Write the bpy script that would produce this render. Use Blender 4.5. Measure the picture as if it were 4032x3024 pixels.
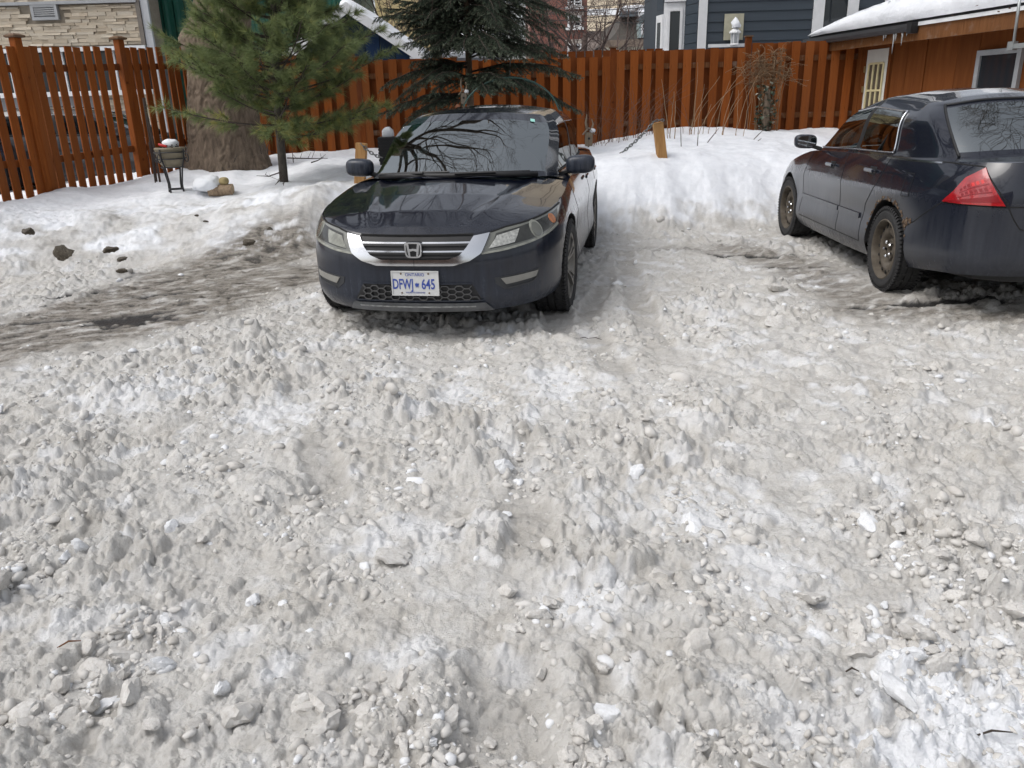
import bpy, bmesh, math, random
import numpy as np
from mathutils import Vector, Matrix

# ------------------------------------------------------------------ scene, camera, sky, sun
S = bpy.context.scene
for o in list(bpy.data.objects): bpy.data.objects.remove(o)
COL = S.collection
R = math.radians
CAMH, PITCH, ROLL, FPX = 1.439, 0.3358, 0.028, 3112.2     # camera height (m), pitch down, roll, focal in photo pixels
cd = bpy.data.cameras.new('camera'); cam = bpy.data.objects.new('camera', cd); COL.objects.link(cam)
cd.sensor_width = 36.0; cd.lens = 36.0 * FPX / 4032.0
cd.clip_start = 0.05; cd.clip_end = 2000
cam.location = (0, 0, CAMH)
cam.rotation_euler = (Matrix.Rotation(math.pi / 2 - PITCH, 3, 'X') @ Matrix.Rotation(-ROLL, 3, 'Z')).to_euler()
S.camera = cam
W = bpy.data.worlds.new('World'); S.world = W; W.use_nodes = True
nt = W.node_tree; nt.nodes.clear()
sky = nt.nodes.new('ShaderNodeTexSky'); sky.sky_type = 'NISHITA'; sky.sun_disc = False
SUN_EL, SUN_AZ = 56.0, -112.0                              # soft sun behind cloud, high on the left
sky.sun_elevation = R(SUN_EL); sky.sun_rotation = R(SUN_AZ); sky.dust_density = 4.0; sky.air_density = 1.0
hs = nt.nodes.new('ShaderNodeHueSaturation'); hs.inputs['Saturation'].default_value = 0.30
bgn = nt.nodes.new('ShaderNodeBackground'); bgn.inputs['Strength'].default_value = 0.15
wo = nt.nodes.new('ShaderNodeOutputWorld')
nt.links.new(sky.outputs[0], hs.inputs['Color']); nt.links.new(hs.outputs[0], bgn.inputs['Color']); nt.links.new(bgn.outputs[0], wo.inputs[0])
sl = bpy.data.lights.new('sun', 'SUN'); sl.energy = 0.8; sl.angle = R(40); sl.color = (1.0, 0.98, 0.95)
so = bpy.data.objects.new('sun', sl); COL.objects.link(so)
az, el = R(SUN_AZ), R(SUN_EL)
sdir = Vector((math.sin(az) * math.cos(el), math.cos(az) * math.cos(el), math.sin(el)))
so.rotation_euler = sdir.to_track_quat('Z', 'Y').to_euler(); so.location = (0, 0, 30)
S.view_settings.view_transform = 'Standard'; S.view_settings.look = 'None'
S.view_settings.gamma = 1.0; S.view_settings.exposure = 0.40; S.view_settings.use_curve_mapping = False
S.render.resolution_x = 1024; S.render.resolution_y = 768
S.render.engine = 'CYCLES'
try:
    S.cycles.max_bounces = 7; S.cycles.transparent_max_bounces = 12; S.cycles.caustics_reflective = False; S.cycles.caustics_refractive = False
except Exception: pass

# ------------------------------------------------------------------ helpers
rng = np.random.default_rng(7)
random.seed(7)
def photo_ray(px, py):
    u = (px - 2016) / FPX; v = (1512 - py) / FPX
    cr, sr = math.cos(ROLL), math.sin(ROLL); cp, sp = math.cos(PITCH), math.sin(PITCH)
    x = cr * u + sr * v; y = -sr * u + cr * v
    return np.array([x, cp + sp * y, -sp + cp * y])
def at(px, py, Y):
    d = photo_ray(px, py); return np.array([0, 0, CAMH]) + d * (Y / d[1])
def on_plane(px, py, p0, n):
    d = photo_ray(px, py); C = np.array([0, 0, CAMH]); n = np.asarray(n, float)
    return C + d * (np.dot(np.asarray(p0, float) - C, n) / np.dot(d, n))

def obj(name, me, mat=None, parent=None, loc=None, smooth=None):
    o = bpy.data.objects.new(name, me); COL.objects.link(o)
    if mat is not None and isinstance(me, bpy.types.Mesh) and not me.materials: me.materials.append(mat)
    if parent is not None: o.parent = parent
    if loc is not None: o.location = loc
    if smooth: me.polygons.foreach_set('use_smooth', [True] * len(me.polygons))
    return o
def empty(name, loc=(0, 0, 0), rz=0):
    o = bpy.data.objects.new(name, None); COL.objects.link(o); o.location = loc; o.rotation_euler = (0, 0, rz); o.empty_display_size = .1
    return o
def tag(o, label=None, cat=None, group=None, kind=None):
    if label: o['label'] = label
    if cat: o['category'] = cat
    if group: o['group'] = group
    if kind: o['kind'] = kind
    return o
class MB:
    """collects vertices and faces of one mesh"""
    def __init__(s): s.v = []; s.f = []; s.m = []; s.cur = 0
    def add(s, vs, fs):
        n = len(s.v); s.v += [tuple(map(float, p)) for p in vs]
        s.f += [tuple(i + n for i in f) for f in fs]; s.m += [s.cur] * len(fs); return s
    def box(s, a, b, M=None):
        x0, y0, z0 = a; x1, y1, z1 = b
        vs = [(x0,y0,z0),(x1,y0,z0),(x1,y1,z0),(x0,y1,z0),(x0,y0,z1),(x1,y0,z1),(x1,y1,z1),(x0,y1,z1)]
        if M is not None: vs = [M @ Vector(p) for p in vs]
        return s.add(vs, [(0,3,2,1),(4,5,6,7),(0,1,5,4),(1,2,6,5),(2,3,7,6),(3,0,4,7)])
    def bar(s, p, q, w, h, up=(0, 0, 1), ext=0):
        p = Vector(p); q = Vector(q); d = (q - p).normalized(); u = Vector(up); sdv = d.cross(u)
        if sdv.length < 1e-5: sdv = d.cross(Vector((1, 0, 0)))
        sdv.normalize(); u = sdv.cross(d).normalized(); p = p - d * ext; q = q + d * ext
        c = [(-1,-1),(1,-1),(1,1),(-1,1)]
        vs = [p + sdv*(a*w/2) + u*(b*h/2) for a, b in c] + [q + sdv*(a*w/2) + u*(b*h/2) for a, b in c]
        return s.add(vs, [(0,3,2,1),(4,5,6,7),(0,1,5,4),(1,2,6,5),(2,3,7,6),(3,0,4,7)])
    def tube(s, pts, rad, n=6, cap=True):
        pts = [Vector(p) for p in pts]
        if not hasattr(rad, '__len__'): rad = [rad] * len(pts)
        vs = []; up = Vector((0.13, 0.21, 0.97))
        prev = None
        for i, p in enumerate(pts):
            d = (pts[min(i+1, len(pts)-1)] - pts[max(i-1, 0)])
            if d.length < 1e-9: d = Vector((0, 0, 1))
            d.normalize()
            if prev is None:
                a = d.cross(up)
                if a.length < .1: a = d.cross(Vector((1, 0, 0)))
            else:
                a = prev - d * prev.dot(d)
                if a.length < 1e-4: a = d.cross(up)
            a.normalize(); prev = a; b = d.cross(a)
            for k in range(n):
                t = 2 * math.pi * k / n; vs.append(p + (a * math.cos(t) + b * math.sin(t)) * rad[i])
        fs = []
        for i in range(len(pts) - 1):
            for k in range(n):
                k2 = (k + 1) % n; fs.append((i*n+k, i*n+k2, (i+1)*n+k2, (i+1)*n+k))
        if cap:
            fs.append(tuple(range(n - 1, -1, -1))); fs.append(tuple(range((len(pts)-1)*n, len(pts)*n)))
        return s.add(vs, fs)
    def lathe(s, prof, n=24, M=None, arc=2*math.pi, cap=False):
        vs = []; full = abs(arc - 2*math.pi) < 1e-6; m = n if full else n + 1
        for (r, z) in prof:
            for k in range(m):
                t = arc * k / n; p = Vector((r*math.cos(t), r*math.sin(t), z)); vs.append(M @ p if M is not None else p)
        fs = []
        for i in range(len(prof) - 1):
            for k in range(n):
                k2 = (k + 1) % m; fs.append((i*m+k, i*m+k2, (i+1)*m+k2, (i+1)*m+k))
        if cap: fs.append(tuple(range(m-1, -1, -1))); fs.append(tuple(range((len(prof)-1)*m, len(prof)*m)))
        return s.add(vs, fs)
    def grid(s, P, flip=False):
        P = np.asarray(P, float); a, b = P.shape[:2]
        fs = []
        for i in range(a - 1):
            for j in range(b - 1):
                q = (i*b+j, i*b+j+1, (i+1)*b+j+1, (i+1)*b+j); fs.append(q[::-1] if flip else q)
        return s.add(P.reshape(-1, 3), fs)
    def prism(s, poly, h0, h1, M=None):
        """poly in (x,y), extruded in z from h0 to h1"""
        n = len(poly); vs = [(x, y, h0) for x, y in poly] + [(x, y, h1) for x, y in poly]
        if M is not None: vs = [M @ Vector(p) for p in vs]
        return s.add(vs, [tuple(range(n-1, -1, -1)), tuple(range(n, 2*n))] + [(i, (i+1) % n, n+(i+1) % n, n+i) for i in range(n)])
    def mesh(s, name):
        me = bpy.data.meshes.new(name); me.from_pydata(s.v, [], s.f)
        if any(s.m): me.polygons.foreach_set('material_index', s.m)
        me.update(); return me
    def build(s, name, mat=None, parent=None, smooth=False, bevel=0, mats=None, angle=None):
        me = s.mesh(name)
        if mats:
            for m in mats: me.materials.append(m)
        o = obj(name, me, None if mats else mat, parent)
        if smooth:
            me.polygons.foreach_set('use_smooth', [True] * len(me.polygons))
            if angle:
                try: me.set_sharp_from_angle(angle=R(angle))
                except Exception: pass
        if bevel:
            bm = o.modifiers.new('bevel', 'BEVEL'); bm.width = bevel; bm.segments = 1; bm.limit_method = 'ANGLE'; bm.angle_limit = R(40)
        return o
def np_mesh(name, V, F, mat=None, smooth=False, attrs=None):
    """fast mesh from numpy vertices and equal-length faces"""
    V = np.ascontiguousarray(V, np.float32); F = np.ascontiguousarray(F, np.int32); k = F.shape[1]
    me = bpy.data.meshes.new(name); me.vertices.add(len(V)); me.vertices.foreach_set('co', V.ravel())
    me.loops.add(F.size); me.loops.foreach_set('vertex_index', F.ravel())
    me.polygons.add(len(F)); me.polygons.foreach_set('loop_start', np.arange(0, F.size, k, dtype=np.int32))
    try: me.polygons.foreach_set('loop_total', np.full(len(F), k, np.int32))
    except Exception: pass
    if smooth: me.polygons.foreach_set('use_smooth', np.ones(len(F), bool))
    for nm, a in (attrs or {}).items():
        at_ = me.attributes.new(nm, 'FLOAT', 'POINT'); at_.data.foreach_set('value', np.ascontiguousarray(a, np.float32))
    me.update(calc_edges=True); me.validate()
    if mat: me.materials.append(mat)
    return me
def grid_faces(a, b):
    i = np.arange(a - 1)[:, None] * b + np.arange(b - 1)[None, :]
    return np.stack([i, i + 1, i + b + 1, i + b], -1).reshape(-1, 4)

# ---- numpy noise
def _hash(ix, iy, seed):
    h = (ix.astype(np.int64) * 374761393 + iy.astype(np.int64) * 668265263 + seed * 1442695041) & 0xFFFFFFFF
    h = ((h ^ (h >> 13)) * 1274126177) & 0xFFFFFFFF
    h = ((h ^ (h >> 16)) * 2246822519) & 0xFFFFFFFF
    return (h ^ (h >> 15)) & 0xFFFFFFFF
def h01(ix, iy, seed): return _hash(ix, iy, seed) / 4294967295.0
def perlin(x, y, seed=0):
    ix = np.floor(x); iy = np.floor(y); fx = x - ix; fy = y - iy; ix = ix.astype(np.int64); iy = iy.astype(np.int64)
    def g(a, b, dx, dy):
        t = h01(a, b, seed) * (2 * np.pi); return np.cos(t) * dx + np.sin(t) * dy
    u = fx*fx*fx*(fx*(fx*6-15)+10); v = fy*fy*fy*(fy*(fy*6-15)+10)
    a = g(ix, iy, fx, fy); b = g(ix+1, iy, fx-1, fy); c = g(ix, iy+1, fx, fy-1); d = g(ix+1, iy+1, fx-1, fy-1)
    return (a + (b-a)*u) + ((c + (d-c)*u) - (a + (b-a)*u)) * v
def fbm(x, y, oct=4, seed=0, gain=.5):
    s = 0; a = 1.0; f = 1.0
    for o in range(oct): s = s + a * perlin(x*f + o*17.3, y*f - o*9.1, seed + o*31); a *= gain; f *= 2.03
    return s
def lumps(x, y, cell, seed, prob=.6, hmin=.25, hmax=1.0):
    """height field of randomly placed rounded and blocky lumps (max blend), in units of the cell"""
    X = x / cell; Y = y / cell; ix = np.floor(X).astype(np.int64); iy = np.floor(Y).astype(np.int64); H = np.zeros_like(X)
    for dx in (-1, 0, 1):
        for dy in (-1, 0, 1):
            a = ix + dx; b = iy + dy
            on = h01(a, b, seed) < prob
            cx = a + .15 + .7 * h01(a, b, seed+1); cy = b + .15 + .7 * h01(a, b, seed+2)
            r = .22 + .38 * h01(a, b, seed+3); t = h01(a, b, seed+4) * np.pi; e = .6 + .8 * h01(a, b, seed+5)
            px = (X - cx); py = (Y - cy)
            qx = (px*np.cos(t) + py*np.sin(t)) / r; qy = (-px*np.sin(t) + py*np.cos(t)) / (r * e)
            p = 2.0 + 2.5 * h01(a, b, seed+6)
            d = (np.abs(qx)**p + np.abs(qy)**p)
            tilt = 1 + .5*(h01(a, b, seed+8)-.5)*qx + .5*(h01(a, b, seed+9)-.5)*qy
            hh = np.clip(1 - d, 0, None)**.38 * (hmin + (hmax-hmin)*h01(a, b, seed+7)) * r * tilt
            H = np.maximum(H, np.where(on, hh, 0))
    return H * cell
def sstep(a, b, x):
    t = np.clip((x - a) / (b - a), 0, 1); return t*t*(3-2*t)

def crom(P, n, closed=False):
    """Catmull-Rom through P (k,d), resampled to n points evenly by chord length of the first three channels"""
    P = np.asarray(P, float); Q = np.vstack([2*P[0]-P[1], P, 2*P[-1]-P[-2]]); out = []
    m = 24
    for i in range(1, len(Q)-2):
        t = np.linspace(0, 1, m, endpoint=False)[:, None]; a, b, c, d = Q[i-1], Q[i], Q[i+1], Q[i+2]
        out.append(.5*((2*b) + (-a+c)*t + (2*a-5*b+4*c-d)*t*t + (-a+3*b-3*c+d)*t**3))
    out = np.vstack(out + [P[-1:]]); s = np.r_[0, np.cumsum(np.linalg.norm(np.diff(out[:, :2], axis=0), axis=1))]
    tt = np.linspace(0, s[-1], n)
    return np.stack([np.interp(tt, s, out[:, k]) for k in range(P.shape[1])], 1), tt
def superell(a, b, c, e=.55, nu=20, nv=12):
    P = []
    def f(v): return math.copysign(abs(v)**e, v)
    for i in range(nv+1):
        th = -math.pi/2 + math.pi*i/nv; row = []
        for j in range(nu+1):
            ph = 2*math.pi*j/nu; row.append((a*f(math.cos(th))*f(math.cos(ph)), b*f(math.cos(th))*f(math.sin(ph)), c*f(math.sin(th))))
        P.append(row)
    return P

# ---- materials
MATS = {}
class NT:
    def __init__(s, name):
        s.m = bpy.data.materials.new(name); s.m.use_nodes = True; s.t = s.m.node_tree; s.n = s.t.nodes; s.l = s.t.links
        s.b = s.n.get('Principled BSDF') or s.n.new('ShaderNodeBsdfPrincipled'); s.out = s.n.get('Material Output'); MATS[name] = s.m
        s.co = None
    def new(s, t, **k):
        n = s.n.new(t)
        for a, v in k.items(): setattr(n, a, v)
        return n
    def link(s, a, b): s.l.new(a, b)
    def coord(s, which='Object'):
        if s.co is None: s.co = s.new('ShaderNodeTexCoord')
        return s.co.outputs[which]
    def mapped(s, scale=(1, 1, 1), rot=(0, 0, 0), which='Object'):
        m = s.new('ShaderNodeMapping'); m.inputs['Scale'].default_value = scale; m.inputs['Rotation'].default_value = rot
        s.link(s.coord(which), m.inputs['Vector']); return m.outputs[0]
    def noise(s, scale, detail=4, rough=.55, vec=None, dist=0, out='Fac'):
        n = s.new('ShaderNodeTexNoise'); n.inputs['Scale'].default_value = scale; n.inputs['Detail'].default_value = detail
        n.inputs['Roughness'].default_value = rough; n.inputs['Distortion'].default_value = dist
        s.link(vec if vec is not None else s.coord(), n.inputs['Vector']); return n.outputs[out]
    def ramp(s, fac, stops, interp='LINEAR'):
        r = s.new('ShaderNodeValToRGB'); r.color_ramp.interpolation = interp; e = r.color_ramp.elements
        while len(e) < len(stops): e.new(.5)
        for i, (p, c) in enumerate(stops):
            e[i].position = p; e[i].color = (c, c, c, 1) if not hasattr(c, '__len__') else tuple(c) + (1,)
        s.link(fac, r.inputs[0]); return r.outputs[0]
    def mix(s, fac, a, b, mode='MIX'):
        m = s.new('ShaderNodeMix'); m.data_type = 'RGBA'; m.blend_type = mode
        for v, i in ((fac, 0), (a, 6), (b, 7)):
            if hasattr(v, 'is_linked') or isinstance(v, bpy.types.NodeSocket): s.link(v, m.inputs[i])
            elif i == 0: m.inputs[0].default_value = v
            else: m.inputs[i].default_value = tuple(v) + (1,)
        return m.outputs[2]
    def math(s, op, a, b=None, c=None, clamp=False):
        m = s.new('ShaderNodeMath'); m.operation = op; m.use_clamp = clamp
        for i, v in enumerate((a, b, c)):
            if v is None: continue
            if isinstance(v, bpy.types.NodeSocket): s.link(v, m.inputs[i])
            else: m.inputs[i].default_value = v
        return m.outputs[0]
    def sep(s, vec):
        n = s.new('ShaderNodeSeparateXYZ'); s.link(vec, n.inputs[0]); return n.outputs
    def color(s, v):
        if isinstance(v, bpy.types.NodeSocket): s.link(v, s.b.inputs['Base Color'])
        else: s.b.inputs['Base Color'].default_value = tuple(v) + (1,)
        return s
    def set(s, **k):
        for a, v in k.items():
            i = s.b.inputs[a.replace('_', ' ')]
            if isinstance(v, bpy.types.NodeSocket): s.link(v, i)
            else: i.default_value = v
        return s
    def bump(s, h, strength=.3, dist=.01):
        b = s.new('ShaderNodeBump'); b.inputs['Strength'].default_value = strength; b.inputs['Distance'].default_value = dist
        s.link(h, b.inputs['Height']); s.link(b.outputs[0], s.b.inputs['Normal']); return s
    def attr(s, name):
        a = s.new('ShaderNodeAttribute'); a.attribute_name = name; return a.outputs['Fac']
    def rand(s):
        return s.new('ShaderNodeObjectInfo').outputs['Random']
def simple(name, col, rough=.6, var=.15, scale=8, metallic=0, bump=0, spec=None, rnd=0):
    m = NT(name); c2 = tuple(max(0, x*(1-var)) for x in col); c3 = tuple(min(1, x*(1+var)) for x in col)
    c = m.ramp(m.noise(scale, 5), [(.3, c2), (.7, c3)])
    if rnd:
        c = m.mix(m.math('MULTIPLY', m.rand(), rnd), c, tuple(x*.35 for x in col))
    m.color(c).set(Roughness=rough, Metallic=metallic)
    if spec is not None: m.b.inputs['Specular IOR Level'].default_value = spec
    if bump: m.bump(m.noise(scale*4, 5), bump, .01)
    return m.m
# ------------------------------------------------------------------ ground: one snow sheet, ploughed lot in front, banks and garden behind
YF = 14.8                                                   # line of the back fence
def coarse(x, y):
    x = np.asarray(x, float); y = np.asarray(y, float)
    yb = np.interp(x, [-12, -8, -6, -5, -2.5, -1, 1, 2.5, 4, 6, 9], [6.3, 6.9, 7.3, 7.6, 8.2, 8.8, 9.2, 9.25, 9.6, 10.0, 10.0])
    yb = yb + .35 * perlin(x * .8, x * 0 + 3.3, 5) + .16 * perlin(x * 2.3, y * .3 + 1.3, 6)
    zc = np.interp(x, [-12, -8, -5.5, -3.4, -2.2, 0, 2.6, 4, 7], [.42, .44, .42, .44, .62, .74, .86, .74, .55])
    zf = np.interp(x, [-9, -6, -3, 0, 1.4, 2.4, 3, 4.5, 5.4, 8], [.5, .66, .80, .80, .78, .98, 1.05, .98, .93, .88])
    wdt = np.interp(x, [-6, -3.5, -2, 2, 4], [1.9, 2.0, 1.4, 1.4, 1.6])
    t1 = np.clip((y - yb) / wdt, 0, 1); t1 = np.sin(t1*np.pi/2)**1.35
    t2 = np.clip((y - (yb + wdt)) / (YF - yb - wdt), 0, 1)
    z = zc * t1 + (zf - zc) * t2 * np.where(y > yb, 1, 0)
    z = z - (z - .45) * sstep(YF + .1, YF + 1.5, y)
    lf = sstep(-6.6, -7.8, x + (y - 12.2) * -.42)             # yard behind the left fence lies lower
    z = np.where(y > 9, z - (z - .25) * lf * sstep(9, 11, y), z)
    return z, t1, yb
def g0(px, py): # photo pixel on the flat lot
    d = photo_ray(px, py); t = -CAMH / d[2]; return (d[0] * t, d[1] * t)
RUTS = [  # (points on the lot, half width, depth)
    ([g0(1230, 1700), g0(1290, 1850), g0(1310, 2010)], .080, .032),
    ([g0(2010, 1890), g0(2080, 2050), g0(2100, 2260)], .09, .022),
    ([g0(1985, 2560), g0(2000, 2760), g0(2010, 3060)], .12, .050),
    ([g0(2150, 1190), g0(2200, 1260), g0(2190, 1330)], .11, .025),
    ([g0(2440, 960), g0(2500, 1150), g0(2560, 1320), g0(2640, 1420)], .10, .026),
    ([g0(2330, 1290), g0(2380, 1400), g0(2450, 1480)], .09, .020),
    ([g0(2420, 1060), g0(2340, 1200), g0(2290, 1330)], .08, .012),
    ([g0(2350, 2590), g0(2370, 2700), g0(2400, 2740)], .04, .02),
    ([g0(90, 2240), g0(340, 2130), g0(420, 2060)], .04, .015),
    ([g0(300, 3020), g0(420, 2800), g0(520, 2700)], .04, .02),
]
TRACKS = [  # icy wheel tracks, dark and smooth: (points, half width, strength)
    ([g0(-250, 1440), g0(120, 1310), g0(480, 1190), g0(800, 1075), g0(1100, 1010)], .42, 1.0),
    ([g0(250, 1320), g0(600, 1250), g0(900, 1150), g0(1180, 1080)], .46, .95),
    ([g0(2560, 985), g0(2760, 985), g0(3000, 1010), g0(3450, 1180)], .20, .5),
    ([g0(2900, 985), g0(3130, 1040), g0(3500, 1230), g0(3900, 1250)], .30, .65),
    ([g0(3450, 1220), g0(4200, 1260)], .40, .6),
]
BARE = [(g0(525, 1258), .34, .22, .50), (g0(600, 1165), .22, .045, .35), (g0(320, 1165), .30, .05, .4), (g0(170, 1270), .35, .06, .35),
        (g0(2985, 1010), .46, .085, -.15), (g0(3090, 1055), .3, .05, -.2), (g0(3700, 1200), .6, .1, 0)]
def seg_dist(x, y, pts):
    d = np.full(np.shape(x), 1e9)
    for (ax, ay), (bx, by) in zip(pts[:-1], pts[1:]):
        vx, vy = bx-ax, by-ay; L = vx*vx+vy*vy
        t = np.clip(((x-ax)*vx+(y-ay)*vy)/L, 0, 1)
        d = np.minimum(d, np.hypot(x-ax-t*vx, y-ay-t*vy))
    return d
CARS_FOOT = []                                              # filled below: (centre, axis, half length, half width)
def masked(fn, m, *a):
    out = np.zeros(m.shape)
    if m.any(): out[m] = fn(*[v[m] for v in a])
    return out
def ground(x, y, full=True):
    """height and look of the snow surface at points"""
    x = np.asarray(x, float); y = np.asarray(y, float)
    z, bank, yb = coarse(x, y)
    lot = 1 - bank; near = (np.abs(x) < 14) & (y > -3) & (y < 16.5); ml = near & (lot > .004); mb_ = near & (bank > .004)
    trk = np.zeros_like(x)
    wob = masked(lambda x, y: .06 * perlin(x*3, y*3, 77) + .05*perlin(x*7, y*7, 78), near, x, y)
    for pts, hw, s in TRACKS:
        d = seg_dist(x, y, pts) + 1.6*wob; trk = np.maximum(trk, s * (1 - sstep(hw*.3, hw*1.9, d)))
    rut = np.zeros_like(x); rin = np.zeros_like(x)
    wob2 = masked(lambda x, y: .045*perlin(x*7, y*7, 79) + .03*perlin(x*19, y*19, 80), near, x, y)
    for pts, hw, dp in RUTS:
        L_ = math.dist(pts[0], pts[-1]); pa, pb = np.array(pts[0]), np.array(pts[-1]); al = ((x-pa[0])*(pb-pa)[0]+(y-pa[1])*(pb-pa)[1])/L_**2
        fade = sstep(-.05, .25, al)*sstep(1.15, .8, al)
        d = seg_dist(x, y, pts) + wob2
        rut -= .6*fade*dp * (1 - sstep(hw*.5, hw*1.3, d)); rut += fade*.25*dp*np.exp(-((d-hw*1.4)/(hw*.3))**2); rin = np.maximum(rin, fade*(1 - sstep(hw*.75, hw*1.15, d)))
    patch = masked(lambda x, y: fbm(x*.8, y*.8, 3, 40), near, x, y)
    rough = sstep(-.30, .22, patch + .14*np.clip(3.0-y, -.6, 1.4) - .05*np.clip(x-.3, 0, 2.5)) * .50 + .50
    rough = rough * (1 - .8*trk) * (1 - .55*rin)
    lotr = lot * rough * sstep(-2, .4, y) * (y < 12)
    def two(f): return masked(lambda x, y: f(x, y), near, x, y)
    wx = x + two(lambda x, y: .011*perlin(x*9, y*9, 11) + .007*perlin(x*31, y*31, 13)); wy = y + two(lambda x, y: .011*perlin(x*9+50, y*9, 12) + .007*perlin(x*31, y*31+9, 14))
    h = z + lot * (two(lambda x, y: .024*fbm(x*1.1, y*1.1, 2, 1)) + masked(lambda a, b: .020*fbm(a*3.7, b*3.7, 3, 2), near, wx, wy)*(1-.6*trk)) + rut*lot
    if full:
        l1 = masked(lambda a, b: lumps(a, b, .21, 100, .42, .12, .70), ml, wx, wy); l2 = masked(lambda a, b: lumps(a, b, .095, 200, .55, .15, .85), ml, wx, wy); l3 = masked(lambda a, b: lumps(a, b, .042, 300, .68, .2, 1.0), ml, wx, wy)
        l4 = masked(lambda a, b: lumps(a, b, .021, 350, .70, .2, 1.0), ml & (y < 7), wx, wy)
        crumb = two(lambda x, y: sstep(-.25, .30, fbm(x*2.3, y*2.3, 2, 55)))
        h = h + lotr * (.62*l1 + (1.25*l2 + 1.55*l3 + 1.35*l4)*(.50+.50*crumb) + masked(lambda a, b: .034*np.abs(perlin(a*9, b*9, 24)) + .030*np.abs(perlin(a*20, b*20, 26)) + .022*np.abs(perlin(a*41, b*41, 27)) + .013*np.abs(perlin(a*79, b*79, 28)), ml, wx, wy)*(.5+.5*crumb)) + lot*masked(lambda x, y: .0035*fbm(x*70, y*70, 2, 25), ml, x, y)*(1-.5*trk)
        lf2 = sstep(-1.2, -2.6, x) * sstep(11.2, 8.5, y)         # trampled dirty bank on the left
        bl = masked(lambda a, b: lumps(a, b, .34, 400, .5, .2, .8), mb_, wx, wy)
        h = h + bank * (masked(lambda x, y: .10*fbm(x*.9, y*.9, 3, 60) + .018*fbm(x*3.3, y*3.3, 3, 61), mb_, x, y) + (.004+.030*lf2)*masked(lambda a, b: fbm(a*11, b*11, 3, 62), mb_, wx, wy) + (.16*lf2 + .16)*bl*sstep(1.5, .5, (y-yb)/2.2)
                   + masked(lambda x, y: .0035*fbm(x*40, y*40, 2, 63), mb_, x, y))
    # look
    fw = two(lambda x, y: fbm(x*1.7+9, y*1.7, 3, 70)); fw2 = two(lambda x, y: fbm(x*5.3+9, y*5.3, 3, 71))
    fw3 = two(lambda x, y: .8*fbm(x*19, y*19, 2, 72))
    clean = sstep(.16, .60, fw + .9*fw2) * .32 * (1-trk)
    for (cx, cy), r, wp in [(c_, r_, .85 if k_ < 4 else .5) for k_, (c_, r_) in enumerate([(g0(3720, 2760), .24), (g0(3990, 2850), .22), (g0(3560, 2960), .16), (g0(3960, 2740), .18), (g0(3000, 2260), .16), (g0(3260, 1100), .33), (g0(1820, 1560), .20), (g0(1480, 2150), .12), (g0(2200, 1530), .22), (g0(2700, 2020), .2), (g0(1100, 1640), .2), (g0(560, 1560), .3), (g0(2330, 2360), .12)])]:
        d = np.hypot(x-cx, y-cy)/r; clean = np.maximum(clean, (1-sstep(.35, 1.25, d+1.5*fw2+.9*fw + fw3))*wp)
    edge = sstep(.02, .40, bank + .25*fw2)
    nl = two(lambda x, y: fbm(x*2, y*2, 3, 90)); nl2 = two(lambda x, y: fbm(x*1.6, y*1.6, 3, 91))
    dl = sstep(-1.4, -2.2, x) * (1 - sstep(.30, 1.0, (y - yb)/2.6 + .5*nl)) * sstep(-.15, .35, nl2+.14)
    ft = np.exp(-(((x+3.6)/1.0)**2 + ((y-9.4)/.9)**2)) * sstep(-.2, .3, nl)     # footpath trampled toward the pine
    dl = np.maximum(dl, .8*ft)
    clean = clean*(1-edge) + edge*(1 - .85*dl)
    st = two(lambda x, y: fbm((x*.82+y*.57)*4.2, (-x*.57+y*.82)*9, 5, 83, .6))      # streaks along the wheel tracks
    wet = np.clip(trk*1.35*sstep(-.60, .25, st+.08), 0, 1) + .30*rin*lot
    wet = np.maximum(wet, .5*dl*edge*sstep(.0, .5, two(lambda x, y: fbm(x*3, y*6, 3, 92))))
    asph = np.zeros_like(x); na = two(lambda x, y: .9*fbm(x*5, y*10, 4, 95))
    for (cx, cy), rx, ry, a in BARE:
        dx, dy = x-cx, y-cy; qx = (dx*math.cos(a)+dy*math.sin(a))/rx; qy = (-dx*math.sin(a)+dy*math.cos(a))/ry
        asph = np.maximum(asph, 1 - sstep(.78, 1.0, np.hypot(qx, qy) + na))
    asph = np.maximum(asph, .8*sstep(1.12, 1.32, trk + .75*st))
    if full: h = h - asph*lot*.018
    return h, clean, wet, asph
def gz(x, y): return float(ground(np.array([x]), np.array([y]))[0][0])
def cz(x, y): return float(coarse(np.array([x]), np.array([y]))[0][0])

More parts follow.
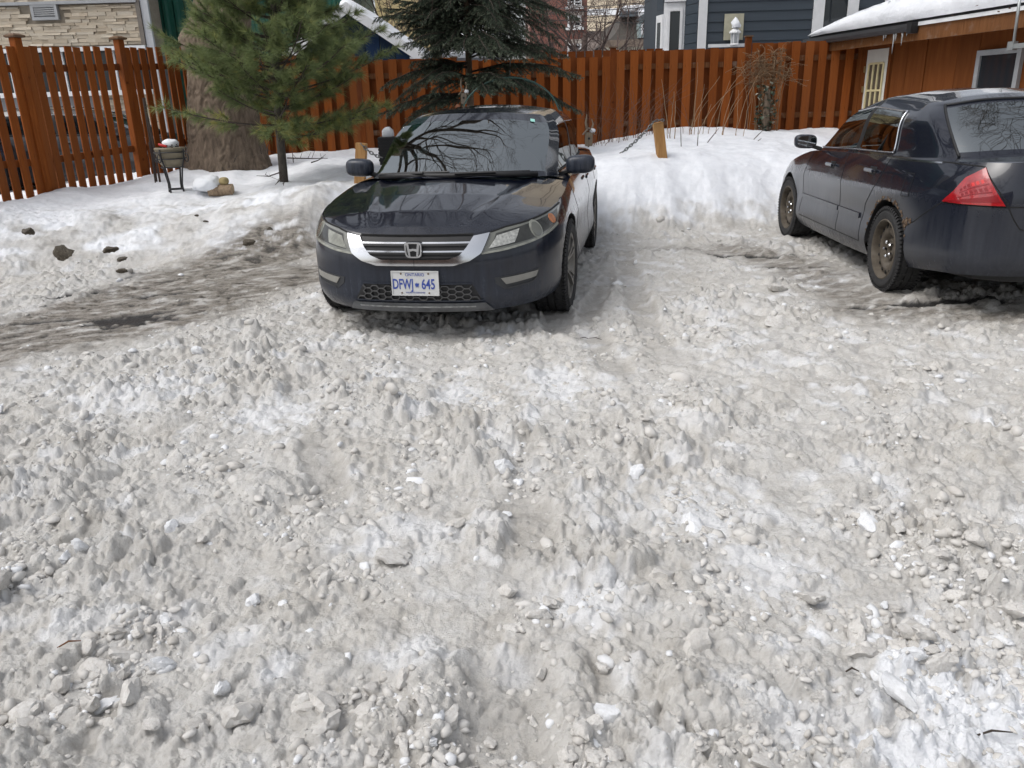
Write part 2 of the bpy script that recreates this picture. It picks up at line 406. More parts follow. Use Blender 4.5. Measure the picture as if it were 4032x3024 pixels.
def make_ground():
    u = np.linspace(-1, 1, 881); uo = 1 + np.geomspace(.02, 60, 40)
    u = np.concatenate([-uo[::-1], u, uo])
    ys = [1.15]
    while ys[-1] < 16.5: ys.append(ys[-1] + .0035*ys[-1] + .0003)
    ys = np.array(ys); yb_ = 1.15 - np.geomspace(.05, 400, 30)[::-1]; ya_ = ys[-1] + np.geomspace(.12, 500, 36)
    ys = np.concatenate([yb_, ys, ya_])
    hw = .76*np.clip(ys, 1.15, 40) + .75
    X = hw[:, None]*u[None, :]; Y = np.repeat(ys[:, None], len(u), 1)
    sh = X.shape; h = np.zeros(sh); cl = np.zeros(sh); we = np.zeros(sh); asp = np.zeros(sh)
    step = 90
    for i in range(0, sh[0], step):
        h[i:i+step], cl[i:i+step], we[i:i+step], asp[i:i+step] = ground(X[i:i+step], Y[i:i+step])
    far = np.hypot(X, Y) > 60
    h[far] = .3
    V = np.stack([X, Y, h], -1).reshape(-1, 3)
    m = NT('ploughed_snow')
    c1 = m.noise(9, 8, .65); c2 = m.noise(2.2, 5); c3 = m.noise(70, 4, .7); c4 = m.noise(22, 6, .7)
    dirty = m.mix(m.ramp(c1, [(.32, 0), (.68, 1)]), (.41, .388, .352), (.58, .565, .535))
    dirty = m.mix(m.ramp(c2, [(.35, 0), (.62, .6)]), dirty, (.54, .535, .522))
    dirty = m.mix(m.ramp(c3, [(.30, .65), (.46, 0)]), dirty, (.37, .345, .31))
    dirty = m.mix(m.ramp(c4, [(.52, 0), (.70, .55)]), dirty, (.66, .655, .64)); dirty = m.mix(m.ramp(c4, [(.30, .5), (.44, 0)]), dirty, (.41, .388, .355))
    cleanc = m.mix(m.ramp(c1, [(.3, 0), (.6, 1)]), (.72, .745, .785), (.82, .84, .875))
    col = m.mix(m.attr('clean'), dirty, cleanc)
    wetc = m.mix(m.ramp(m.noise(7, 7, .7, m.mapped((1, 3.5, 1), (0, 0, -.35))), [(.36, 0), (.6, 1)]), (.085, .072, .056), (.31, .285, .25))
    col = m.mix(m.attr('wet'), col, wetc)
    col = m.mix(m.attr('asph'), col, m.mix(m.noise(120, 3), (.012, .012, .012), (.045, .042, .04)))
    m.color(col)
    rg = m.mix(m.attr('wet'), (.62,)*3, (.38,)*3); m.set(Roughness=m.math('MULTIPLY', rg, 1.0))
    m.b.inputs['Specular IOR Level'].default_value = .35
    m.b.inputs['Subsurface Weight'].default_value = 0.0
    m.bump(m.math('ADD', m.noise(48, 8, .75), m.math('MULTIPLY', m.noise(150, 3, .6), .5)), .7, .012)
    me = np_mesh('ground', V, grid_faces(*sh), m.m, True, {'clean': cl.ravel(), 'wet': we.ravel(), 'asph': asp.ravel()})
    o = obj('ground', me); tag(o, kind='structure', label='ploughed dirty snow of the parking lot rising to white banks')
make_ground()
# ------------------------------------------------------------------ common materials
def wood_mat(name, a, b, rnd=.5, scale=3.0, grey=.0):
    m = NT(name)
    g = m.noise(scale, 7, .65, m.mapped((14, 14, 1.0)), .6); k = m.noise(1.6, 4)
    c = m.mix(m.ramp(g, [(.34, 0), (.66, 1)]), a, b)
    c = m.mix(m.math('MULTIPLY', m.rand(), rnd), c, tuple(x*.45 for x in a))
    rv = m.math('FRACT', m.math('MULTIPLY', m.rand(), 7.31)); c = m.mix(m.ramp(rv, [(.45, 0), (1, rnd*.9)]), c, (a[0]*1.05, a[1]*1.45, a[2]*2.4))
    kn = m.new('ShaderNodeTexVoronoi'); kn.inputs['Scale'].default_value = 2.6; m.link(m.mapped((.9, 9, 1.2)), kn.inputs['Vector']); c = m.mix(m.ramp(kn.outputs['Distance'], [(.03, .8), (.09, 0)]), c, tuple(x*.25 for x in a))
    c = m.mix(m.ramp(k, [(.5, 0), (.72, .45)]), c, tuple(x*.45 + .02 for x in a))
    if grey: c = m.mix(m.ramp(m.noise(5, 5), [(.55, 0), (.75, grey)]), c, (.26, .23, .2))
    m.color(c).set(Roughness=.72).bump(g, .35, .006); m.b.inputs['Specular IOR Level'].default_value = .12
    return m.m
M_fence = wood_mat('stained_cedar', (.215, .056, .011), (.34, .100, .021), .5)
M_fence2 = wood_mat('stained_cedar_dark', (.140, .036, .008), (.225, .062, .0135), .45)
M_rail = wood_mat('weathered_rail', (.11, .040, .014), (.17, .075, .033), .2, grey=.6)
M_cap = wood_mat('weathered_cap', (.12, .07, .04), (.19, .12, .075), .2)
M_post = wood_mat('yellow_pine_post', (.33, .17, .06), (.48, .27, .11), .1)
M_white = simple('white_paint', (.74, .75, .76), .5, .05)
M_grey = simple('grey_metal', (.33, .34, .35), .45, .08)
M_dark = simple('dark_metal', (.018, .018, .02), .5, .3)
M_black = simple('black_plastic', (.012, .012, .013), .55, .2)
def snow_mat():
    m = NT('fresh_snow'); n = m.noise(3, 6)
    m.color(m.ramp(n, [(.3, (.74, .765, .80)), (.65, (.83, .85, .885))])).set(Roughness=.6)
    m.bump(m.noise(16, 6, .6), .5, .03); m.b.inputs['Specular IOR Level'].default_value = .3; return m.m
M_snow = snow_mat()
def glass_mat(name, tint=(.02, .025, .03), rough=.03):
    m = NT(name); m.color(tint).set(Roughness=rough, IOR=1.5); m.b.inputs['Specular IOR Level'].default_value = .6; return m.m
M_pane = glass_mat('dark_window_glass')

def box_obj(name, a, b, mat, parent=None, bevel=0):
    lo = tuple(min(p, q) for p, q in zip(a, b)); hi = tuple(max(p, q) for p, q in zip(a, b))
    return MB().box(lo, hi).build(name, mat, parent, bevel=bevel)
def inst(name, me, parent, M, mat=None):
    o = bpy.data.objects.new(name, me); COL.objects.link(o); o.parent = parent; o.matrix_basis = M; return o

# ------------------------------------------------------------------ left picket fence
def unit_board(w=1, t=1, h=1, ch=.0):
    return MB().box((-w/2, -t/2, 0), (w/2, t/2, h)).mesh('board')
def picket_fence():
    A = at(190, 793, 11.0)[:2]; B = at(812, 640, 14.0)[:2]; d = (B - A); L = np.hypot(*d); d = d/L; n = np.array([d[1], -d[0]])  # n faces the lot
    ang = math.atan2(d[1], d[0])
    root = empty('picket_fence', (A[0], A[1], cz(A[0], A[1])), ang)
    tag(root, 'spaced orange-brown picket fence with capped posts left of the big trunk', 'fence')
    z0 = root.location.z
    def zt(s): return float(np.interp(s, [-3, 0, L], [2.33, 2.35, 2.50])) - z0      # picket top
    def zb(s): p = A + d*s; return cz(p[0], p[1]) - .12 - z0
    posts = [-1.62, 0.0, 1.70, L]
    pm = unit_board()
    pm.materials.append(M_fence)
    pitch = .172; s = -3.2
    while s < L - .06:
        if min(abs(s - p) for p in posts) > .085:
            h = zt(s) - zb(s) + random.uniform(-.012, .012)
            tilt = random.gauss(0, .006)
            M = Matrix.Translation((s, -.035, zb(s))) @ Matrix.Rotation(tilt, 4, 'Y') @ Matrix.Diagonal((.112, .02, h, 1))
            inst('picket', pm, root, M)
        s += pitch
    for p in posts:
        top = zt(p) + (.10 if p != posts[-1] else .03); w = .105
        po = MB().box((p-w/2, -w/2-.03, zb(p)-.1), (p+w/2, w/2-.03, top)).build('post', M_fence, root, bevel=.004)
        if p != posts[-1]:
            # a board nailed beside the post and a flat weathered cap with chamfered rim
            inst('picket', pm, root, Matrix.Translation((p+.105, -.05, zb(p))) @ Matrix.Diagonal((.10, .02, zt(p)-zb(p)+.0, 1)))
            c = MB(); r = w/2 + .035
            c.add([(p+sx*(r-k), -.03+sy*(r-k), top+z) for k, z in ((.012, 0), (0, .012), (0, .026), (.05, .05)) for sx, sy in ((-1, -1), (1, -1), (1, 1), (-1, 1))],
                  [(i*4+k, i*4+(k+1) % 4, i*4+4+(k+1) % 4, i*4+4+k) for i in range(3) for k in range(4)] + [(3, 2, 1, 0), (12, 13, 14, 15)])
            c.build('post_cap', M_cap, po)
        else:
            inst('picket', pm, root, Matrix.Translation((p+.02, -.11, zb(p))) @ Matrix.Diagonal((.15, .02, zt(p)-zb(p), 1)))
    for p, q in zip([-3.2] + posts[:-1], posts):
        for dz in (.27, 1.42):
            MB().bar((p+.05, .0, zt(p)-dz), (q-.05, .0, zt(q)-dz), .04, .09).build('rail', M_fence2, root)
    return root, A, d, L
FENCE_L = picket_fence()

# ------------------------------------------------------------------ back fence: boards alternate on both sides of the rails
def back_fence():
    xl = at(838, 600, 14.35)[0]; x_end = 6.35
    root = empty('board_fence', (1.0, YF, cz(1, YF)))
    tag(root, 'long rust-brown shadowbox board fence behind the cars and snow mound', 'fence')
    z0 = root.location.z; x0 = root.location.x
    secs = [(xl, at(1413, 300, YF)[0], at(1240, 216, YF)[2]), (at(1413, 300, YF)[0], at(1790, 300, YF)[0], at(1600, 233, YF)[2]), (at(1790, 300, YF)[0], at(2412, 300, YF)[0], at(2330, 225, YF)[2]),
            (at(2412, 300, YF)[0], at(2937, 300, YF)[0], at(2700, 194, YF)[2]), (at(2937, 300, YF)[0], x_end, at(3080, 166, YF)[2])]
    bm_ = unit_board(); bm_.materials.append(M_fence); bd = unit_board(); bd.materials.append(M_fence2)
    pitch = .2286
    for a, b, zt in secs:
        n = max(1, round((b - a)/pitch)); p = (b-a)/n
        for k in range(n):
            xf = a + (k+.52)*p + random.uniform(-.008, .008); zb = cz(xf, YF) - .15
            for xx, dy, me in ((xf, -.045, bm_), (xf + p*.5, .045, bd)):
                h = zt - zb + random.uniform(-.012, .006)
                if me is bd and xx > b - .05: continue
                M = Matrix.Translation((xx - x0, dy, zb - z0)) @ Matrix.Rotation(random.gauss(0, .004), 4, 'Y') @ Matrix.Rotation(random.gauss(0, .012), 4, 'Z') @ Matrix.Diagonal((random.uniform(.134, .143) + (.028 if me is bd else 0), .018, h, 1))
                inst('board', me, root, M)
        for dz in (.26, 1.20):
            MB().bar((a - x0 + .045, 0, zt - dz - z0), (b - x0 - .045, 0, zt - dz - z0), .04, .088).build('rail', M_rail, root)
        zp = zt + .05
        if a > xl + .1:
            zpp = at(2937, 146, YF)[2] if abs(a - secs[4][0]) < .01 else zp
            po = MB().box((a-x0-.05, -.06, cz(a, YF)-.2-z0), (a-x0+.05, .04, zpp - z0)).build('post', M_fence2, root, bevel=.004)
            MB().box((a-x0-.065, -.075, zpp-z0), (a-x0+.065, .055, zpp+.02-z0)).build('post_cap', M_cap, po)
    # a neighbour's fence showing just above
    r2 = empty('neighbour_fence', (at(2300, 300, 16.2)[0], 16.2, cz(1.6, 16.2)))
    tag(r2, 'strip of a second brown fence showing above the board fence, left of the grey-blue house', 'fence')
    xa, xb = at(2150, 300, 16.2)[0], at(2610, 300, 16.2)[0]; zt = at(2300, 200, 16.2)[2]; x = xa
    while x < xb:
        zb = cz(x, 16.2) - .1
        inst('board', bd, r2, Matrix.Translation((x - r2.location.x, 0, zb - r2.location.z)) @ Matrix.Diagonal((.14, .02, zt - zb + random.uniform(-.01, .01), 1))); x += .165
    MB().bar((xa - r2.location.x, .03, zt-.3-r2.location.z), (xb-r2.location.x, .03, zt-.3-r2.location.z), .04, .09).build('rail', M_fence2, r2)
back_fence()

# ------------------------------------------------------------------ stone-clad building far left, green metal building beside it
def stone_building():
    Y = 19.0; xr = at(552, 100, Y)[0]; zb = at(300, 183, Y)[2]; zt = at(300, 16, Y)[2]; x0 = -17.0; zg = .1
    root = empty('stone_clad_building', (xr, Y, zg)); tag(root, 'beige ledgestone building with a louvred vent behind the picket fence', 'building')
    def T(x, y, z): return (x - xr, y - Y, z - zg)
    def bx(name, x0_, y0_, z0_, x1_, y1_, z1_, mat, par=root, bevel=0): return box_obj(name, T(x0_, y0_, z0_), T(x1_, y1_, z1_), mat, par, bevel)
    mort = simple('stone_joint', (.30, .26, .205), .9, .15)
    bx('wall', x0, Y + .03, zb, xr, Y + 6, 7.5, mort)
    bx('lower_wall', x0, Y + .25, zg - .3, xr, Y + 6, zb, simple('grey_panel', (.2, .2, .205), .6, .1))
    sm = NT('split_ledgestone'); n = sm.noise(7, 6, .6); r = sm.rand()
    c = sm.ramp(r, [(0, (.44, .37, .28)), (.3, (.55, .48, .375)), (.55, (.60, .54, .44)), (.8, (.52, .44, .335)), (1, (.64, .585, .49))])
    sm.color(sm.mix(sm.ramp(n, [(.3, .35), (.7, 0)]), c, (.33, .26, .18))).set(Roughness=.85).bump(n, .5, .02)
    meshes = []
    for k in range(6):
        b = MB().box((-.5, -1, -.5), (.5, 0, .5)); b.v = [(x + random.uniform(-.03, .03), y*random.uniform(.6, 1.0) if y < 0 else y, z + random.uniform(-.06, .06)) for x, y, z in b.v]
        me = b.mesh('stone'); me.materials.append(sm.m); meshes.append(me)
    stones = []
    def lay(xa, xb, za, zb_, skip=None):
        z = za
        while z < zb_ - .02:
            hrow = random.choice((.045, .055, .065, .08)); hrow = min(hrow, zb_ - z); x = xa + random.uniform(-.25, 0)
            while x < xb:
                w = random.uniform(.16, .42); xx0, xx1 = max(x, xa), min(x + w, xb)
                cx, czz = (xx0+xx1)/2, z + hrow/2
                if xx1 - xx0 > .03 and not (skip and skip[0] < xx1 and xx0 < skip[1] and skip[2] < z+hrow and z < skip[3]):
                    stones.append((cx, czz, xx1-xx0, hrow))
                x += w
            z += hrow
    vx0, vx1 = at(128, 50, Y)[0], at(232, 50, Y)[0]; vz0, vz1 = at(180, 80, Y)[2], at(180, 18, Y)[2]
    lay(at(-30, 100, Y)[0], xr, zb + .02, zt - .03, (vx0 - .03, vx1 + .03, vz0 - .03, vz1))
    lay(at(-30, 100, Y)[0], xr, zt + .06, zt + .32)
    zs0 = at(500, 480, Y)[2]; zs1 = at(500, 372, Y)[2]
    n_up = len(stones)
    lay(at(380, 400, Y)[0], xr, .15, zs1)
    order = sorted(range(len(stones)), key=lambda i: -(stones[i][2]*stones[i][3]) + (0 if i < n_up else .02))
    rest = MB()
    for rank, i in enumerate(order):
        x, z, w, h = stones[i]; dpt = random.uniform(.02, .07); yy = Y if i < n_up else Y + .25
        if rank < 300:
            inst('stone', random.choice(meshes), root, Matrix.Translation(T(x, yy + .035, z)) @ Matrix.Diagonal((w*.985, dpt + .02, h*.95, 1)))
        else:
            rest.box(T(x-w*.49, yy - dpt, z-h*.47), T(x+w*.49, yy + .035, z+h*.47))
    o = rest.build('stone_course', sm.m, root); o['kind'] = 'stuff'
    bx('ledge', x0, Y - .08, zt, xr + .02, Y + .03, zt + .06, M_grey)
    bx('sill_trim', x0, Y - .06, zb - .10, xr + .05, Y + .03, zb - .015, M_white)
    bx('corner_trim', xr - .02, Y - .05, zb - .01, xr + .07, Y + .05, 7.5, simple('corner_brown', (.16, .14, .12), .6))
    # strip of glazing under the sill with white bars
    gl = bx('window', x0, Y + .18, zs1 + .10, xr - .05, Y + .24, zb - .1, M_pane)
    x = x0 + .2
    while x < xr:
        bx('mullion', x, Y + .13, zs1 + .1, x + .09, Y + .18, zb - .1, M_white, gl); x += 1.15
    bx('window_ledge', x0, Y + .08, zs1, xr, Y + .25, zs1 + .1, M_white)
    # louvred vent
    vr = MB()
    for a, b in (((vx0, vz0), (vx1, vz0+.06)), ((vx0, vz1-.05), (vx1, vz1)), ((vx0, vz0+.06), (vx0+.06, vz1-.05)), ((vx1-.06, vz0+.06), (vx1, vz1-.05))):
        vr.box(T(a[0], Y-.07, a[1]), T(b[0], Y+.03, b[1]))
    v = vr.build('vent', M_grey, root)
    MB().box(T(vx0+.05, Y+.0, vz0+.05), T(vx1-.05, Y+.02, vz1-.04)).build('vent_back', M_black, v)
    k = 5; hz = (vz1 - vz0 - .11)/k
    for i in range(k):
        zc_ = vz0 + .06 + (i+.5)*hz
        MB().bar(T(vx0+.06, Y-.035, zc_), T(vx1-.06, Y-.035, zc_), .075, .012, up=(0, .55, .83)).build('louvre', M_grey, v)
    # white service pilaster and the snow at the wall foot
    p = empty('white_pilaster', (xr + .26, Y + .1, zg)); 
    bpy.data.objects.remove(p)
    bx('pilaster', xr + .08, Y - .02, zg, xr + .24, Y + .06, 7.5, simple('pale_grey_trim', (.46, .475, .5), .55, .05))
    # green building
    Yg = 20.2; xa, xb = xr - .2, at(1345, 10, Yg)[0]
    g = empty('green_metal_building', (xa, Yg, zg)); tag(g, 'dark green ribbed metal building between the stone wall and the trunk', 'building')
    gm = simple('green_metal', (.006, .075, .052), .42, .15, 2)
    box_obj('wall', (0, .06, 0), (xb-xa, 5, 8), gm, g)
    x = 0
    rib = MB().prism([(0, 0), (.04, -.05), (.10, -.05), (.14, 0), (.255, 0), (.255, .05), (0, .05)], 0, 1).mesh('metal_panel'); rib.materials.append(gm)
    while x < xb - xa - .2:
        inst('metal_panel', rib, g, Matrix.Translation((x, 0, 1.5)) @ Matrix.Diagonal((1, 1, 6.5, 1))); x += .262
    box_obj('base_trim', (0, -.06, 1.3), (xb-xa, .0, 1.49), M_grey, g)
    box_obj('plinth', (0, -.02, 0), (xb-xa, .05, 1.3), simple('plinth_block', (.5, .46, .38), .8, .1), g)
stone_building()

# ------------------------------------------------------------------ blue shed with a snowy gable
def shed():
    Y = 17.4; ap = at(1372, 8, Y); lf = at(1130, 190, Y); rt = at(1652, 196, Y)
    xa, xl, xr = ap[0], lf[0], rt[0]; zr = ap[2]; ze = rt[2]; zg = .35
    root = empty('blue_shed', (xa, Y, zg)); tag(root, 'navy board-and-batten shed with a white-edged snowy gable behind the pine', 'shed')
    navy = wood_mat('navy_boards', (.018, .034, .062), (.026, .048, .082), .35)
    hw = xr - xa - .12; slope = (zr - ze)/(xr - xa)
    def top(x): return zr - .16 - abs(x)*slope - zg
    MB().prism([(-hw, -0.0), (hw, 0), (hw, top(hw)), (0, top(0)), (-hw, top(hw))], -3.0, -.02, Matrix.Rotation(math.pi/2, 4, 'X')).build('wall', navy, root)
    x = -hw; k = 0
    while x < hw - .02:
        x1 = min(x + .30, hw); MB().add([(x+.008, -.025, 0), (x1-.008, -.025, 0), (x1-.008, -.025, top(x1)), (x+.008, -.025, top(x)), (x+.008, .02, 0), (x1-.008, .02, 0), (x1-.008, .02, top(x1)), (x+.008, .02, top(x))],
              [(0, 1, 2, 3), (7, 6, 5, 4), (0, 4, 5, 1), (1, 5, 6, 2), (2, 6, 7, 3), (3, 7, 4, 0)] ).build('wall_board', navy, root)
        x = x1
    rf = MB(); W = xr - xa + .12; roofm = simple('shingle', (.06, .06, .065), .8)
    for s in (-1, 1):
        rf.add([(0, -.28, zr-zg-.10), (s*W, -.28, zr-zg-.10-W*slope), (s*W, 3.1, zr-zg-.10-W*slope), (0, 3.1, zr-zg-.10), (0, -.28, zr-zg-.03), (s*W, -.28, zr-zg-.03-W*slope), (s*W, 3.1, zr-zg-.03-W*slope), (0, 3.1, zr-zg-.03)],
               [(0, 3, 2, 1), (4, 5, 6, 7), (0, 1, 5, 4), (1, 2, 6, 5), (2, 3, 7, 6)])
    roof = rf.build('roof', roofm, root)
    for s in (-1, 1):
        MB().add([(0, -.32, zr-zg-.24), (s*W, -.32, zr-zg-.24-W*slope), (s*W, -.32, zr-zg-.03-W*slope), (0, -.32, zr-zg-.03), (0, -.285, zr-zg-.24), (s*W, -.285, zr-zg-.24-W*slope), (s*W, -.285, zr-zg-.03-W*slope), (0, -.285, zr-zg-.03)],
                 [(0, 1, 2, 3), (7, 6, 5, 4), (0, 4, 5, 1), (3, 2, 6, 7), (1, 5, 6, 2)]).build('barge_board', M_white, roof)
        MB().box((s*W - .30*(s > 0), -.27, zr-zg-.30-W*slope), (s*W + .30*(s < 0), -.02, zr-zg-.06-W*slope)).build('soffit_return', M_white, roof)
    # snow on the roof
    P = []; nx, ny = 60, 40
    for i in range(nx):
        x = -W - .03 + (2*W+.06)*i/(nx-1); row = []
        for j in range(ny):
            y = -.30 + 3.3*j/(ny-1); e = min(1, (x+W+.03)/.18, (W+.03-x)/.18, (y+.30)/.16, 1)
            hh = (.13 + .05*float(fbm(np.array([x*1.3]), np.array([y*1.3]), 3, 9)[0]))*math.sqrt(max(e, 0))
            if x < -.15: hh *= .35
            row.append((x, y, zr-zg-.028-math.sqrt(x*x+.01)*slope + hh))
        P.append(row)
    s = MB().grid(P).build('roof_snow', M_snow, None, smooth=True); s.location = root.location
    tag(s, 'smooth snow lying on the navy shed roof', 'snow')
shed()

# ------------------------------------------------------------------ grey-blue clapboard house with bay window
def window_unit(parent, x0, x1, y, z0, z1, T, fr=.07, mull=None, pane=None, name='window', dep=.08):
    f = MB()
    for a, b, c, d in ((x0, x1, z0, z0+fr), (x0, x1, z1-fr, z1), (x0, x0+fr, z0+fr, z1-fr), (x1-fr, x1, z0+fr, z1-fr)): f.box(T(a, y-dep, c), T(b, y+.02, d))
    if mull == 'h': f.box(T(x0+fr, y-dep*.7, (z0+z1)/2-fr*.4), T(x1-fr, y+.02, (z0+z1)/2+fr*.4))
    if mull in ('v', 'x'): f.box(T((x0+x1)/2-fr*.4, y-dep*.7, z0+fr), T((x0+x1)/2+fr*.4, y+.02, z1-fr))
    if mull == 'x': f.box(T(x0+fr, y-dep*.6, (z0+z1)/2-fr*.3), T((x0+x1)/2-fr*.41, y+.02, (z0+z1)/2+fr*.3)); f.box(T((x0+x1)/2+fr*.41, y-dep*.6, (z0+z1)/2-fr*.3), T(x1-fr, y+.02, (z0+z1)/2+fr*.3))
    w = f.build(name, M_white, parent)
    MB().box(T(x0+fr*.6, y-.005, z0+fr*.6), T(x1-fr*.6, y+.015, z1-fr*.6)).build('pane', pane or M_pane, w)
    return w
def clapboard_house():
    Y = 18.0; zg = .3; xa = at(2752, 100, Y)[0]; xb = at(3640, 60, Y)[0]
    root = empty('clapboard_house', (xa, Y, zg)); tag(root, 'dark grey-blue clapboard house with white trim and corner bay window', 'house')
    def T(x, y, z): return (x - xa, y - Y, z - zg)
    sid = simple('greyblue_siding', (.036, .049, .064), .55, .12, 1.2)
    box_obj('wall', T(xa, Y + .03, zg), T(xb, Y + 7, 7.5), sid, root)
    # clapboards, each a wedge
    ya = [at(3000, p, Y)[2] for p in (165, 142, 109, 75, 42, 8)]; hgt = .19
    cb = MB().add([(0, -.012, 1), (0, -.034, 0), (0, .02, 0), (0, .02, 1), (1, -.012, 1), (1, -.034, 0), (1, .02, 0), (1, .02, 1)],
                  [(0, 1, 5, 4), (1, 2, 6, 5), (3, 0, 4, 7), (2, 3, 7, 6), (0, 3, 2, 1), (4, 5, 6, 7)]).mesh('clapboard'); cb.materials.append(sid)
    w1 = at(3195, 100, Y)[0]; d0, d1 = at(3238, 80, Y)[0], at(3332, 60, Y)[0]; w2 = at(3375, 40, Y)[0]
    z = 1.5
    while z < 6.5:
        inst('clapboard', cb, root, Matrix.Translation(T(xa+.15, Y, z)) @ Matrix.Diagonal((w1 - xa - .15, 1, hgt+.004, 1)))
        inst('clapboard', cb, root, Matrix.Translation(T(w2, Y, z)) @ Matrix.Diagonal((.55, 1, hgt+.004, 1)))
        z += hgt
    def bx(name, a, b, m, par=root): return box_obj(name, T(*a), T(*b), m, par)
    bx('corner_board', (xa-.02, Y-.06, zg), (xa+.15, Y+.03, 7.5), M_white)
    bx('door_trim', (w1, Y-.07, 1.5), (d0, Y+.03, 7.5), M_white); bx('door_trim', (d1, Y-.07, 1.5), (w2, Y+.03, 7.5), M_white)
    bx('glass_door', (d0, Y-.03, 1.5), (d1, Y+.02, 7.5), M_pane)
    x3 = w2 + .55
    bx('door_trim', (x3, Y-.07, 1.5), (x3+.3, Y+.03, 7.5), M_white)
    MB().tube([T(x3+.36, Y-.15, 1.5), T(x3+.36, Y-.15, 7.4)], .05, 10).build('downspout', M_white, root, smooth=True)
    bx('dark_window', (x3+.45, Y-.03, 2.5), (x3+1.35, Y+.02, 7.5), M_pane)
    bx('door_trim', (x3+1.35, Y-.07, 1.5), (x3+1.5, Y+.03, 7.5), M_white)
    # bay: a side of clapboard running back to the left, then a tall window
    q = at(2697, 100, Y - .1); e1 = np.array([at(2697, 100, Y+.55)[0], Y+.55]); e2 = np.array([at(2612, 100, Y+.62)[0], Y+.62]); e3 = np.array([at(2588, 100, Y+.95)[0], Y+.95])
    c0 = np.array([xa-.02, Y+.0])
    def face(name, p, q_, z0, z1, mat, par, off=0, th=.04):
        dd = (q_-p)/np.hypot(*(q_-p)); nn = np.array([dd[1], -dd[0]])
        if nn[1] > 0: nn = -nn
        p = p + nn*off; q_ = q_ + nn*off
        vs = [T(*(p+nn*th), z0), T(*(q_+nn*th), z0), T(*(q_+nn*th), z1), T(*(p+nn*th), z1), T(*p, z0), T(*q_, z0), T(*q_, z1), T(*p, z1)]
        return MB().add(vs, [(0, 1, 2, 3), (7, 6, 5, 4), (0, 4, 5, 1), (3, 2, 6, 7), (1, 5, 6, 2), (0, 3, 7, 4)]).build(name, mat, par)
    bay = face('bay_wall', e1, c0, zg, 7.5, sid, root, -.04)
    z = 1.5
    while z < 6.5:
        face('clapboard', e1, c0, z, z+hgt-.012, sid, bay, 0, .02); z += hgt
    face('bay_wall', e2, e1, zg, 7.5, sid, root, -.04)
    def lerp(a, b, t): return a + (b-a)*t
    zt = at(2650, 22, Y)[2]
    fr = face('bay_window', e2, e1, zg+.6, zt+.12, M_white, root, 0, .03)
    face('pane', lerp(e2, e1, .30), lerp(e2, e1, .74), zg+.7, zt-.06, M_pane, fr, .032, .01)
    face('window_frame', lerp(e2, e1, .18), lerp(e2, e1, .29), zg+.65, zt, M_white, fr, .032, .035)
    face('window_frame', lerp(e2, e1, .75), lerp(e2, e1, .87), zg+.65, zt, M_white, fr, .032, .035)
    face('window_frame', lerp(e2, e1, .29), lerp(e2, e1, .75), zt-.05, zt, M_white, fr, .032, .035)
    face('head_trim', lerp(e2, e1, .02), lerp(e2, e1, 1.0), zt+.13, zt+.24, M_white, fr, .0, .09)
    f2 = face('bay_window', e3, e2, zg+.6, zt-.1, M_white, root, 0, .03)
    face('pane', lerp(e3, e2, .25), lerp(e3, e2, .75), zg+.7, zt-.25, M_pane, f2, .032, .01)
    face('bay_wall', e3, e2, zt+.0, 7.5, sid, root, -.02)
    bx('trim_strip', (at(2786, 185, Y)[0], Y-.10, at(2800, 188, Y)[2]), (at(2932, 178, Y)[0], Y-.0, at(2860, 174, Y)[2]), M_white)
    # wall lantern on a beige block
    lx = at(2884, 140, Y)[0]; lz0, lz1 = at(2884, 180, Y-.2)[2], at(2884, 118, Y-.2)[2]
    lan = empty('wall_lantern', (lx, Y-.05, lz0)); tag(lan, 'small white wall lantern topped with snow on the clapboard house', 'lamp')
    box_obj('mount_block', (-.20, -.02, .12), (.20, .0, .62), simple('beige_block', (.42, .40, .30), .6), lan)
    c = MB(); c.lathe([(.085, .0), (.10, .02), (.085, .04)], 8, Matrix.Translation((0, -.15, 0)), cap=True); c.build('base', M_white, lan)
    MB().lathe([(.065, .045), (.075, .235)], 8, Matrix.Translation((0, -.15, 0)), cap=True).build('lantern_glass', simple('frosted_glass', (.42, .44, .46), .25), lan)
    for k in range(6):
        t = k*math.pi/3; MB().bar((.075*math.cos(t), -.15+.075*math.sin(t), .04), (.085*math.cos(t), -.15+.085*math.sin(t), .24), .014, .014).build('lantern_bar', M_white, lan)
    MB().lathe([(.125, .24), (.12, .265), (.05, .33), (.03, .37)], 8, Matrix.Translation((0, -.15, 0)), cap=True).build('lantern_roof', M_white, lan)
    MB().tube([(0, -.02, .30), (0, -.10, .36), (0, -.15, .36)], .012, 6).build('arm', M_white, lan)
    s = bpy.data.objects.new('lantern_snow', None); bpy.data.objects.remove(s)
    sn = MB().lathe([(.09, .34), (.10, .38), (.085, .45), (.05, .52), (.0, .55)], 10, Matrix.Translation((0, -.15, 0)))
    sn.v = [(x+.02*math.sin(z*30+x*40), y+.015*math.cos(z*25), z) for x, y, z in sn.v]; sn.build('snow_cap', M_snow, lan, smooth=True)
clapboard_house()

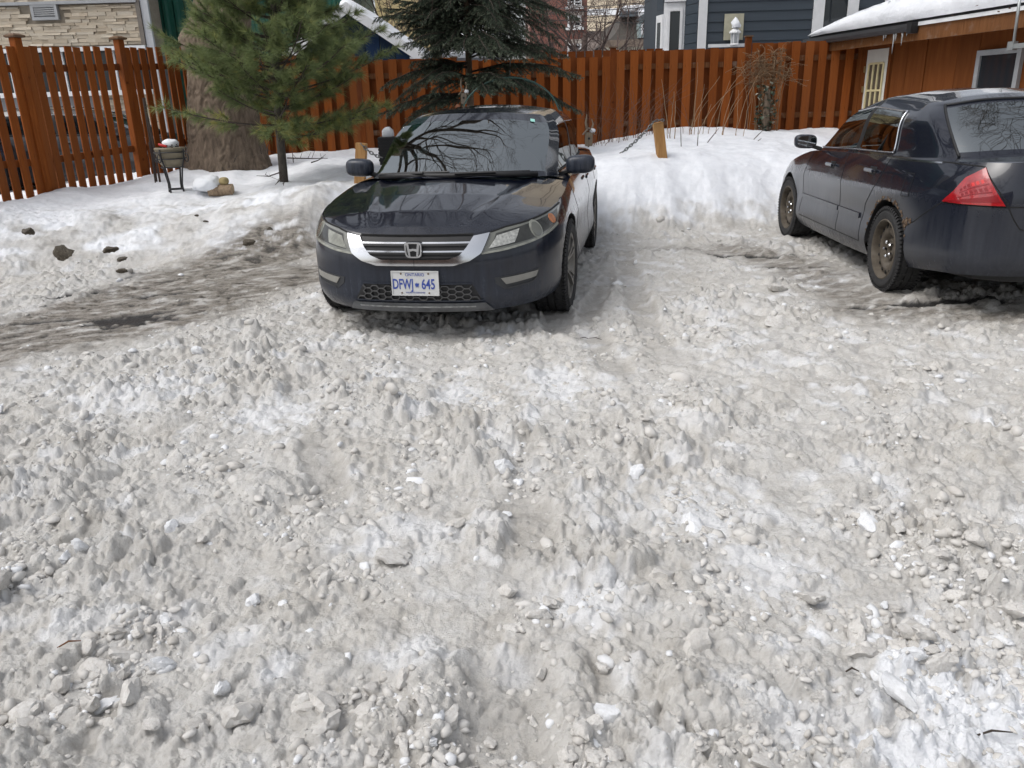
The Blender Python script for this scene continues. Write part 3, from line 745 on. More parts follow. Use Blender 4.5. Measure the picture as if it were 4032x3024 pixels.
# ------------------------------------------------------------------ mansard house, brick house and far buildings
def far_buildings():
    # mansard house
    Y = 36.0; zg = .0; xl = at(2395, 150, Y)[0]; xr = at(2640, 100, Y)[0]; z0 = at(2480, 158, Y)[2]; z1 = at(2510, 56, Y)[2]
    root = empty('mansard_house', (xl, Y, zg)); tag(root, 'small mansard-roofed house with a white dormer left of the bay window', 'house')
    def T(x, y, z): return (x - xl, y - Y, z - zg)
    box_obj('wall', T(xl+.35, Y+.4, zg), T(xr, Y+8, z0), simple('cream_wall', (.50, .47, .38), .7), root)
    shg = NT('mansard_shingle'); br = shg.new('ShaderNodeTexBrick'); br.inputs['Scale'].default_value = 5; shg.link(shg.coord(), br.inputs[0])
    shg.color(shg.mix(shg.noise(1.8, 5), (.045, .040, .036), (.10, .09, .078))).set(Roughness=.85).bump(shg.noise(9, 4, .6, shg.mapped((.6, 1, 4))), .6, .05)
    P = []
    for k in range(9):
        t = k/8; ins = .62*(1-(1-t)**2.2); z = z0 + (z1-z0)*t
        P.append([T(xl+ins, Y+8, z), T(xl+ins, Y+.1+ins, z), T(xr, Y+.1+ins, z)])
    roof = MB().grid(P).build('roof', shg.m, root)
    MB().bar(T(xl+.55, Y+.62, z1+.08), T(xr, Y+.62, z1+.08), .35, .22).build('cornice', simple('slate_trim', (.12, .15, .17), .6), roof)
    MB().bar(T(xl-.25, Y+.05, z0-.12), T(xr, Y+.05, z0-.12), .45, .26).build('eave', simple('brown_eave', (.22, .17, .13), .7), roof)
    xd0, xd1 = at(2516, 110, Y-.1)[0], at(2562, 110, Y-.1)[0]; zd0, zd1 = at(2540, 148, Y-.1)[2], at(2540, 80, Y-.1)[2]
    dm = MB().box(T(xd0, Y-.05, zd0), T(xd1, Y+1.2, zd1)).build('dormer', simple('dormer_trim', (.30, .37, .38), .6), roof)
    window_unit(dm, xd0+.10, xd1-.10, Y-.06, zd0+.12, zd1-.1, T, .06, 'h')
    arc = [T((xd0+xd1)/2 + math.cos(a)*(xd1-xd0)*.62, Y-.15, zd1 + math.sin(a)*.22) for a in np.linspace(math.pi, 0, 9)]
    b = MB(); b.add(arc + [(x, y+1.2, z) for x, y, z in arc], [(i, i+1, i+10, i+9) for i in range(8)] + [tuple(range(8, -1, -1))]); b.build('dormer_roof', simple('dormer_lead', (.10, .12, .13), .5), dm)
    for lab, (pa, pb), wy in (('snow strip along the mansard roof top', (T(xl+.6, Y+.55, z1+.26), T(xr, Y+.55, z1+.26)), .5), ('snow cushion on the dormer roof', (T(xd0, Y+.2, zd1+.27), T(xd1, Y+.2, zd1+.27)), .7), ('snow on the lower eave of the mansard house', (T(xl+1.9, Y-.1, z0-.02), T(xr, Y-.1, z0-.02)), .6)):
        s = MB().tube([Vector(pa), Vector(pa).lerp(Vector(pb), .02), Vector(pa).lerp(Vector(pb), .3), Vector(pa).lerp(Vector(pb), .7), Vector(pa).lerp(Vector(pb), .98), Vector(pb)], [.02, .13, .17, .15, .13, .02], 8).build('eave_snow', M_snow, None, smooth=True)
        s.location = root.location; tag(s, lab, 'snow')
    # meter box on the mansard side
    # brick house
    Yb = 44.0; xa, xb = at(2085, 100, Yb)[0], at(2312, 100, Yb)[0]; zt = at(2200, -40, Yb)[2]
    bk = empty('brick_house', (xa, Yb, 0)); tag(bk, 'red brick house with white sash windows seen through bare branches', 'house')
    bm_ = NT('far_brick'); t = bm_.new('ShaderNodeTexBrick'); t.inputs['Scale'].default_value = 4.4; t.inputs['Color1'].default_value = (.20, .062, .045, 1); t.inputs['Color2'].default_value = (.14, .045, .035, 1); t.inputs['Mortar'].default_value = (.24, .18, .15, 1); t.inputs['Mortar Size'].default_value = .012
    bm_.link(bm_.mapped((1, 1, 1), (math.pi/2, 0, 0)), t.inputs['Vector']); bm_.color(bm_.mix(bm_.ramp(bm_.noise(.8, 5), [(.35, 0), (.7, .5)]), t.outputs[0], (.26, .13, .10))).set(Roughness=.85)
    def TB(x, y, z): return (x - xa, y - Yb, z)
    box_obj('wall', TB(xa, Yb+.05, 0), TB(xb, Yb+8, zt), bm_.m, bk)
    for (p0, p1), mm in (((62, 108), 'x'), ((172, 215), 'x'), ((-10, 26), 'x')):
        a, b2 = at(2234, 80, Yb)[0], at(2290, 80, Yb)[0]; zz1, zz0 = at(2262, p0, Yb)[2], at(2262, p1, Yb)[2]
        window_unit(bk, a, b2, Yb-.0, zz0, zz1, TB, .09, mm)
        box_obj('lintel', TB(a-.1, Yb-.05, zz1+.01), TB(b2+.1, Yb+.05, zz1+.2), simple('lintel_stone%d' % p0, (.42, .38, .34), .8), bk)
        box_obj('sill', TB(a-.1, Yb-.12, zz0-.12), TB(b2+.1, Yb+.05, zz0-.01), M_white, bk)
    # low brown roof between brick house and mansard
    Yr = 42.0; x0, x1 = at(2306, 150, Yr)[0], at(2440, 150, Yr)[0]
    r = empty('low_brown_house', (x0, Yr, 0)); tag(r, 'low grey-brown house between the brick house and the mansard', 'house')
    zz = at(2370, 100, Yr)[2]; tx = simple('brown_shingle_far', (.17, .14, .125), .85, .25, 2)
    box_obj('wall', (0, .3, 0), (x1-x0, 7, zz-1.2), tx, r)
    MB().add([(0, 0, zz-1.2), (x1-x0, 0, zz-1.2), (x1-x0, 3, zz), (0, 3, zz), (0, 0, zz-1.35), (x1-x0, 0, zz-1.35), (x1-x0, 3, zz-.15), (0, 3, zz-.15)], [(0, 1, 2, 3), (7, 6, 5, 4), (0, 4, 5, 1), (0, 3, 7, 4), (1, 5, 6, 2)]).build('roof', tx, r)
    # beige apartment block far behind
    Ya = 75.0; x0, x1 = at(2290, 40, Ya)[0], at(2800, 40, Ya)[0]; zz = 40
    a = empty('beige_apartment_block', (x0, Ya, 0)); tag(a, 'plain beige apartment block rising far behind the mansard house', 'building')
    bei = simple('beige_stucco', (.62, .52, .38), .8, .06, .3)
    box_obj('wall', (0, .5, 0), (x1-x0, 12, zz), bei, a)
    zl = at(2450, 43, Ya)[2]
    box_obj('wall_band', (-.1, .3, zl-.25), (x1-x0, .5, zl+.25), M_white, a)
    for pxx in (2447, 2500):
        xx = at(pxx, 20, Ya)[0] - x0; box_obj('wall_joint', (xx-.12, .38, zl), (xx+.12, .5, zz), simple('joint%d' % pxx, (.22, .17, .12), .7), a)
    # roof hut and small turret near the top edge
    Yt = 55.0; x0, x1 = at(2537, 30, Yt)[0], at(2600, 30, Yt)[0]
    t_ = empty('grey_roof_turret', (x0, Yt, 0)); tag(t_, 'grey roof turret with a small window above the mansard roof', 'building')
    zz0, zz1 = at(2560, 48, Yt)[2], at(2560, 16, Yt)[2]
    box_obj('wall', (0, 0, 0), (x1-x0, 4, zz1), simple('turret_grey', (.13, .12, .12), .8), t_)
    window_unit(t_, x0+.45, x1-.1, Yt-.02, zz0+.1, zz1-.12, lambda x, y, z: (x-x0, y-Yt, z), .08)
    # yellow house and snowy roof behind the shed
    Yy = 30.0; x0, x1 = at(1480, 60, Yy)[0], at(1735, 60, Yy)[0]
    yh = empty('yellow_house', (x0, Yy, 0)); tag(yh, 'pale yellow house wall behind the shed roof and bare twigs', 'house')
    box_obj('wall', (0, 0, 0), (x1-x0, 6, 9), simple('yellow_stucco', (.58, .46, .24), .8, .08, .6), yh)
    box_obj('corner_board', (x1-x0-.2, -.05, 0), (x1-x0+.05, .0, 9), simple('ochre_trim', (.35, .26, .14), .7), yh)
    Ys = 26.0; x0, x1 = at(1700, 150, Ys)[0], at(1990, 150, Ys)[0]; z0, z1 = at(1800, 205, Ys)[2], at(1780, 60, Ys)[2]
    sh = empty('snowy_roof_house', (x0, Ys, 0)); tag(sh, 'white snow-covered roof showing between spruce branches', 'house')
    box_obj('wall', (.2, .6, 0), (x1-x0-.2, 6, z0), simple('grey_wall_far', (.3, .3, .31), .8), sh)
    MB().add([(0, .3, z0), (x1-x0, .3, z0), (x1-x0, 3.2, z1), (0, 3.2, z1), (0, .3, z0-.15), (x1-x0, .3, z0-.15), (x1-x0, 3.2, z1-.15), (0, 3.2, z1-.15)], [(0, 1, 2, 3), (7, 6, 5, 4), (0, 4, 5, 1), (0, 3, 7, 4), (1, 5, 6, 2)]).build('roof', M_snow, sh)
far_buildings()

# ------------------------------------------------------------------ brown garage on the right
def garage():
    P = np.array([6.12, 14.75]); Q = at(4060, 90, 11.2)[:2]
    d = (Q-P)/np.hypot(*(Q-P)); ang = math.atan2(d[1], d[0]); n3 = np.array([d[1], -d[0], 0]); p3 = np.array([P[0], P[1], 0])
    if n3[0] > 0: n3 = -n3
    zg = .5
    root = empty('brown_garage', (P[0], P[1], zg), ang); tag(root, 'brown plywood garage with a white-framed door and snow-laden eave at right', 'garage')
    def loc(px, py, off=0):
        w = on_plane(px, py, p3 + n3*off, n3); v = w - np.array([P[0], P[1], zg]); return (v[0]*d[0] + v[1]*d[1], v[2])
    L = 8.0; ply = NT('brown_plywood')
    g = ply.noise(2.5, 6, .6, ply.mapped((8, 8, .6))); c = ply.mix(ply.ramp(g, [(.3, 0), (.7, 1)]), (.135, .041, .010), (.195, .064, .017)); c = ply.mix(ply.math('MULTIPLY', ply.rand(), .35), c, (.05, .018, .007))
    ply.color(c).set(Roughness=.7).bump(g, .15, .004); ply.b.inputs['Specular IOR Level'].default_value = .12
    ze = 2.42 - zg
    # local +y points into the garage
    box_obj('wall', (.0, .05, -.4), (L, 4, ze + .0), ply.m, root)
    dx0, dz1 = loc(3418, 198); dx1, _ = loc(3502, 200); sx, _ = loc(3648, 154); wx0, wz1 = loc(3850, 200); wx1, _ = loc(4022, 215)
    wz0 = loc(3835, 332)[1] - .15
    edges = [0, (0+dx0)/2, dx0-.07]; 
    for a, b in ((0, dx0*.42), (dx0*.42, dx0-.07), (dx1+.07, (dx1+sx)/2), ((dx1+sx)/2, sx), (sx, (sx+wx0)/2+.1), ((sx+wx0)/2+.1, wx0-.02), (wx1+.02, L)):
        if b-a > .02: box_obj('plywood_panel', (a+.004, .03 - (.0 if a < sx-.01 else -.015), -.4), (b-.004, .055, ze), ply.m, root)
    # door
    dr = MB().box((dx0, .0, -.4), (dx1, .048, dz1)).build('door', simple('cream_white_door', (.62, .615, .57), .5, .05), root)
    box_obj('door_frame', (dx0-.07, -.01, -.4), (dx0-.003, .05, dz1+.09), ply.m, root); box_obj('door_frame', (dx1+.003, -.01, -.4), (dx1+.07, .05, dz1+.09), ply.m, root); box_obj('door_frame', (dx0-.003, -.01, dz1+.003), (dx1+.003, .05, dz1+.09), ply.m, root)
    w = dx1-dx0; lx0, lx1 = dx0+w*.16, dx1-w*.16; lz1 = dz1-.22; lz0 = lz1-.85
    yel = simple('yellowed_muntin', (.62, .54, .31), .5, .05)
    box_obj('pane', (lx0, -.004, lz0), (lx1, -.001, lz1), glass_mat('door_glass', (.10, .085, .065), .1), dr)
    for k in range(4): x = lx0 + (lx1-lx0)*k/3; box_obj('muntin', (x-.016, -.022, lz0), (x+.016, -.005, lz1), yel, dr)
    for k in range(3): z = lz0 + (lz1-lz0)*k/2; box_obj('muntin', (lx0+.017, -.020, z-.016), (lx1-.017, -.005, z+.016), yel, dr)
    for z in (dz1-.3, dz1-.62): box_obj('hinge', (dx0-.025, -.028, z-.05), (dx0+.012, -.012, z+.05), simple('brass%.1f' % z, (.35, .27, .13), .4, metallic=.8), dr)
    # window
    f = MB(); fr = .07
    for a in (((wx0, wz0), (wx1, wz0+fr)), ((wx0, wz1-fr), (wx1, wz1)), ((wx0, wz0+fr), (wx0+fr, wz1-fr)), ((wx1-fr, wz0+fr), (wx1, wz1-fr))): f.box((a[0][0], -.01, a[0][1]), (a[1][0], .05, a[1][1]))
    wn = f.build('window', simple('grey_window_frame', (.30, .31, .32), .5), root); box_obj('pane', (wx0+fr*.8, .02, wz0+fr*.8), (wx1-fr*.8, .035, wz1-fr*.8), M_pane, wn)
    # eave: fascia board, gutter on the far part, roof slab
    ov = .42
    def eav(px, py): return loc(px, py, ov)
    gx0, gz0 = eav(3190, 160); gx1, gz1 = eav(3602, 108); ex = L
    zt = (gz0+gz1)/2
    slope_z = (loc(4030, 75, ov)[1]-zt)/(loc(4030, 75, ov)[0]-gx0) if True else 0
    box_obj('soffit', (gx0+.05, -ov+.03, zt-.10), (ex, .04, zt-.06), ply.m, root)
    MB().bar((gx0+.05, -ov+.02, zt-.10), (ex, -ov+.02, zt-.10), .04, .20).build('fascia', wood_mat('fascia_wood', (.13, .052, .019), (.19, .085, .034), .1, grey=.4), root)
    MB().bar((gx1, -ov-.015, zt+.025), (ex, -ov-.015, zt+.025), .03, .05).build('drip_edge', M_white, root)
    roof = MB().add([(gx0, -ov-.02, zt+.02), (ex, -ov-.02, zt+.02), (ex, 4.2, zt+.75), (gx0, 4.2, zt+.75), (gx0, -ov-.02, zt+.08), (ex, -ov-.02, zt+.08), (ex, 4.2, zt+.81), (gx0, 4.2, zt+.81)], [(0, 3, 2, 1), (4, 5, 6, 7), (0, 1, 5, 4), (1, 2, 6, 5), (2, 3, 7, 6), (3, 0, 4, 7)]).build('roof', simple('roof_felt', (.03, .03, .032), .8), root)
    gut = MB(); prof = [(0, .0), (-.015, -.07), (-.05, -.105), (-.10, -.10), (-.125, -.05), (-.13, .0), (-.12, .0), (-.115, -.045), (-.095, -.088), (-.052, -.092), (-.025, -.06), (-.012, 0)]
    vs = [(gx0-.03, -ov-.005+y, zt+.035+z) for y, z in prof] + [(gx1, -ov-.005+y, zt+.035+z) for y, z in prof]; npf = len(prof)
    gut.add(vs, [(i, (i+1) % npf, npf+(i+1) % npf, npf+i) for i in range(npf)] + [(0, 11, 10, 1), (1, 10, 9, 2), (2, 9, 8, 3), (3, 8, 7, 4), (4, 7, 6, 5), tuple(npf+i for i in (1, 10, 11, 0)), tuple(npf+i for i in (2, 9, 10, 1)), tuple(npf+i for i in (3, 8, 9, 2)), tuple(npf+i for i in (4, 7, 8, 3)), tuple(npf+i for i in (5, 6, 7, 4))])
    gm = simple('charcoal_gutter', (.05, .052, .056), .35, .1); gu = gut.build('gutter', gm, root)
    box_obj('gutter_end', (gx1+.002, -ov-.14, zt-.10), (gx1+.10, -ov-.02, zt+.05), M_black, gu)
    p0 = (gx0+.10, -ov-.07, zt-.06); MB().tube([p0, (gx0+.10, -ov-.07, zt-.20), (gx0+.14, -ov-.04, zt-.27), (gx0+.24, -ov+.05, zt-.31), (gx0+.42, -.08, zt-.36), (gx0+.46, -.05, zt-.45), (gx0+.46, -.05, zt-1.6)], .045, 10).build('downspout', M_black, root, smooth=True)
    # icicles
    ice = NT('ice'); ice.color((.75, .8, .82)).set(Roughness=.08); ice.b.inputs['Transmission Weight'].default_value = .6
    for pxx, l in ((3540, .30), (3548, .12), (3573, .20), (3500, .10), (3590, .07), (3508, .06)):
        xx = eav(pxx, 115)[0]; o = MB().tube([(0, 0, 0), (.004, 0, -l*.35), (-.003, .002, -l*.7), (0, 0, -l)], [.017, .012, .007, .001], 6).build('icicle', ice.m, root, smooth=True); o.location = (xx, -ov-.075, zt-.06)
    # roof snow
    P_ = []; nx, ny = 150, 46; xs0 = gx0 + .05
    xx = np.linspace(xs0, ex, nx); yy = np.concatenate([np.full(6, -ov-.06), np.linspace(-ov-.06, 4.0, ny-6)])
    rows = []
    for i, x in enumerate(xx):
        row = []
        thick = .52*math.sqrt(min(1, max(0, (x-xs0)/3.0)))*(.93+.07*math.sin(x*2)) + .02
        for j, y in enumerate(yy):
            if j < 6:
                t = j/5; yo = y - .05*math.sin(t*math.pi)*1.0 + .025*float(perlin(np.array([x*5]), np.array([t*2.]), 3)[0]) + .10*t*t
                z = zt + .085 + thick*.78*t
            else:
                t = (y+ov+.06)/(4.06+ov); yo = y + .10*(1-t); z = zt + .085 + t*.73 + thick*(.78+.22*min(1, t*6)) + .03*float(fbm(np.array([x*1.1]), np.array([y*1.1]), 3, 5)[0])
            row.append((x, yo, z))
        rows.append(row)
    s = MB().grid(rows, True).build('roof_snow', M_snow, None, smooth=True); s.location = root.location; s.rotation_euler = root.rotation_euler
    tag(s, 'thick rounded snow slab on the brown garage roof', 'snow')
    lf = simple('dead_leaf', (.10, .045, .022), .8)
    for k, (pxx, pyy) in enumerate(((3860, 22), (3946, 45), (3765, 60), (3925, 70), (3990, 32))):
        q = loc(pxx, pyy, ov+.045); o = MB().add([(-.02, 0, 0), (0, -.012, .012), (.022, 0, .004), (0, .008, -.012)], [(0, 1, 2, 3)]).build('dead_leaf', lf); 
        md = o.modifiers.new('s', 'SOLIDIFY'); md.thickness = .002
        M = root.matrix_basis if False else Matrix.Translation(root.location) @ Matrix.Rotation(ang, 4, 'Z'); o.location = M @ Vector((q[0], -ov-.10, q[1])); o.rotation_euler = (random.random(), random.random(), random.random()*3)
        tag(o, ['upper of two dead leaves near the right end of the garage snow', 'brown leaf low on the garage snow above the window', 'leftmost dead leaf on the garage snow', 'dead leaf close to the eave of the garage snow', 'dead leaf at the garage snow right edge, beside the metal rod'][k], 'leaf')
    # galvanised rod and bracket hanging at the right edge of the picture
    r = loc(4012, 5, ov+.25); q = loc(3990, 180, ov+.25)
    br = empty('metal_bracket_rod', tuple(Matrix.Translation(root.location) @ Matrix.Rotation(ang, 4, 'Z') @ Vector((q[0], -ov-.25, q[1]))), ang); tag(br, 'galvanised rod with an angle bracket hanging before the garage window', 'bracket')
    gal = simple('galvanised', (.36, .38, .38), .4, .1, metallic=.6)
    MB().tube([(0, 0, 0), (r[0]-q[0], 0, r[1]-q[1]+.2)], .018, 8).build('rod', gal, br, smooth=True)
    MB().box((-.05, -.03, -.035), (.9, .03, .02)).build('bracket_arm', gal, br)
    MB().box((-.06, -.035, -.05), (.03, .035, .05)).build('bracket_plate', gal, br)
garage()
# ------------------------------------------------------------------ trees and plants
def bark_mat(name, a, b, sc=6):
    m = NT(name); n = m.noise(sc, 8, .7, m.mapped((3, 3, .7)), .5); m.color(m.mix(m.ramp(n, [(.33, 0), (.68, 1)]), a, b)).set(Roughness=.9).bump(n, .7, .02); return m.m
M_bark = bark_mat('old_bark', (.075, .055, .039), (.235, .178, .128)); M_twig = bark_mat('dark_twig', (.035, .027, .021), (.075, .058, .045)); M_bark2 = bark_mat('spruce_bark', (.11, .075, .05), (.20, .145, .10))
def grow(mb, p, d, L, r, depth, rnd, spread=.75, nseg=5, up=.05, minr=.004, sides=5, kids=(2, 4), droop=0):
    pts = [Vector(p)]; rad = [r]; d = Vector(d).normalized()
    for i in range(nseg):
        d = (d + Vector((rnd.gauss(0, .13), rnd.gauss(0, .13), rnd.gauss(0, .10) + up - droop))).normalized(); pts.append(pts[-1] + d*L/nseg); rad.append(max(minr, r*(1 - .55*(i+1)/nseg)))
    mb.tube(pts, rad, sides if r > .03 else 3 if r < .012 else 4, False)
    if depth <= 0: return
    n = rnd.randint(*kids) + 1
    for k in range(n):
        t = rnd.uniform(.3, .98) if k else 1.0; i = min(int(t*nseg), nseg-1); q = pts[i].lerp(pts[i+1], t*nseg - i) if t < 1 else pts[-1]
        ax = Vector((rnd.gauss(0, 1), rnd.gauss(0, 1), rnd.gauss(0, .7))).normalized(); dd = (d*(1 - .35*(k > 0)) + ax*spread*(1 if k else .5)).normalized()
        grow(mb, q, dd, L*rnd.uniform(.52, .78), max(minr, rad[min(i+1, nseg)]*rnd.uniform(.5, .8)), depth-1, rnd, spread, max(3, nseg-1), up, minr, sides, kids, droop)

def old_tree():
    Y = 13.3; base = at(890, 595, Y); x0 = base[0]; z0 = cz(x0, Y) - .15
    root = empty('old_maple_tree', (x0, Y, z0)); tag(root, 'massive old tree trunk with furrowed bark beside the picket fence', 'tree')
    cxp = [(895, 595), (882, 480), (878, 380), (872, 280), (862, 150), (872, 60), (876, 0)]
    zs = [at(px, py, Y)[2]-z0 for px, py in cxp]; xs = [at(px, py, Y)[0]-x0 for px, py in cxp]
    rs = [.61, .53, .50, .48, .44, .41, .395]
    nz, na = 250, 190; zz = np.linspace(0, 5.2, nz)[:, None]; a = np.linspace(0, 2*np.pi, na, endpoint=False)[None]
    zt = np.interp(zz, [0] + zs[1:] + [5.2], xs[:1] + xs[1:] + [xs[-1]+.02]); rr = np.interp(zz, [0] + zs[1:] + [5.2], rs + [.40])
    bur = .13*np.exp(-((zz-np.interp(150, [0, 280], [zs[6], zs[3]]))/.22)**2)*np.exp(-((np.angle(np.exp(1j*(a-3.3))))/.6)**2)       # burl on the left
    fl = .10*np.clip(1-zz/.7, 0, 1)**2*(1+.6*np.cos(a*5+1))
    u = a*rr*1.0; w = np.cos(a); s_ = np.sin(a)
    n1 = perlin(w*6.5 + s_*3.1 + 20, s_*6.5 + zz*1.1, 3) ; n2 = perlin(a*rr*16+3*perlin(a*3, zz*2.5, 4)*1.2, zz*2.6, 5); n3 = perlin(a*rr*38, zz*8+9, 6)
    rid = 1-np.abs(n2)*2.4; r = rr + bur + fl + .022*n1 + .030*np.clip(rid, -.6, 1) + .008*n3
    V = np.stack([zt + r*w, r*s_*1.0, np.repeat(zz, na, 1)], -1).reshape(-1, 3)
    i = np.arange(nz-1)[:, None]*na; j = np.arange(na)[None]; F = np.stack([i+j, i+(j+1) % na, i+na+(j+1) % na, i+na+j], -1).reshape(-1, 4)
    obj('trunk', np_mesh('trunk', V, F, M_bark, True), None, root)
    mb = MB(); rnd = random.Random(11); top = Vector((xs[-1]+.02, 0, 5.1))
    for d, L, r in (((.75, -.62, .55), 4.2, .20), ((.35, -.85, .75), 4.0, .19), ((-.6, -.5, .8), 3.6, .17), ((.15, .5, 1), 3.8, .2), ((-.5, .5, .9), 3.4, .16), ((1.0, -.1, .7), 4.2, .19), ((.55, -1.0, .6), 4.4, .15)):
        grow(mb, top - Vector((0, 0, .25)), d, L, r, 5, rnd, .55, 6, .09, .0045, 7, (2, 3))
    mb.build('crown', M_twig, root, smooth=True)
    # pale dead stalks leaning on the trunk
    for (ax, ay), (bx, by) in (((795, 0), (852, 158)), ((862, 0), (880, 60))):
        p, q = at(ax, ay, Y-.62), at(bx, by, Y-.62); o = MB().tube([(0, 0, 0), tuple(q-p)], .011, 5).build('dead_stalk', simple('straw%d' % ax, (.42, .35, .25), .8)); o.location = p
        tag(o, 'long pale dead stalk leaning across the old trunk' if ax < 800 else 'short pale dead stalk on the right of the old trunk', 'stalk')
old_tree()

def needles(P, D, n, ln, wd, ang, rs, flat=0.0):
    """P,D (k,3): n needles round each point, opening at angle ang from direction D -> verts, faces (triangles)"""
    k = len(P); P = np.repeat(P, n, 0); D = np.repeat(D, n, 0); D = D/np.linalg.norm(D, axis=1)[:, None]
    rnd = rs.normal(size=P.shape); rnd -= (rnd*D).sum(1)[:, None]*D; rnd /= np.linalg.norm(rnd, axis=1)[:, None]
    a = rs.uniform(ang[0], ang[1], len(P))[:, None]; d = D*np.cos(a) + rnd*np.sin(a); d[:, 2] -= flat*rs.uniform(0, 1, len(P))
    l = rs.uniform(ln[0], ln[1], len(P))[:, None]; sd = np.cross(d, rs.normal(size=P.shape)); sd /= np.linalg.norm(sd, axis=1)[:, None]
    V = np.stack([P - sd*wd/2, P + sd*wd/2, P + d*l], 1).reshape(-1, 3); return V
def foliage_obj(name, V, mat, parent, shade):
    F = np.arange(len(V)).reshape(-1, 3); me = np_mesh(name, V, F, mat, False, {'shade': shade}); o = obj(name, me, None, parent); return o
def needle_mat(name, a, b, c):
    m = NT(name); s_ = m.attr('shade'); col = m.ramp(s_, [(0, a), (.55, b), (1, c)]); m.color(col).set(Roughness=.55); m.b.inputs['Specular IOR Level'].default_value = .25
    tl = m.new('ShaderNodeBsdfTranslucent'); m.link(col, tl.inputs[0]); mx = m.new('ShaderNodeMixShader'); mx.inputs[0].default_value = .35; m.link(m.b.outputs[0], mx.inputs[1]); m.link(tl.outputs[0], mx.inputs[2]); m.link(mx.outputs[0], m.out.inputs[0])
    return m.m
def young_pine():
    Y = 10.8; b = at(1118, 716, Y); x0 = b[0]; z0 = cz(x0, Y) - .05; rs = np.random.default_rng(5)
    root = empty('young_pine_tree', (x0, Y, z0)); tag(root, 'young soft-needled pine on a thin trunk left of the black sedan', 'tree')
    tx = [0, at(1095, 450, Y)[0]-x0, at(1078, 80, Y)[0]-x0, at(1075, -150, Y)[0]-x0]; tz = [0, at(1095, 450, Y)[2]-z0, at(1078, 80, Y)[2]-z0, at(1075, -150, Y)[2]-z0]
    def tr(z): return np.array([np.interp(z, tz, tx), 0, z])
    H = 4.6
    MB().tube([tr(z) for z in np.linspace(0, 3.9, 14)], list(np.linspace(.058, .022, 14)), 10).build('trunk', bark_mat('pine_bark', (.05, .043, .036), (.105, .092, .075), 14), root, smooth=True)
    tw = MB(); TP = []; TD = []; SH = []
    wh = []
    for py, L, n, yel in ((548, .95, 4, .75), (500, 1.15, 3, .8), (445, .9, 5, .3), (400, 1.2, 7, .25), (355, 1.25, 7, .2), (310, 1.25, 7, .15), (258, 1.2, 7, .1), (205, 1.0, 7, .05), (140, .86, 7, .05), (75, .76, 7, 0), (15, .66, 6, 0), (-50, .58, 6, 0), (-120, .5, 6, 0), (-190, .4, 6, 0)):
        z = at(1095, py, Y)[2] - z0; ph = rs.uniform(0, 6.28)
        for k in range(n):
            az_ = ph + 2*np.pi*k/n + rs.normal(0, .2); wh.append((z + rs.normal(0, .04), az_, 1.18*L*rs.uniform(.75, 1.08), yel))
    zl = at(1118, 520, Y)[2]-z0
    wh = [w for w in wh if not (w[0] < zl and math.cos(w[1]) < -.1)]      # lowest branches only to the right
    wh += [(zl+.02, .15, 1.40, .9), (zl+.06, -.35, 1.25, .9), (zl-.05, -.9, .8, .8)]
    for z, az_, L, yel in wh:
        p = tr(z); d = np.array([math.cos(az_), math.sin(az_), .12 if yel < .5 else -.02]); pts = [p]
        for s in range(8):
            d = d + np.array([rs.normal(0, .05), rs.normal(0, .05), .045]); d /= np.linalg.norm(d); pts.append(pts[-1] + d*L/8)
        tw.tube(pts, list(np.linspace(.014, .004, 9)), 4, False); pts = np.array(pts)
        for s in np.arange(.28, 1.0, .055):
            i = int(s*8); f = s*8-i; q = pts[i]*(1-f)+pts[min(i+1, 8)]*f; dd = pts[min(i+1, 8)]-pts[i]; dd /= np.linalg.norm(dd)
            sd = np.cross(dd, [0, 0, 1])*rs.choice([-1, 1]) + np.array([0, 0, rs.normal(.12, .3)]); td = dd*.75+sd*.8; td /= np.linalg.norm(td); tl = (.36*(1-s)+.14)*rs.uniform(.7, 1.2)
            tp = [q + td*tl*t + np.array([0, 0, .06*t*t*tl]) for t in (0, .35, .7, 1)]; tw.tube(tp, .0035, 3, False)
            for t in np.arange(.35, 1.01, max(.12, .045/tl)):
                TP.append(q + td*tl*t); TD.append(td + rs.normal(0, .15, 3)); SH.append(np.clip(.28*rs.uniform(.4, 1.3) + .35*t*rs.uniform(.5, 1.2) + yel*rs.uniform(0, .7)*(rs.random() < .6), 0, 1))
        TP.append(pts[-1]); TD.append(d); SH.append(.6)
    tw.build('branches', M_twig, root)
    TP, TD, SH = map(np.array, (TP, TD, SH)); n = 30
    V = needles(TP, TD, n, (.08, .155), .0052, (.15, 1.0), rs, .25)
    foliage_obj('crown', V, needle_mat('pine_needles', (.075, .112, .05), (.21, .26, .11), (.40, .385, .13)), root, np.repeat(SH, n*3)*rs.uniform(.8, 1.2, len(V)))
young_pine()

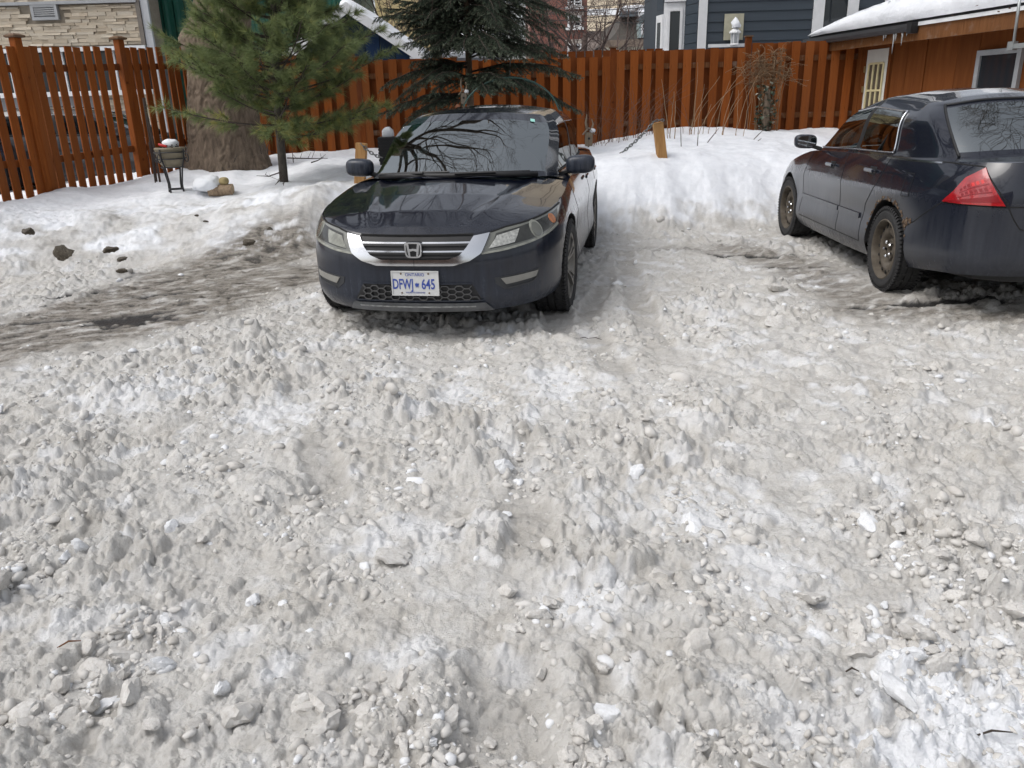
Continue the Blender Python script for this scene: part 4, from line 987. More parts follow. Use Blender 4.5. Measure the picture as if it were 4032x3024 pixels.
def spruce():
    Y = 12.7; b = at(1852, 380, Y); x0 = b[0]; z0 = cz(x0, Y) - .1; rs = np.random.default_rng(9)
    root = empty('spruce_tree', (x0, Y, z0)); tag(root, 'dark spruce with drooping branches behind the black sedan roof', 'tree')
    xt = at(1838, 60, Y)[0]-x0; zt = at(1838, 60, Y)[2]-z0
    def tr(z): return np.array([xt*z/zt, 0, z])
    MB().tube([tr(z) for z in np.linspace(0, 6.5, 16)], list(np.linspace(.055, .02, 16)), 10).build('trunk', M_bark2, root, smooth=True)
    tw = MB(); NP = []; ND = []; SH = []
    br = []
    def tip(px, py, dy): q = at(px, py, Y+dy); return np.array([q[0]-x0, dy, q[2]-z0])
    def zpx(py): return at(1845, py, Y)[2]-z0
    # branches that can be told apart in the picture: (height on trunk, tip)
    for py, tx, ty, dy in ((265, 1500, 345, -.5), (262, 1560, 400, -.9), (275, 1620, 250, -.3), (300, 2290, 300, -.6), (330, 2120, 350, -1.0), (340, 2280, 440, -.7), (335, 1700, 360, -.9), (385, 1480, 460, -.4), (390, 1600, 480, -.8), (160, 1520, 30, -.3), (150, 1480, 70, -.5), (170, 1540, 130, -.6), (165, 1600, 170, -.9), (180, 1680, 215, -.7), (230, 2230, 215, -.4), (215, 2180, 190, -.8), (200, 2100, 225, -1.0), (190, 2020, 215, -1.1), (350, 2010, 330, -1.2), (345, 1930, 360, -1.1)):
        br += [(zpx(py), tip(tx, ty, dy)), (zpx(py)+.05, tip(tx, ty, dy)*np.array([.9, 1, 1]) + np.array([0, rs.uniform(-.2, .25), rs.normal(0, .06)]))]
    for k in range(92):
        z = rs.uniform(zpx(190), zpx(-260)); a = rs.uniform(0, 6.283); L = np.interp(z, [zpx(190), zpx(0), 6.5], [1.55, 1.5, .5])*rs.uniform(.75, 1.1)
        if math.cos(a) < .1: L *= .55 if z > zpx(150) else .8
        br.append((z, tr(z) + np.array([L*math.cos(a), L*math.sin(a), -.22*L + rs.normal(0, .08)])))
    for z, t in br:
        p = tr(z); L = np.linalg.norm(t-p); pts = []
        for s in np.linspace(0, 1, 10): pts.append(p + (t-p)*s + np.array([0, 0, .10*L*math.sin(s*math.pi) - .0*s]))
        pts = np.array(pts) + np.concatenate([[np.zeros(3)], rs.normal(0, .012, (9, 3))]); tw.tube(pts, list(np.linspace(.017, .004, 10)), 5, False)
        base_sh = rs.uniform(.1, .6)
        for s in np.arange(.10, 1.0, .036*1.3/max(L, .6)):
            for sdn in (-1, 1):
                i = min(int(s*9), 8); f = s*9-i; q = pts[i]*(1-f)+pts[i+1]*f; dd = pts[i+1]-pts[i]; dd /= np.linalg.norm(dd); sd = np.cross(dd, [0, 0, 1]); sd /= max(np.linalg.norm(sd), 1e-3)
                td = dd*.8 + sd*sdn*rs.uniform(.5, .95) + np.array([0, 0, rs.uniform(-.75, -.1)]); td /= np.linalg.norm(td); tl = (.30*(1-s)+.10)*rs.uniform(.6, 1.15)
                e = q + td*tl; tw.tube([q, (q+e)/2, e + np.array([0, 0, -.02])], .0028, 3, False)
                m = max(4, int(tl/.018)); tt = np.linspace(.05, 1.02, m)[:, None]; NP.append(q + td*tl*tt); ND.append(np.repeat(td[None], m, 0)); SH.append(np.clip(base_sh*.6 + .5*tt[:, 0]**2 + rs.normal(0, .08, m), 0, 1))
        m = int(L*.35/.02); tt = np.linspace(.6, 1.0, m)[:, None]; NP.append(pts[5] + (pts[-1]-pts[5])*((tt-.6)/.4)); ND.append(np.repeat((pts[-1]-pts[-2])[None], m, 0)); SH.append(np.full(m, .6))
    tw.build('branches', M_twig, root)
    NP = np.concatenate(NP); ND = np.concatenate(ND); SH = np.concatenate(SH); n = 4
    V = needles(NP, ND, n, (.026, .042), .0105, (.35, 1.0), rs)
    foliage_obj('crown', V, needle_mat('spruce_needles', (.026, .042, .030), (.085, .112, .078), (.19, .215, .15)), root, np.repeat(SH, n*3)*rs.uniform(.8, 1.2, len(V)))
spruce()

def bare_tree(name, loc, label, H, r, seed, depth=5, mat=None, cat='tree', group=None, spread=.7, lean=(0, 0), trunk_h=.45, minr=.006):
    rnd = random.Random(seed); root = empty(name, loc); tag(root, label, cat, group)
    th = H*trunk_h; pts = [(lean[0]*t*t*th + rnd.gauss(0, .02), lean[1]*t*t*th, t*th) for t in np.linspace(0, 1, 7)]
    MB().tube(pts, list(np.linspace(r*1.15, r*.7, 7)), 9).build('trunk', mat or M_bark, root, smooth=True)
    mb = MB()
    for k in range(5):
        a = 2*math.pi*k/5 + rnd.uniform(-.4, .4); t = rnd.uniform(.6, 1); i = pts[int(t*6)]
        grow(mb, i, (math.cos(a)*.8, math.sin(a)*.8, rnd.uniform(.6, 1.2)), H*rnd.uniform(.26, .36), r*.45, depth, rnd, spread, 5, .03, minr, 5, (2, 3))
    mb.build('crown', mat or M_twig, root); return root
M_fartwig = bark_mat('far_twig', (.075, .052, .045), (.14, .10, .088))
bare_tree('bare_tree', (at(2300, 250, 27)[0], 27, .2), 'bare twiggy tree before the red brick house', 7.5, .12, 3, 4, M_fartwig, minr=.006)
bare_tree('bare_tree', (at(2440, 250, 33)[0], 33, .2), 'thin bare tree before the low grey-brown house', 7.0, .10, 8, 4, M_fartwig, minr=.007)
bare_tree('bare_tree', (at(2170, 250, 24)[0], 24, .2), 'bare tree between the spruce and the brick house', 6.5, .09, 21, 4, M_fartwig, minr=.005)
bare_tree('bare_tree', (at(1740, 250, 22)[0], 22, .2), 'bare tree with a brown trunk behind the spruce', 8.0, .17, 5, 5, M_bark2, lean=(-.06, 0), trunk_h=.6, minr=.006)
bare_tree('bare_tree', (at(1590, 250, 23)[0], 23, .2), 'slim bare tree in front of the yellow house', 6.5, .08, 14, 5, M_fartwig, minr=.006)
# trees and a house across the lot, behind the photographer: they show in the car windows
bare_tree('bare_tree', (-7.5, -6.0, 0), 'large bare tree mirrored in the grey sedan side windows', 11, .26, 31, 5, M_twig, minr=.008)
bare_tree('bare_tree', (10.8, 10.6, 0), 'large bare tree behind the garage, mirrored in the grey sedan rear window', 14, .34, 32, 5, M_twig, minr=.010, trunk_h=.34, spread=.8)
bare_tree('bare_tree', (-12.5, 3.0, 0), 'bare tree mirrored low in the grey sedan door windows', 10, .22, 33, 5, M_twig, minr=.008)
def house_behind():
    r = empty('brick_house_opposite', (-9, -16, 0)); tag(r, 'brown brick house across the lot, mirrored in the car windows', 'house')
    box_obj('wall', (-6, -4, 0), (5, 4, 5.2), simple('brown_brick_far', (.16, .10, .075), .85), r)
    MB().add([(-6.4, 4.4, 5.1), (5.4, 4.4, 5.1), (5.4, 0, 7.8), (-6.4, 0, 7.8), (-6.4, -4.4, 5.1), (5.4, -4.4, 5.1)], [(0, 1, 2, 3), (3, 2, 5, 4), (0, 3, 4), (1, 5, 2), (0, 4, 5, 1)]).build('roof', simple('brown_roof_far', (.11, .085, .07), .9), r)
    for x in (-4.2, -1, 2.4): w = box_obj('window', (x, 4.0, 2.9), (x+1.1, 4.06, 4.4), M_white, r); box_obj('pane', (x+.1, 4.05, 3.0), (x+1.0, 4.08, 4.3), M_pane, w)
house_behind()

# ------------------------------------------------------------------ dry garden plants in the snow mound
def stems(name, label, cat, px, py, Y, specs, mat, rad=.006, heads=None, group=None):
    b = at(px, py, Y); z0 = cz(b[0], Y); root = empty(name, (b[0], Y, z0)); tag(root, label, cat, group); rnd = random.Random(px)
    for sp in specs:
        dx, dy, h, ln = sp; mb = MB(); n = 8
        zb = cz(b[0]+dx, Y+dy) - z0 - .05
        pts = [(dx + ln*(t**1.6)*h + rnd.gauss(0, .006), dy + rnd.gauss(0, .01), zb + h*(t - .25*abs(ln)*t*t)) for t in np.linspace(0, 1, n)]
        mb.tube(pts, list(np.linspace(rad, rad*.45, n)), 4)
        mb.build('stem', mat, root)
    return root
M_straw = simple('dry_straw', (.26, .175, .10), .85, .3, 12); M_redtw = simple('red_brown_twig', (.13, .065, .04), .85, .3, 12)
rp = random.Random(5)
stems('dry_grass_clump', 'clump of tall dry straw stalks standing in the snow mound', 'plant', 2790, 520, 13.2, [(rp.gauss(0, .30), rp.gauss(0, .15), rp.uniform(.55, 1.15), rp.gauss(.12, .2)) for _ in range(15)], M_straw, .0055)
stems('dry_bush', 'low arching bush of thin reddish twigs along the fence', 'bush', 2480, 560, 13.9, [(rp.gauss(0, .40), rp.gauss(0, .15), rp.uniform(.5, 1.15), rp.gauss(0, .6)) for _ in range(46)], M_redtw, .0045)
stems('dry_bush', 'sparse reddish twigs beside the wooden ornament', 'bush', 2360, 585, 14.0, [(rp.gauss(0, .18), rp.gauss(0, .1), rp.uniform(.5, 1.2), rp.gauss(.2, .5)) for _ in range(14)], M_redtw, .004)
stems('dry_stalks', 'three tall straw stalks left of the dry clump', 'plant', 2640, 545, 12.6, [(-.05, 0, .95, -.12), (0, .03, .75, .05), (.06, -.03, .6, -.02)], M_straw, .008)
def goldenrod():
    px, Y = 3010, 14.25; b = at(px, 520, Y); z0 = cz(b[0], Y); root = empty('dried_flower_stand', (b[0], Y, z0)); tag(root, 'tall stand of dried feathery flower heads before the fence', 'plant'); rnd = random.Random(4); rs = np.random.default_rng(4)
    TP = []; TD = []
    for k in range(30):
        dx = rnd.uniform(-.30, .22); h = rnd.uniform(1.0, 1.45); ln = rnd.gauss(-.05, .12); mb = MB()
        yq = rnd.gauss(0, .06); pts = [(dx + ln*t*t*h + rnd.gauss(0, .006), yq + rnd.gauss(0, .006), h*t - .05) for t in np.linspace(0, 1, 8)]; mb.tube(pts, list(np.linspace(.0042, .002, 8)), 4)
        for j in range(9):
            q = Vector(pts[-1]).lerp(Vector(pts[-3]), rnd.random()); e = q + Vector((rnd.gauss(0, .13), rnd.gauss(0, .10), rnd.gauss(.0, .08))); mb.tube([q, (q+e)/2 + Vector((0, 0, .03)), e], .003, 3, False)
            for t in np.linspace(.3, 1, 6): TP.append(np.array(q.lerp(e, t))); TD.append(np.array([rnd.gauss(0, 1), rnd.gauss(0, 1), rnd.gauss(0, 1)]))
        mb.build('stem', M_straw, root)
    V = needles(np.array(TP), np.array(TD), 5, (.015, .04), .006, (0, 1.5), rs); foliage_obj('seed_heads', V, needle_mat('seed_fluff', (.09, .05, .025), (.17, .10, .055), (.30, .22, .14)), root, rs.uniform(0, 1, len(V)))
goldenrod()
def ivy():
    px, Y = 3012, 14.1; b = at(px, 510, Y); z0 = cz(b[0], Y); root = empty('ivy_stump', (b[0], Y, z0)); tag(root, 'short post wrapped in dark ivy with pale leaves before the fence', 'plant'); rnd = random.Random(6)
    MB().tube([(0, 0, -.1), (.01, 0, .35), (0, 0, .68)], [.07, .06, .05], 8).build('stem', M_bark, root)
    g1, g2, g3 = simple('ivy_dark', (.020, .034, .020), .4, .4), simple('ivy_mid', (.05, .07, .04), .4, .4), simple('ivy_pale', (.42, .42, .33), .5, .2)
    leaf = MB().add([(0, 0, 0), (-.024, .004, .02), (-.03, .002, .045), (-.012, -.004, .052), (0, -.008, .078), (.012, -.004, .052), (.03, .002, .045), (.024, .004, .02)], [(0, 1, 2, 3), (0, 3, 4, 5), (0, 5, 6, 7)])
    ms = []
    for m in (g1, g2, g3): me = leaf.mesh('leaf'); me.materials.append(m); ms.append(me)
    for k in range(210):
        z = rnd.uniform(-.02, .78); w = .17*(1-.25*abs(z-.4)); a = rnd.uniform(0, 6.28); rr = w*math.sqrt(rnd.random()); 
        M = Matrix.Translation((rr*math.cos(a)*1.15, rr*math.sin(a)*.8, z)) @ Matrix.Rotation(rnd.uniform(0, 6.28), 4, 'Z') @ Matrix.Rotation(rnd.uniform(.6, 2.4), 4, 'X') @ Matrix.Scale(rnd.uniform(.7, 1.2), 4)
        inst('leaf', ms[0 if rnd.random() < .6 else 1 if rnd.random() < .75 else 2], root, M)
ivy()

def rough(P, a=.02, f=14, seed=0):
    P = np.asarray(P, float); n = perlin(P[..., 0]*f+seed, P[..., 1]*f+P[..., 2]*f*.7, seed) + .5*perlin(P[..., 0]*f*2.3, P[..., 2]*f*2.3+P[..., 1]*f, seed+5)
    return P + n[..., None]*a*np.array([1, 1, .8])
# ------------------------------------------------------------------ posts with chain, planter, garden arch, ornaments
M_chain = simple('galvanised_chain', (.17, .18, .18), .4, .2, metallic=.7)
def chain(label, p, q, sag, link=.055):
    p, q = Vector(p), Vector(q); L = (q-p).length*1.04; n = int(L/(link*.72)); root = empty('chain', p); tag(root, label, 'chain')
    tor = MB().tube([(0, 0, 0)]*0 or [(math.cos(t)*link*.5, math.sin(t)*link*.30, 0) for t in np.linspace(0, 2*math.pi, 13)], .0065, 5, False).mesh('link'); tor.materials.append(M_chain)
    def pt(t): return p.lerp(q, t) - Vector((0, 0, sag*4*t*(1-t))) - p
    for k in range(n):
        t = (k+.5)/n; a, b = pt(max(0, t-.01)), pt(min(1, t+.01)); d = (b-a).normalized(); M = Matrix.Translation(pt(t)) @ d.to_track_quat('X', 'Z').to_matrix().to_4x4() @ Matrix.Rotation((k % 2)*math.pi/2, 4, 'X'); inst('link', tor, root, M)
def leaning_post(label, top, bot, Y, w):
    t, b = Vector(at(*top, Y)), Vector(at(*bot, Y)); d = (t-b).normalized(); root = empty('wooden_post', b); tag(root, label, 'post')
    MB().bar(-d*.25, t-b, w, w, up=(0, 1, 0)).build('post', M_post, root, bevel=.006)
    return t
t1 = leaning_post('leaning yellow timber post in the snow mound between the sedans', (2590, 482), (2606, 618), 10.5, .12)
chain('chain hanging from the leaning post down into the snow', tuple(t1 + Vector((-.07, -.07, .0))), tuple(at(2452, 598, 10.35)), .02)
chain('loop of chain lying over the top of the leaning post', tuple(t1 + Vector((-.075, -.075, .01))), tuple(t1 + Vector((.06, -.075, .025))), -.01, .045)
t2 = leaning_post('short yellow timber post beside the sedan passenger mirror', (1424, 563), (1420, 660), 9.9, .125)
chain('rusty-hooked chain hanging off the post beside the passenger mirror', tuple(t2 + Vector((.0, -.07, .0))), tuple(at(1503, 620, 9.8)), .03)
def planter():
    p = at(1530, 600, 12.3); z0 = cz(p[0], 12.3); h = at(1522, 538, 12.3)[2]-z0; r = empty('black_planter', (p[0], 12.3, z0)); tag(r, 'black ribbed planter box half hidden behind the sedan windshield', 'planter')
    b = MB(); w = .125
    b.box((-w, -w, -.1), (w, w, h)); b.build('tub', M_black, r, bevel=.01)
    for k in range(7): z = h - .03 - k*.05; box_obj('rib', (-w-.008, -w-.008, z-.016), (w+.008, w+.008, z+.016), M_black, r) if z > 0 else None
    s = MB().grid(rough(superell(.085, .09, .09, .8), .022, 11, 3) + np.array([.01, 0, h+.04])).build('planter_snow', M_snow, None, smooth=True); s.location = r.location; tag(s, 'rounded snow cap on the black planter', 'snow')
planter()
def arch():
    Y = 12.1; c = at(2008, 430, Y); x0 = c[0]; zg = cz(x0, Y); root = empty('garden_arch', (x0, Y, zg)); tag(root, 'dark green metal garden arch with scrolls rising behind the sedan roof', 'garden arch')
    g = simple('green_iron', (.035, .085, .070), .45, .2); hw = .80; ztop = at(2008, 308, Y)[2]-zg
    for dy, sc in ((-.28, .88), (.28, 1.0)):
        z1 = ztop - hw*sc*.80
        pts = [(-hw*sc, dy, -.1), (-hw*sc, dy, z1*.5)] + [(-hw*sc*math.cos(a), dy, z1 + hw*sc*.80*math.sin(a)) for a in np.linspace(0, math.pi, 25)] + [(hw*sc, dy, z1*.5), (hw*sc, dy, -.1)]
        MB().tube(pts, .0115, 8).build('hoop', g, root, smooth=True)
    for a in np.linspace(.25, math.pi-.25, 7):
        z1 = ztop - hw*.8; MB().tube([(-hw*.88*math.cos(a), -.28, ztop-hw*.88*.8+hw*.88*.8*math.sin(a)), (-hw*math.cos(a), .28, z1+hw*.8*math.sin(a))], .007, 6).build('cross_rod', g, root)
    def scroll(cx, czz, s, fl): return [(cx + fl*s*t*math.cos(6*t)*.9, .28, czz + s*t*math.sin(6*t)) for t in np.linspace(.15, 1, 22)]
    for fl, cx in ((1, .30), (-1, -.30)): MB().tube(scroll(cx, ztop+.03, .12, fl), .006, 5).build('scroll', g, root); MB().tube([(cx*.9, .28, ztop-.02), (cx*.45, .28, ztop+.14), (0, .28, ztop+.30)], .006, 5).build('scroll', g, root)
    MB().tube([(0, .28, ztop-.02), (.02, .28, ztop+.15), (.03, .28, ztop+.36)], .010, 6).build('finial', simple('pale_rod', (.30, .31, .29), .5), root)
arch()
def ornament(name, label, px, py, Y, s=1.0, orange=False):
    p = at(px, py, Y); root = empty(name, tuple(p)); tag(root, label, 'ornament'); w = MATS.get('driftwood') or wood_mat('driftwood', (.20, .155, .11), (.36, .29, .21), .2)
    MB().box((-.06*s, -.05*s, -.12*s), (.06*s, .05*s, .10*s)).build('body', w, root, bevel=.01)
    for sg in (-1, 1): MB().bar((sg*.10*s, 0, .06*s), (0, 0, .17*s), .13*s, .014).build('roof_board', w, root)
    MB().tube([(-.02*s, 0, .12*s), (-.05*s, 0, .25*s), (-.03*s, 0, .38*s)], [.022*s, .018*s, .006], 6).build('driftwood_ear', w, root); MB().tube([(.04*s, 0, .12*s), (.07*s, 0, .22*s), (.05*s, .01, .30*s)], [.02*s, .014*s, .005], 6).build('driftwood_ear', w, root)
    MB().lathe([(.02*s, 0), (.02*s, .006), (0, .006)], 10, Matrix.Translation((0, -.05*s, 0)) @ Matrix.Rotation(math.pi/2, 4, 'X')).build('entry_hole', M_black, root)
    MB().grid(np.array(superell(.05*s, .05*s, .035*s, .9, 12, 8)) + np.array([.06*s, -.02, .12*s])).build('snow_patch', M_snow, root, smooth=True)
    MB().tube([(0, .03, -.12*s), (0, .03, -.75*s)], .016, 6).build('stake', w, root)
    if orange: MB().grid(np.array(superell(.035, .03, .05, .9, 12, 8)) + np.array([-.09, -.03, -.13])).build('clay_bell', simple('terracotta', (.36, .15, .08), .7), root, smooth=True)
ornament('wooden_birdhouse', 'weathered wooden birdhouse with snow behind the sedan rear door', 2318, 545, 13.6, 1.0)
ornament('wooden_birdhouse', 'small driftwood birdhouse with a clay bell behind the sedan roof', 1826, 385, 12.0, .7, True)

# ------------------------------------------------------------------ clay fire pot on an iron stand, iron stakes, log
def fire_pot():
    Y = 10.55; b = at(692, 733, Y); z0 = cz(b[0], Y); root = empty('fire_pot', (b[0], Y, z0)); tag(root, 'tan clay fire pot on a black iron stand by the picket fence', 'fire pot')
    zt = at(685, 580, Y)[2]-z0; zb = at(685, 662, Y)[2]-z0; R0 = .17
    MB().lathe([(.0, zb), (.10, zb+.005), (.135, zb+.05), (R0, zb+(zt-zb)*.55), (R0+.012, zt-.03), (R0+.02, zt-.01), (R0+.01, zt), (R0-.03, zt), (R0-.05, zb+.10), (0, zb+.06)], 32).build('bowl', simple('tan_clay', (.20, .17, .115), .6, .25, 5), root, smooth=True)
    ir = M_dark
    for z, r in ((zt-.055, R0+.025), (zb+.12, R0+.012), (zb+.015, .14)): MB().tube([(r*math.cos(t), r*math.sin(t), z) for t in np.linspace(0, 2*math.pi, 29)], .008, 5, False).build('iron_ring', ir, root, smooth=True)
    for k in range(4):
        a = math.pi/4 + k*math.pi/2 + .5; c, s_ = math.cos(a), math.sin(a)
        MB().tube([(c*(R0+.03), s_*(R0+.03), zt-.02), (c*(R0+.02), s_*(R0+.02), zb+.12), (c*.145, s_*.145, zb+.01), (c*.105, s_*.105, zb-.20), (c*.12, s_*.12, -.10)], .011, 6).build('leg', ir, root, smooth=True)
        MB().tube([(c*(R0+.03) + c*.05*(1+math.cos(t))*.6, s_*(R0+.03) + s_*.05*(1+math.cos(t))*.6, zb+.13+.05*math.sin(t)) for t in np.linspace(-math.pi, math.pi*.7, 14)], .007, 5).build('scroll', ir, root, smooth=True)
    zl = .09; ring = [(math.cos(math.pi/4+k*math.pi/2+.5)*.112, math.sin(math.pi/4+k*math.pi/2+.5)*.112, zl) for k in range(4)]
    for k in range(4): MB().bar(ring[k], ring[(k+1) % 4], .014, .014).build('stretcher', ir, root)
    for k in range(7): a = k*.9; MB().bar((math.cos(a)*.12, math.sin(a)*.12, zt+.005), (-math.cos(a+.5)*.10, -math.sin(a+.5)*.10, zt+.03), .016, .012).build('charred_stick', ir, root)
    s = MB().grid(rough(superell(.095, .09, .07, .85), .025, 12, 4) + np.array([0, .02, zt+.03])).build('pot_snow', M_snow, None, smooth=True); s.location = root.location; tag(s, 'small heap of snow filling the fire pot', 'snow')
    rr = MB().grid(np.array(superell(.055, .02, .018, .7, 12, 8)) @ np.array([[1, 0, -.3], [0, 1, 0], [0, 0, 1]]) + np.array([-.03, -.13, zt+.03])).build('red_tag', simple('red_plastic', (.55, .03, .025), .4), None, smooth=True); rr.location = root.location; tag(rr, 'bright red plastic scrap on the fire pot rim', 'scrap')
fire_pot()
rusty = simple('rusty_iron', (.045, .030, .024), .8, .4)
for k, (a, b, Y, r, lab) in enumerate((((566, 385), (612, 705), 11.9, .022, 'thick dark iron stake leaning on the picket fence'), ((574, 430), (628, 700), 11.85, .016, 'thin dark iron stake beside the thicker one on the fence'), ((586, 560), (606, 690), 11.8, .008, 'short bent wire hanging beside the iron stakes'))):
    p, q = at(*b, Y), at(*a, Y); o = MB().tube([(0, 0, -.15), tuple((q-p)*.5 + np.array([.01, 0, 0])), tuple(q-p)], r, 7).build('iron_stake', rusty); o.location = p; tag(o, lab, 'stake')
def log():
    Y = 10.5; p = at(866, 722, Y); z0 = cz(p[0], Y); root = empty('cut_log', (p[0], Y, z0)); tag(root, 'cut log section lying in the snow by the young pine', 'log')
    L, r = .15, .095; na, nz = 40, 10; V = []
    rs = np.random.default_rng(2)
    mb = MB(); P = []
    for i in range(nz):
        x = -L + 2*L*i/(nz-1); P.append([(x, r*(1+.06*math.sin(5*a)+.03*rs.normal())*math.cos(a), .06 + r*.8*(1+.06*math.sin(3*a))*math.sin(a)) for a in np.linspace(0, 2*math.pi, na)])
    mb.grid(P).build('bark', bark_mat('log_bark', (.16, .11, .07), (.40, .30, .20), 9), root, smooth=True)
    MB().add([(L, y, z) for x, y, z in P[-1][:-1]], [tuple(range(na-1))]).build('cut_face', simple('cut_wood', (.42, .32, .21), .8, .25, 20), root); MB().add([(-L, y, z) for x, y, z in P[0][:-1]], [tuple(range(na-2, -1, -1))]).build('cut_face', MATS['cut_wood'], root)
    root.rotation_euler = (0, 0, .12)
    r2 = MB().grid(np.array(superell(.06, .06, .05, .8, 14, 8)) + np.array([.055, .0, .17])).build('yellow_stone', simple('ochre_stone', (.34, .27, .13), .9, .3, 14, bump=.4), None, smooth=True); r2.location = root.location; tag(r2, 'small ochre stone sitting on the cut log', 'stone')
    s = rough(superell(.18, .16, .10, .85, 40, 24), .035, 9, 2)
    o = MB().grid(s + np.array([-.16, .02, .14])).build('log_snow', M_snow, None, smooth=True); o.location = root.location; tag(o, 'lump of snow heaped against the cut log', 'snow')
log()
# bare twigs sticking out under the pine
rt = random.Random(12)
for k, (ax, ay, bx, by, Y, lab) in enumerate(((1105, 678, 1010, 692, 10.7, 'thin dead branch reaching left from the pine trunk'), (1112, 690, 1083, 728, 10.6, 'short twig slanting down at the pine foot'), (1225, 640, 1275, 618, 11.0, 'forked bare twig right of the pine trunk'), (1130, 622, 1290, 624, 11.0, 'long bare twig lying right of the pine trunk'), (1155, 640, 1150, 585, 11.2, 'upright bare twig right of the pine'), (1030, 606, 1020, 570, 12.2, 'upright bare twig left of the pine'), (1052, 605, 1058, 568, 12.2, 'crooked bare twig between the old trunk and pine'), (920, 640, 935, 605, 11.6, 'small forked twig in the snow under the old trunk'), (1120, 740, 1114, 712, 10.4, 'thin twig standing at the pine foot'))):
    p, q = Vector(at(ax, ay, Y)), Vector(at(bx, by, Y)); mb = MB(); d = q-p; mb.tube([(0, 0, 0), d*.5 + Vector((0, 0, rt.gauss(0, .02))), d], [.009, .007, .003], 4)
    for j in range(3): t = rt.uniform(.3, .8); e = d*t + Vector((rt.gauss(0, .09), 0, rt.gauss(.02, .09))); mb.tube([d*t, e], [.004, .002], 3)
    o = mb.build('bare_twig', M_twig); o.location = p; tag(o, lab, 'twig')
# twigs poking out of the mound on the right and a dead leaf
for ax, ay, bx, by, Y, lab in ((2956, 552, 3005, 512, 12.6, 'thin twig poking from the snow left of the grey sedan'), (2968, 560, 2998, 545, 12.4, 'tiny twig lying on the mound left of the grey sedan'), (2682, 580, 2680, 500, 11.9, 'single dark stalk in the mound right of the leaning post'), (2745, 590, 2750, 510, 12.0, 'slim stalk in the middle of the snow mound'), (2775, 575, 2830, 505, 12.2, 'dark slanting stalk in the snow mound'), (2440, 570, 2465, 590, 11.6, 'twig sticking out beside the chain')):
    p, q = Vector(at(ax, ay, Y)), Vector(at(bx, by, Y)); p.z = min(p.z, cz(p.x, Y)-.02); d = q-p; o = MB().tube([(0, 0, 0), d*.6, d], [.007, .006, .003], 4).build('bare_twig', M_twig); o.location = p; tag(o, lab, 'twig')

# ------------------------------------------------------------------ overhead wires
for k, (a, b, Y1, Y2) in enumerate((((2230, 60), (2620, 18), 30, 24), ((2230, 30), (2620, 2), 30, 24), ((2350, 70), (2620, 75), 32, 30), ((2300, 10), (2640, -20), 30, 24))):
    p, q = Vector(at(*a, Y1)), Vector(at(*b, Y2)); d = q-p; p2 = p - d*2; q2 = q + d*2
    o = MB().tube([tuple(p2.lerp(q2, t) - Vector((0, 0, .5*4*t*(1-t)*.3))) for t in np.linspace(0, 1, 15)], .012, 4).build('overhead_wire', M_dark); tag(o, ['sloping wire crossing before the brick house', 'upper wire crossing toward the bay window', 'nearly level wire above the mansard roof', 'highest wire at the picture top'][k], 'wire')
# ------------------------------------------------------------------ cars
def car_paint(name, base, dust, dustamt, zlo=.25, zhi=.85):
    m = NT(name); z = m.sep(m.coord('Object'))[2]
    low = m.math('MULTIPLY', m.math('SUBTRACT', zhi, z), 1/(zhi-zlo), clamp=True)
    st = m.noise(9, 5, .6, m.mapped((3.2, 3.2, .32))); fine = m.noise(60, 4, .7); big = m.noise(2.2, 4)
    f = m.math('MULTIPLY', m.math('POWER', low, .8), m.ramp(st, [(.30, .35), (.68, 1)]))
    f = m.math('MULTIPLY', f, m.ramp(fine, [(.2, .65), (.7, 1)])); f = m.math('ADD', m.math('MULTIPLY', f, dustamt), m.math('MULTIPLY', m.ramp(big, [(.45, 0), (.75, 1)]), .05), clamp=True)
    m.color(m.mix(f, base, dust)).set(Roughness=m.math('MULTIPLY_ADD', f, .55, .22), Metallic=.0)
    m.b.inputs['Specular IOR Level'].default_value = .15; m.b.inputs['Coat Weight'].default_value = 1.0; m.link(m.math('MULTIPLY_ADD', f, .5, .03), m.b.inputs['Coat Roughness'])
    m.link(m.math('SUBTRACT', 1.0, m.math('MULTIPLY', f, .95)), m.b.inputs['Coat Weight'])
    return m.m
def window_glass(name, tint, refl=.9):
    m = NT(name); m.n.remove(m.b); tr = m.new('ShaderNodeBsdfTransparent'); tr.inputs[0].default_value = tint + (1,)
    gl = m.new('ShaderNodeBsdfGlossy'); gl.inputs['Roughness'].default_value = .015; gl.inputs[0].default_value = (.92, .97, .97, 1)
    fr = m.new('ShaderNodeFresnel'); fr.inputs[0].default_value = 1.55; mx = m.new('ShaderNodeMixShader')
    m.link(m.math('MULTIPLY', fr.outputs[0], refl, clamp=True), mx.inputs[0]); m.link(tr.outputs[0], mx.inputs[1]); m.link(gl.outputs[0], mx.inputs[2]); m.link(mx.outputs[0], m.out.inputs[0])
    return m.m
M_tyre = simple('tyre_rubber', (.020, .020, .021), .8, .35, 20, bump=.2)
M_chrome = simple('chrome', (.62, .63, .65), .12, .05, 4, metallic=1)
M_seam = simple('panel_gap', (.004, .004, .004), .9, 0)
M_cabin = simple('cabin_grey', (.030, .030, .032), .8, .2)
M_mint = simple('mint_sticker', (.30, .62, .55), .6, .02)
def text_mesh(txt, size, xs=1.0, depth=.001, bold=0.0):
    c = bpy.data.curves.new('t', 'FONT'); c.body = txt; c.size = size; c.align_x = 'CENTER'; c.align_y = 'CENTER'; c.extrude = depth; c.offset = bold; c.resolution_u = 3
    o = bpy.data.objects.new('t', c); COL.objects.link(o); dg = bpy.context.evaluated_depsgraph_get(); me = bpy.data.meshes.new_from_object(o.evaluated_get(dg)); bpy.data.objects.remove(o); bpy.data.curves.remove(c)
    for v in me.vertices: v.co.x *= xs
    return me

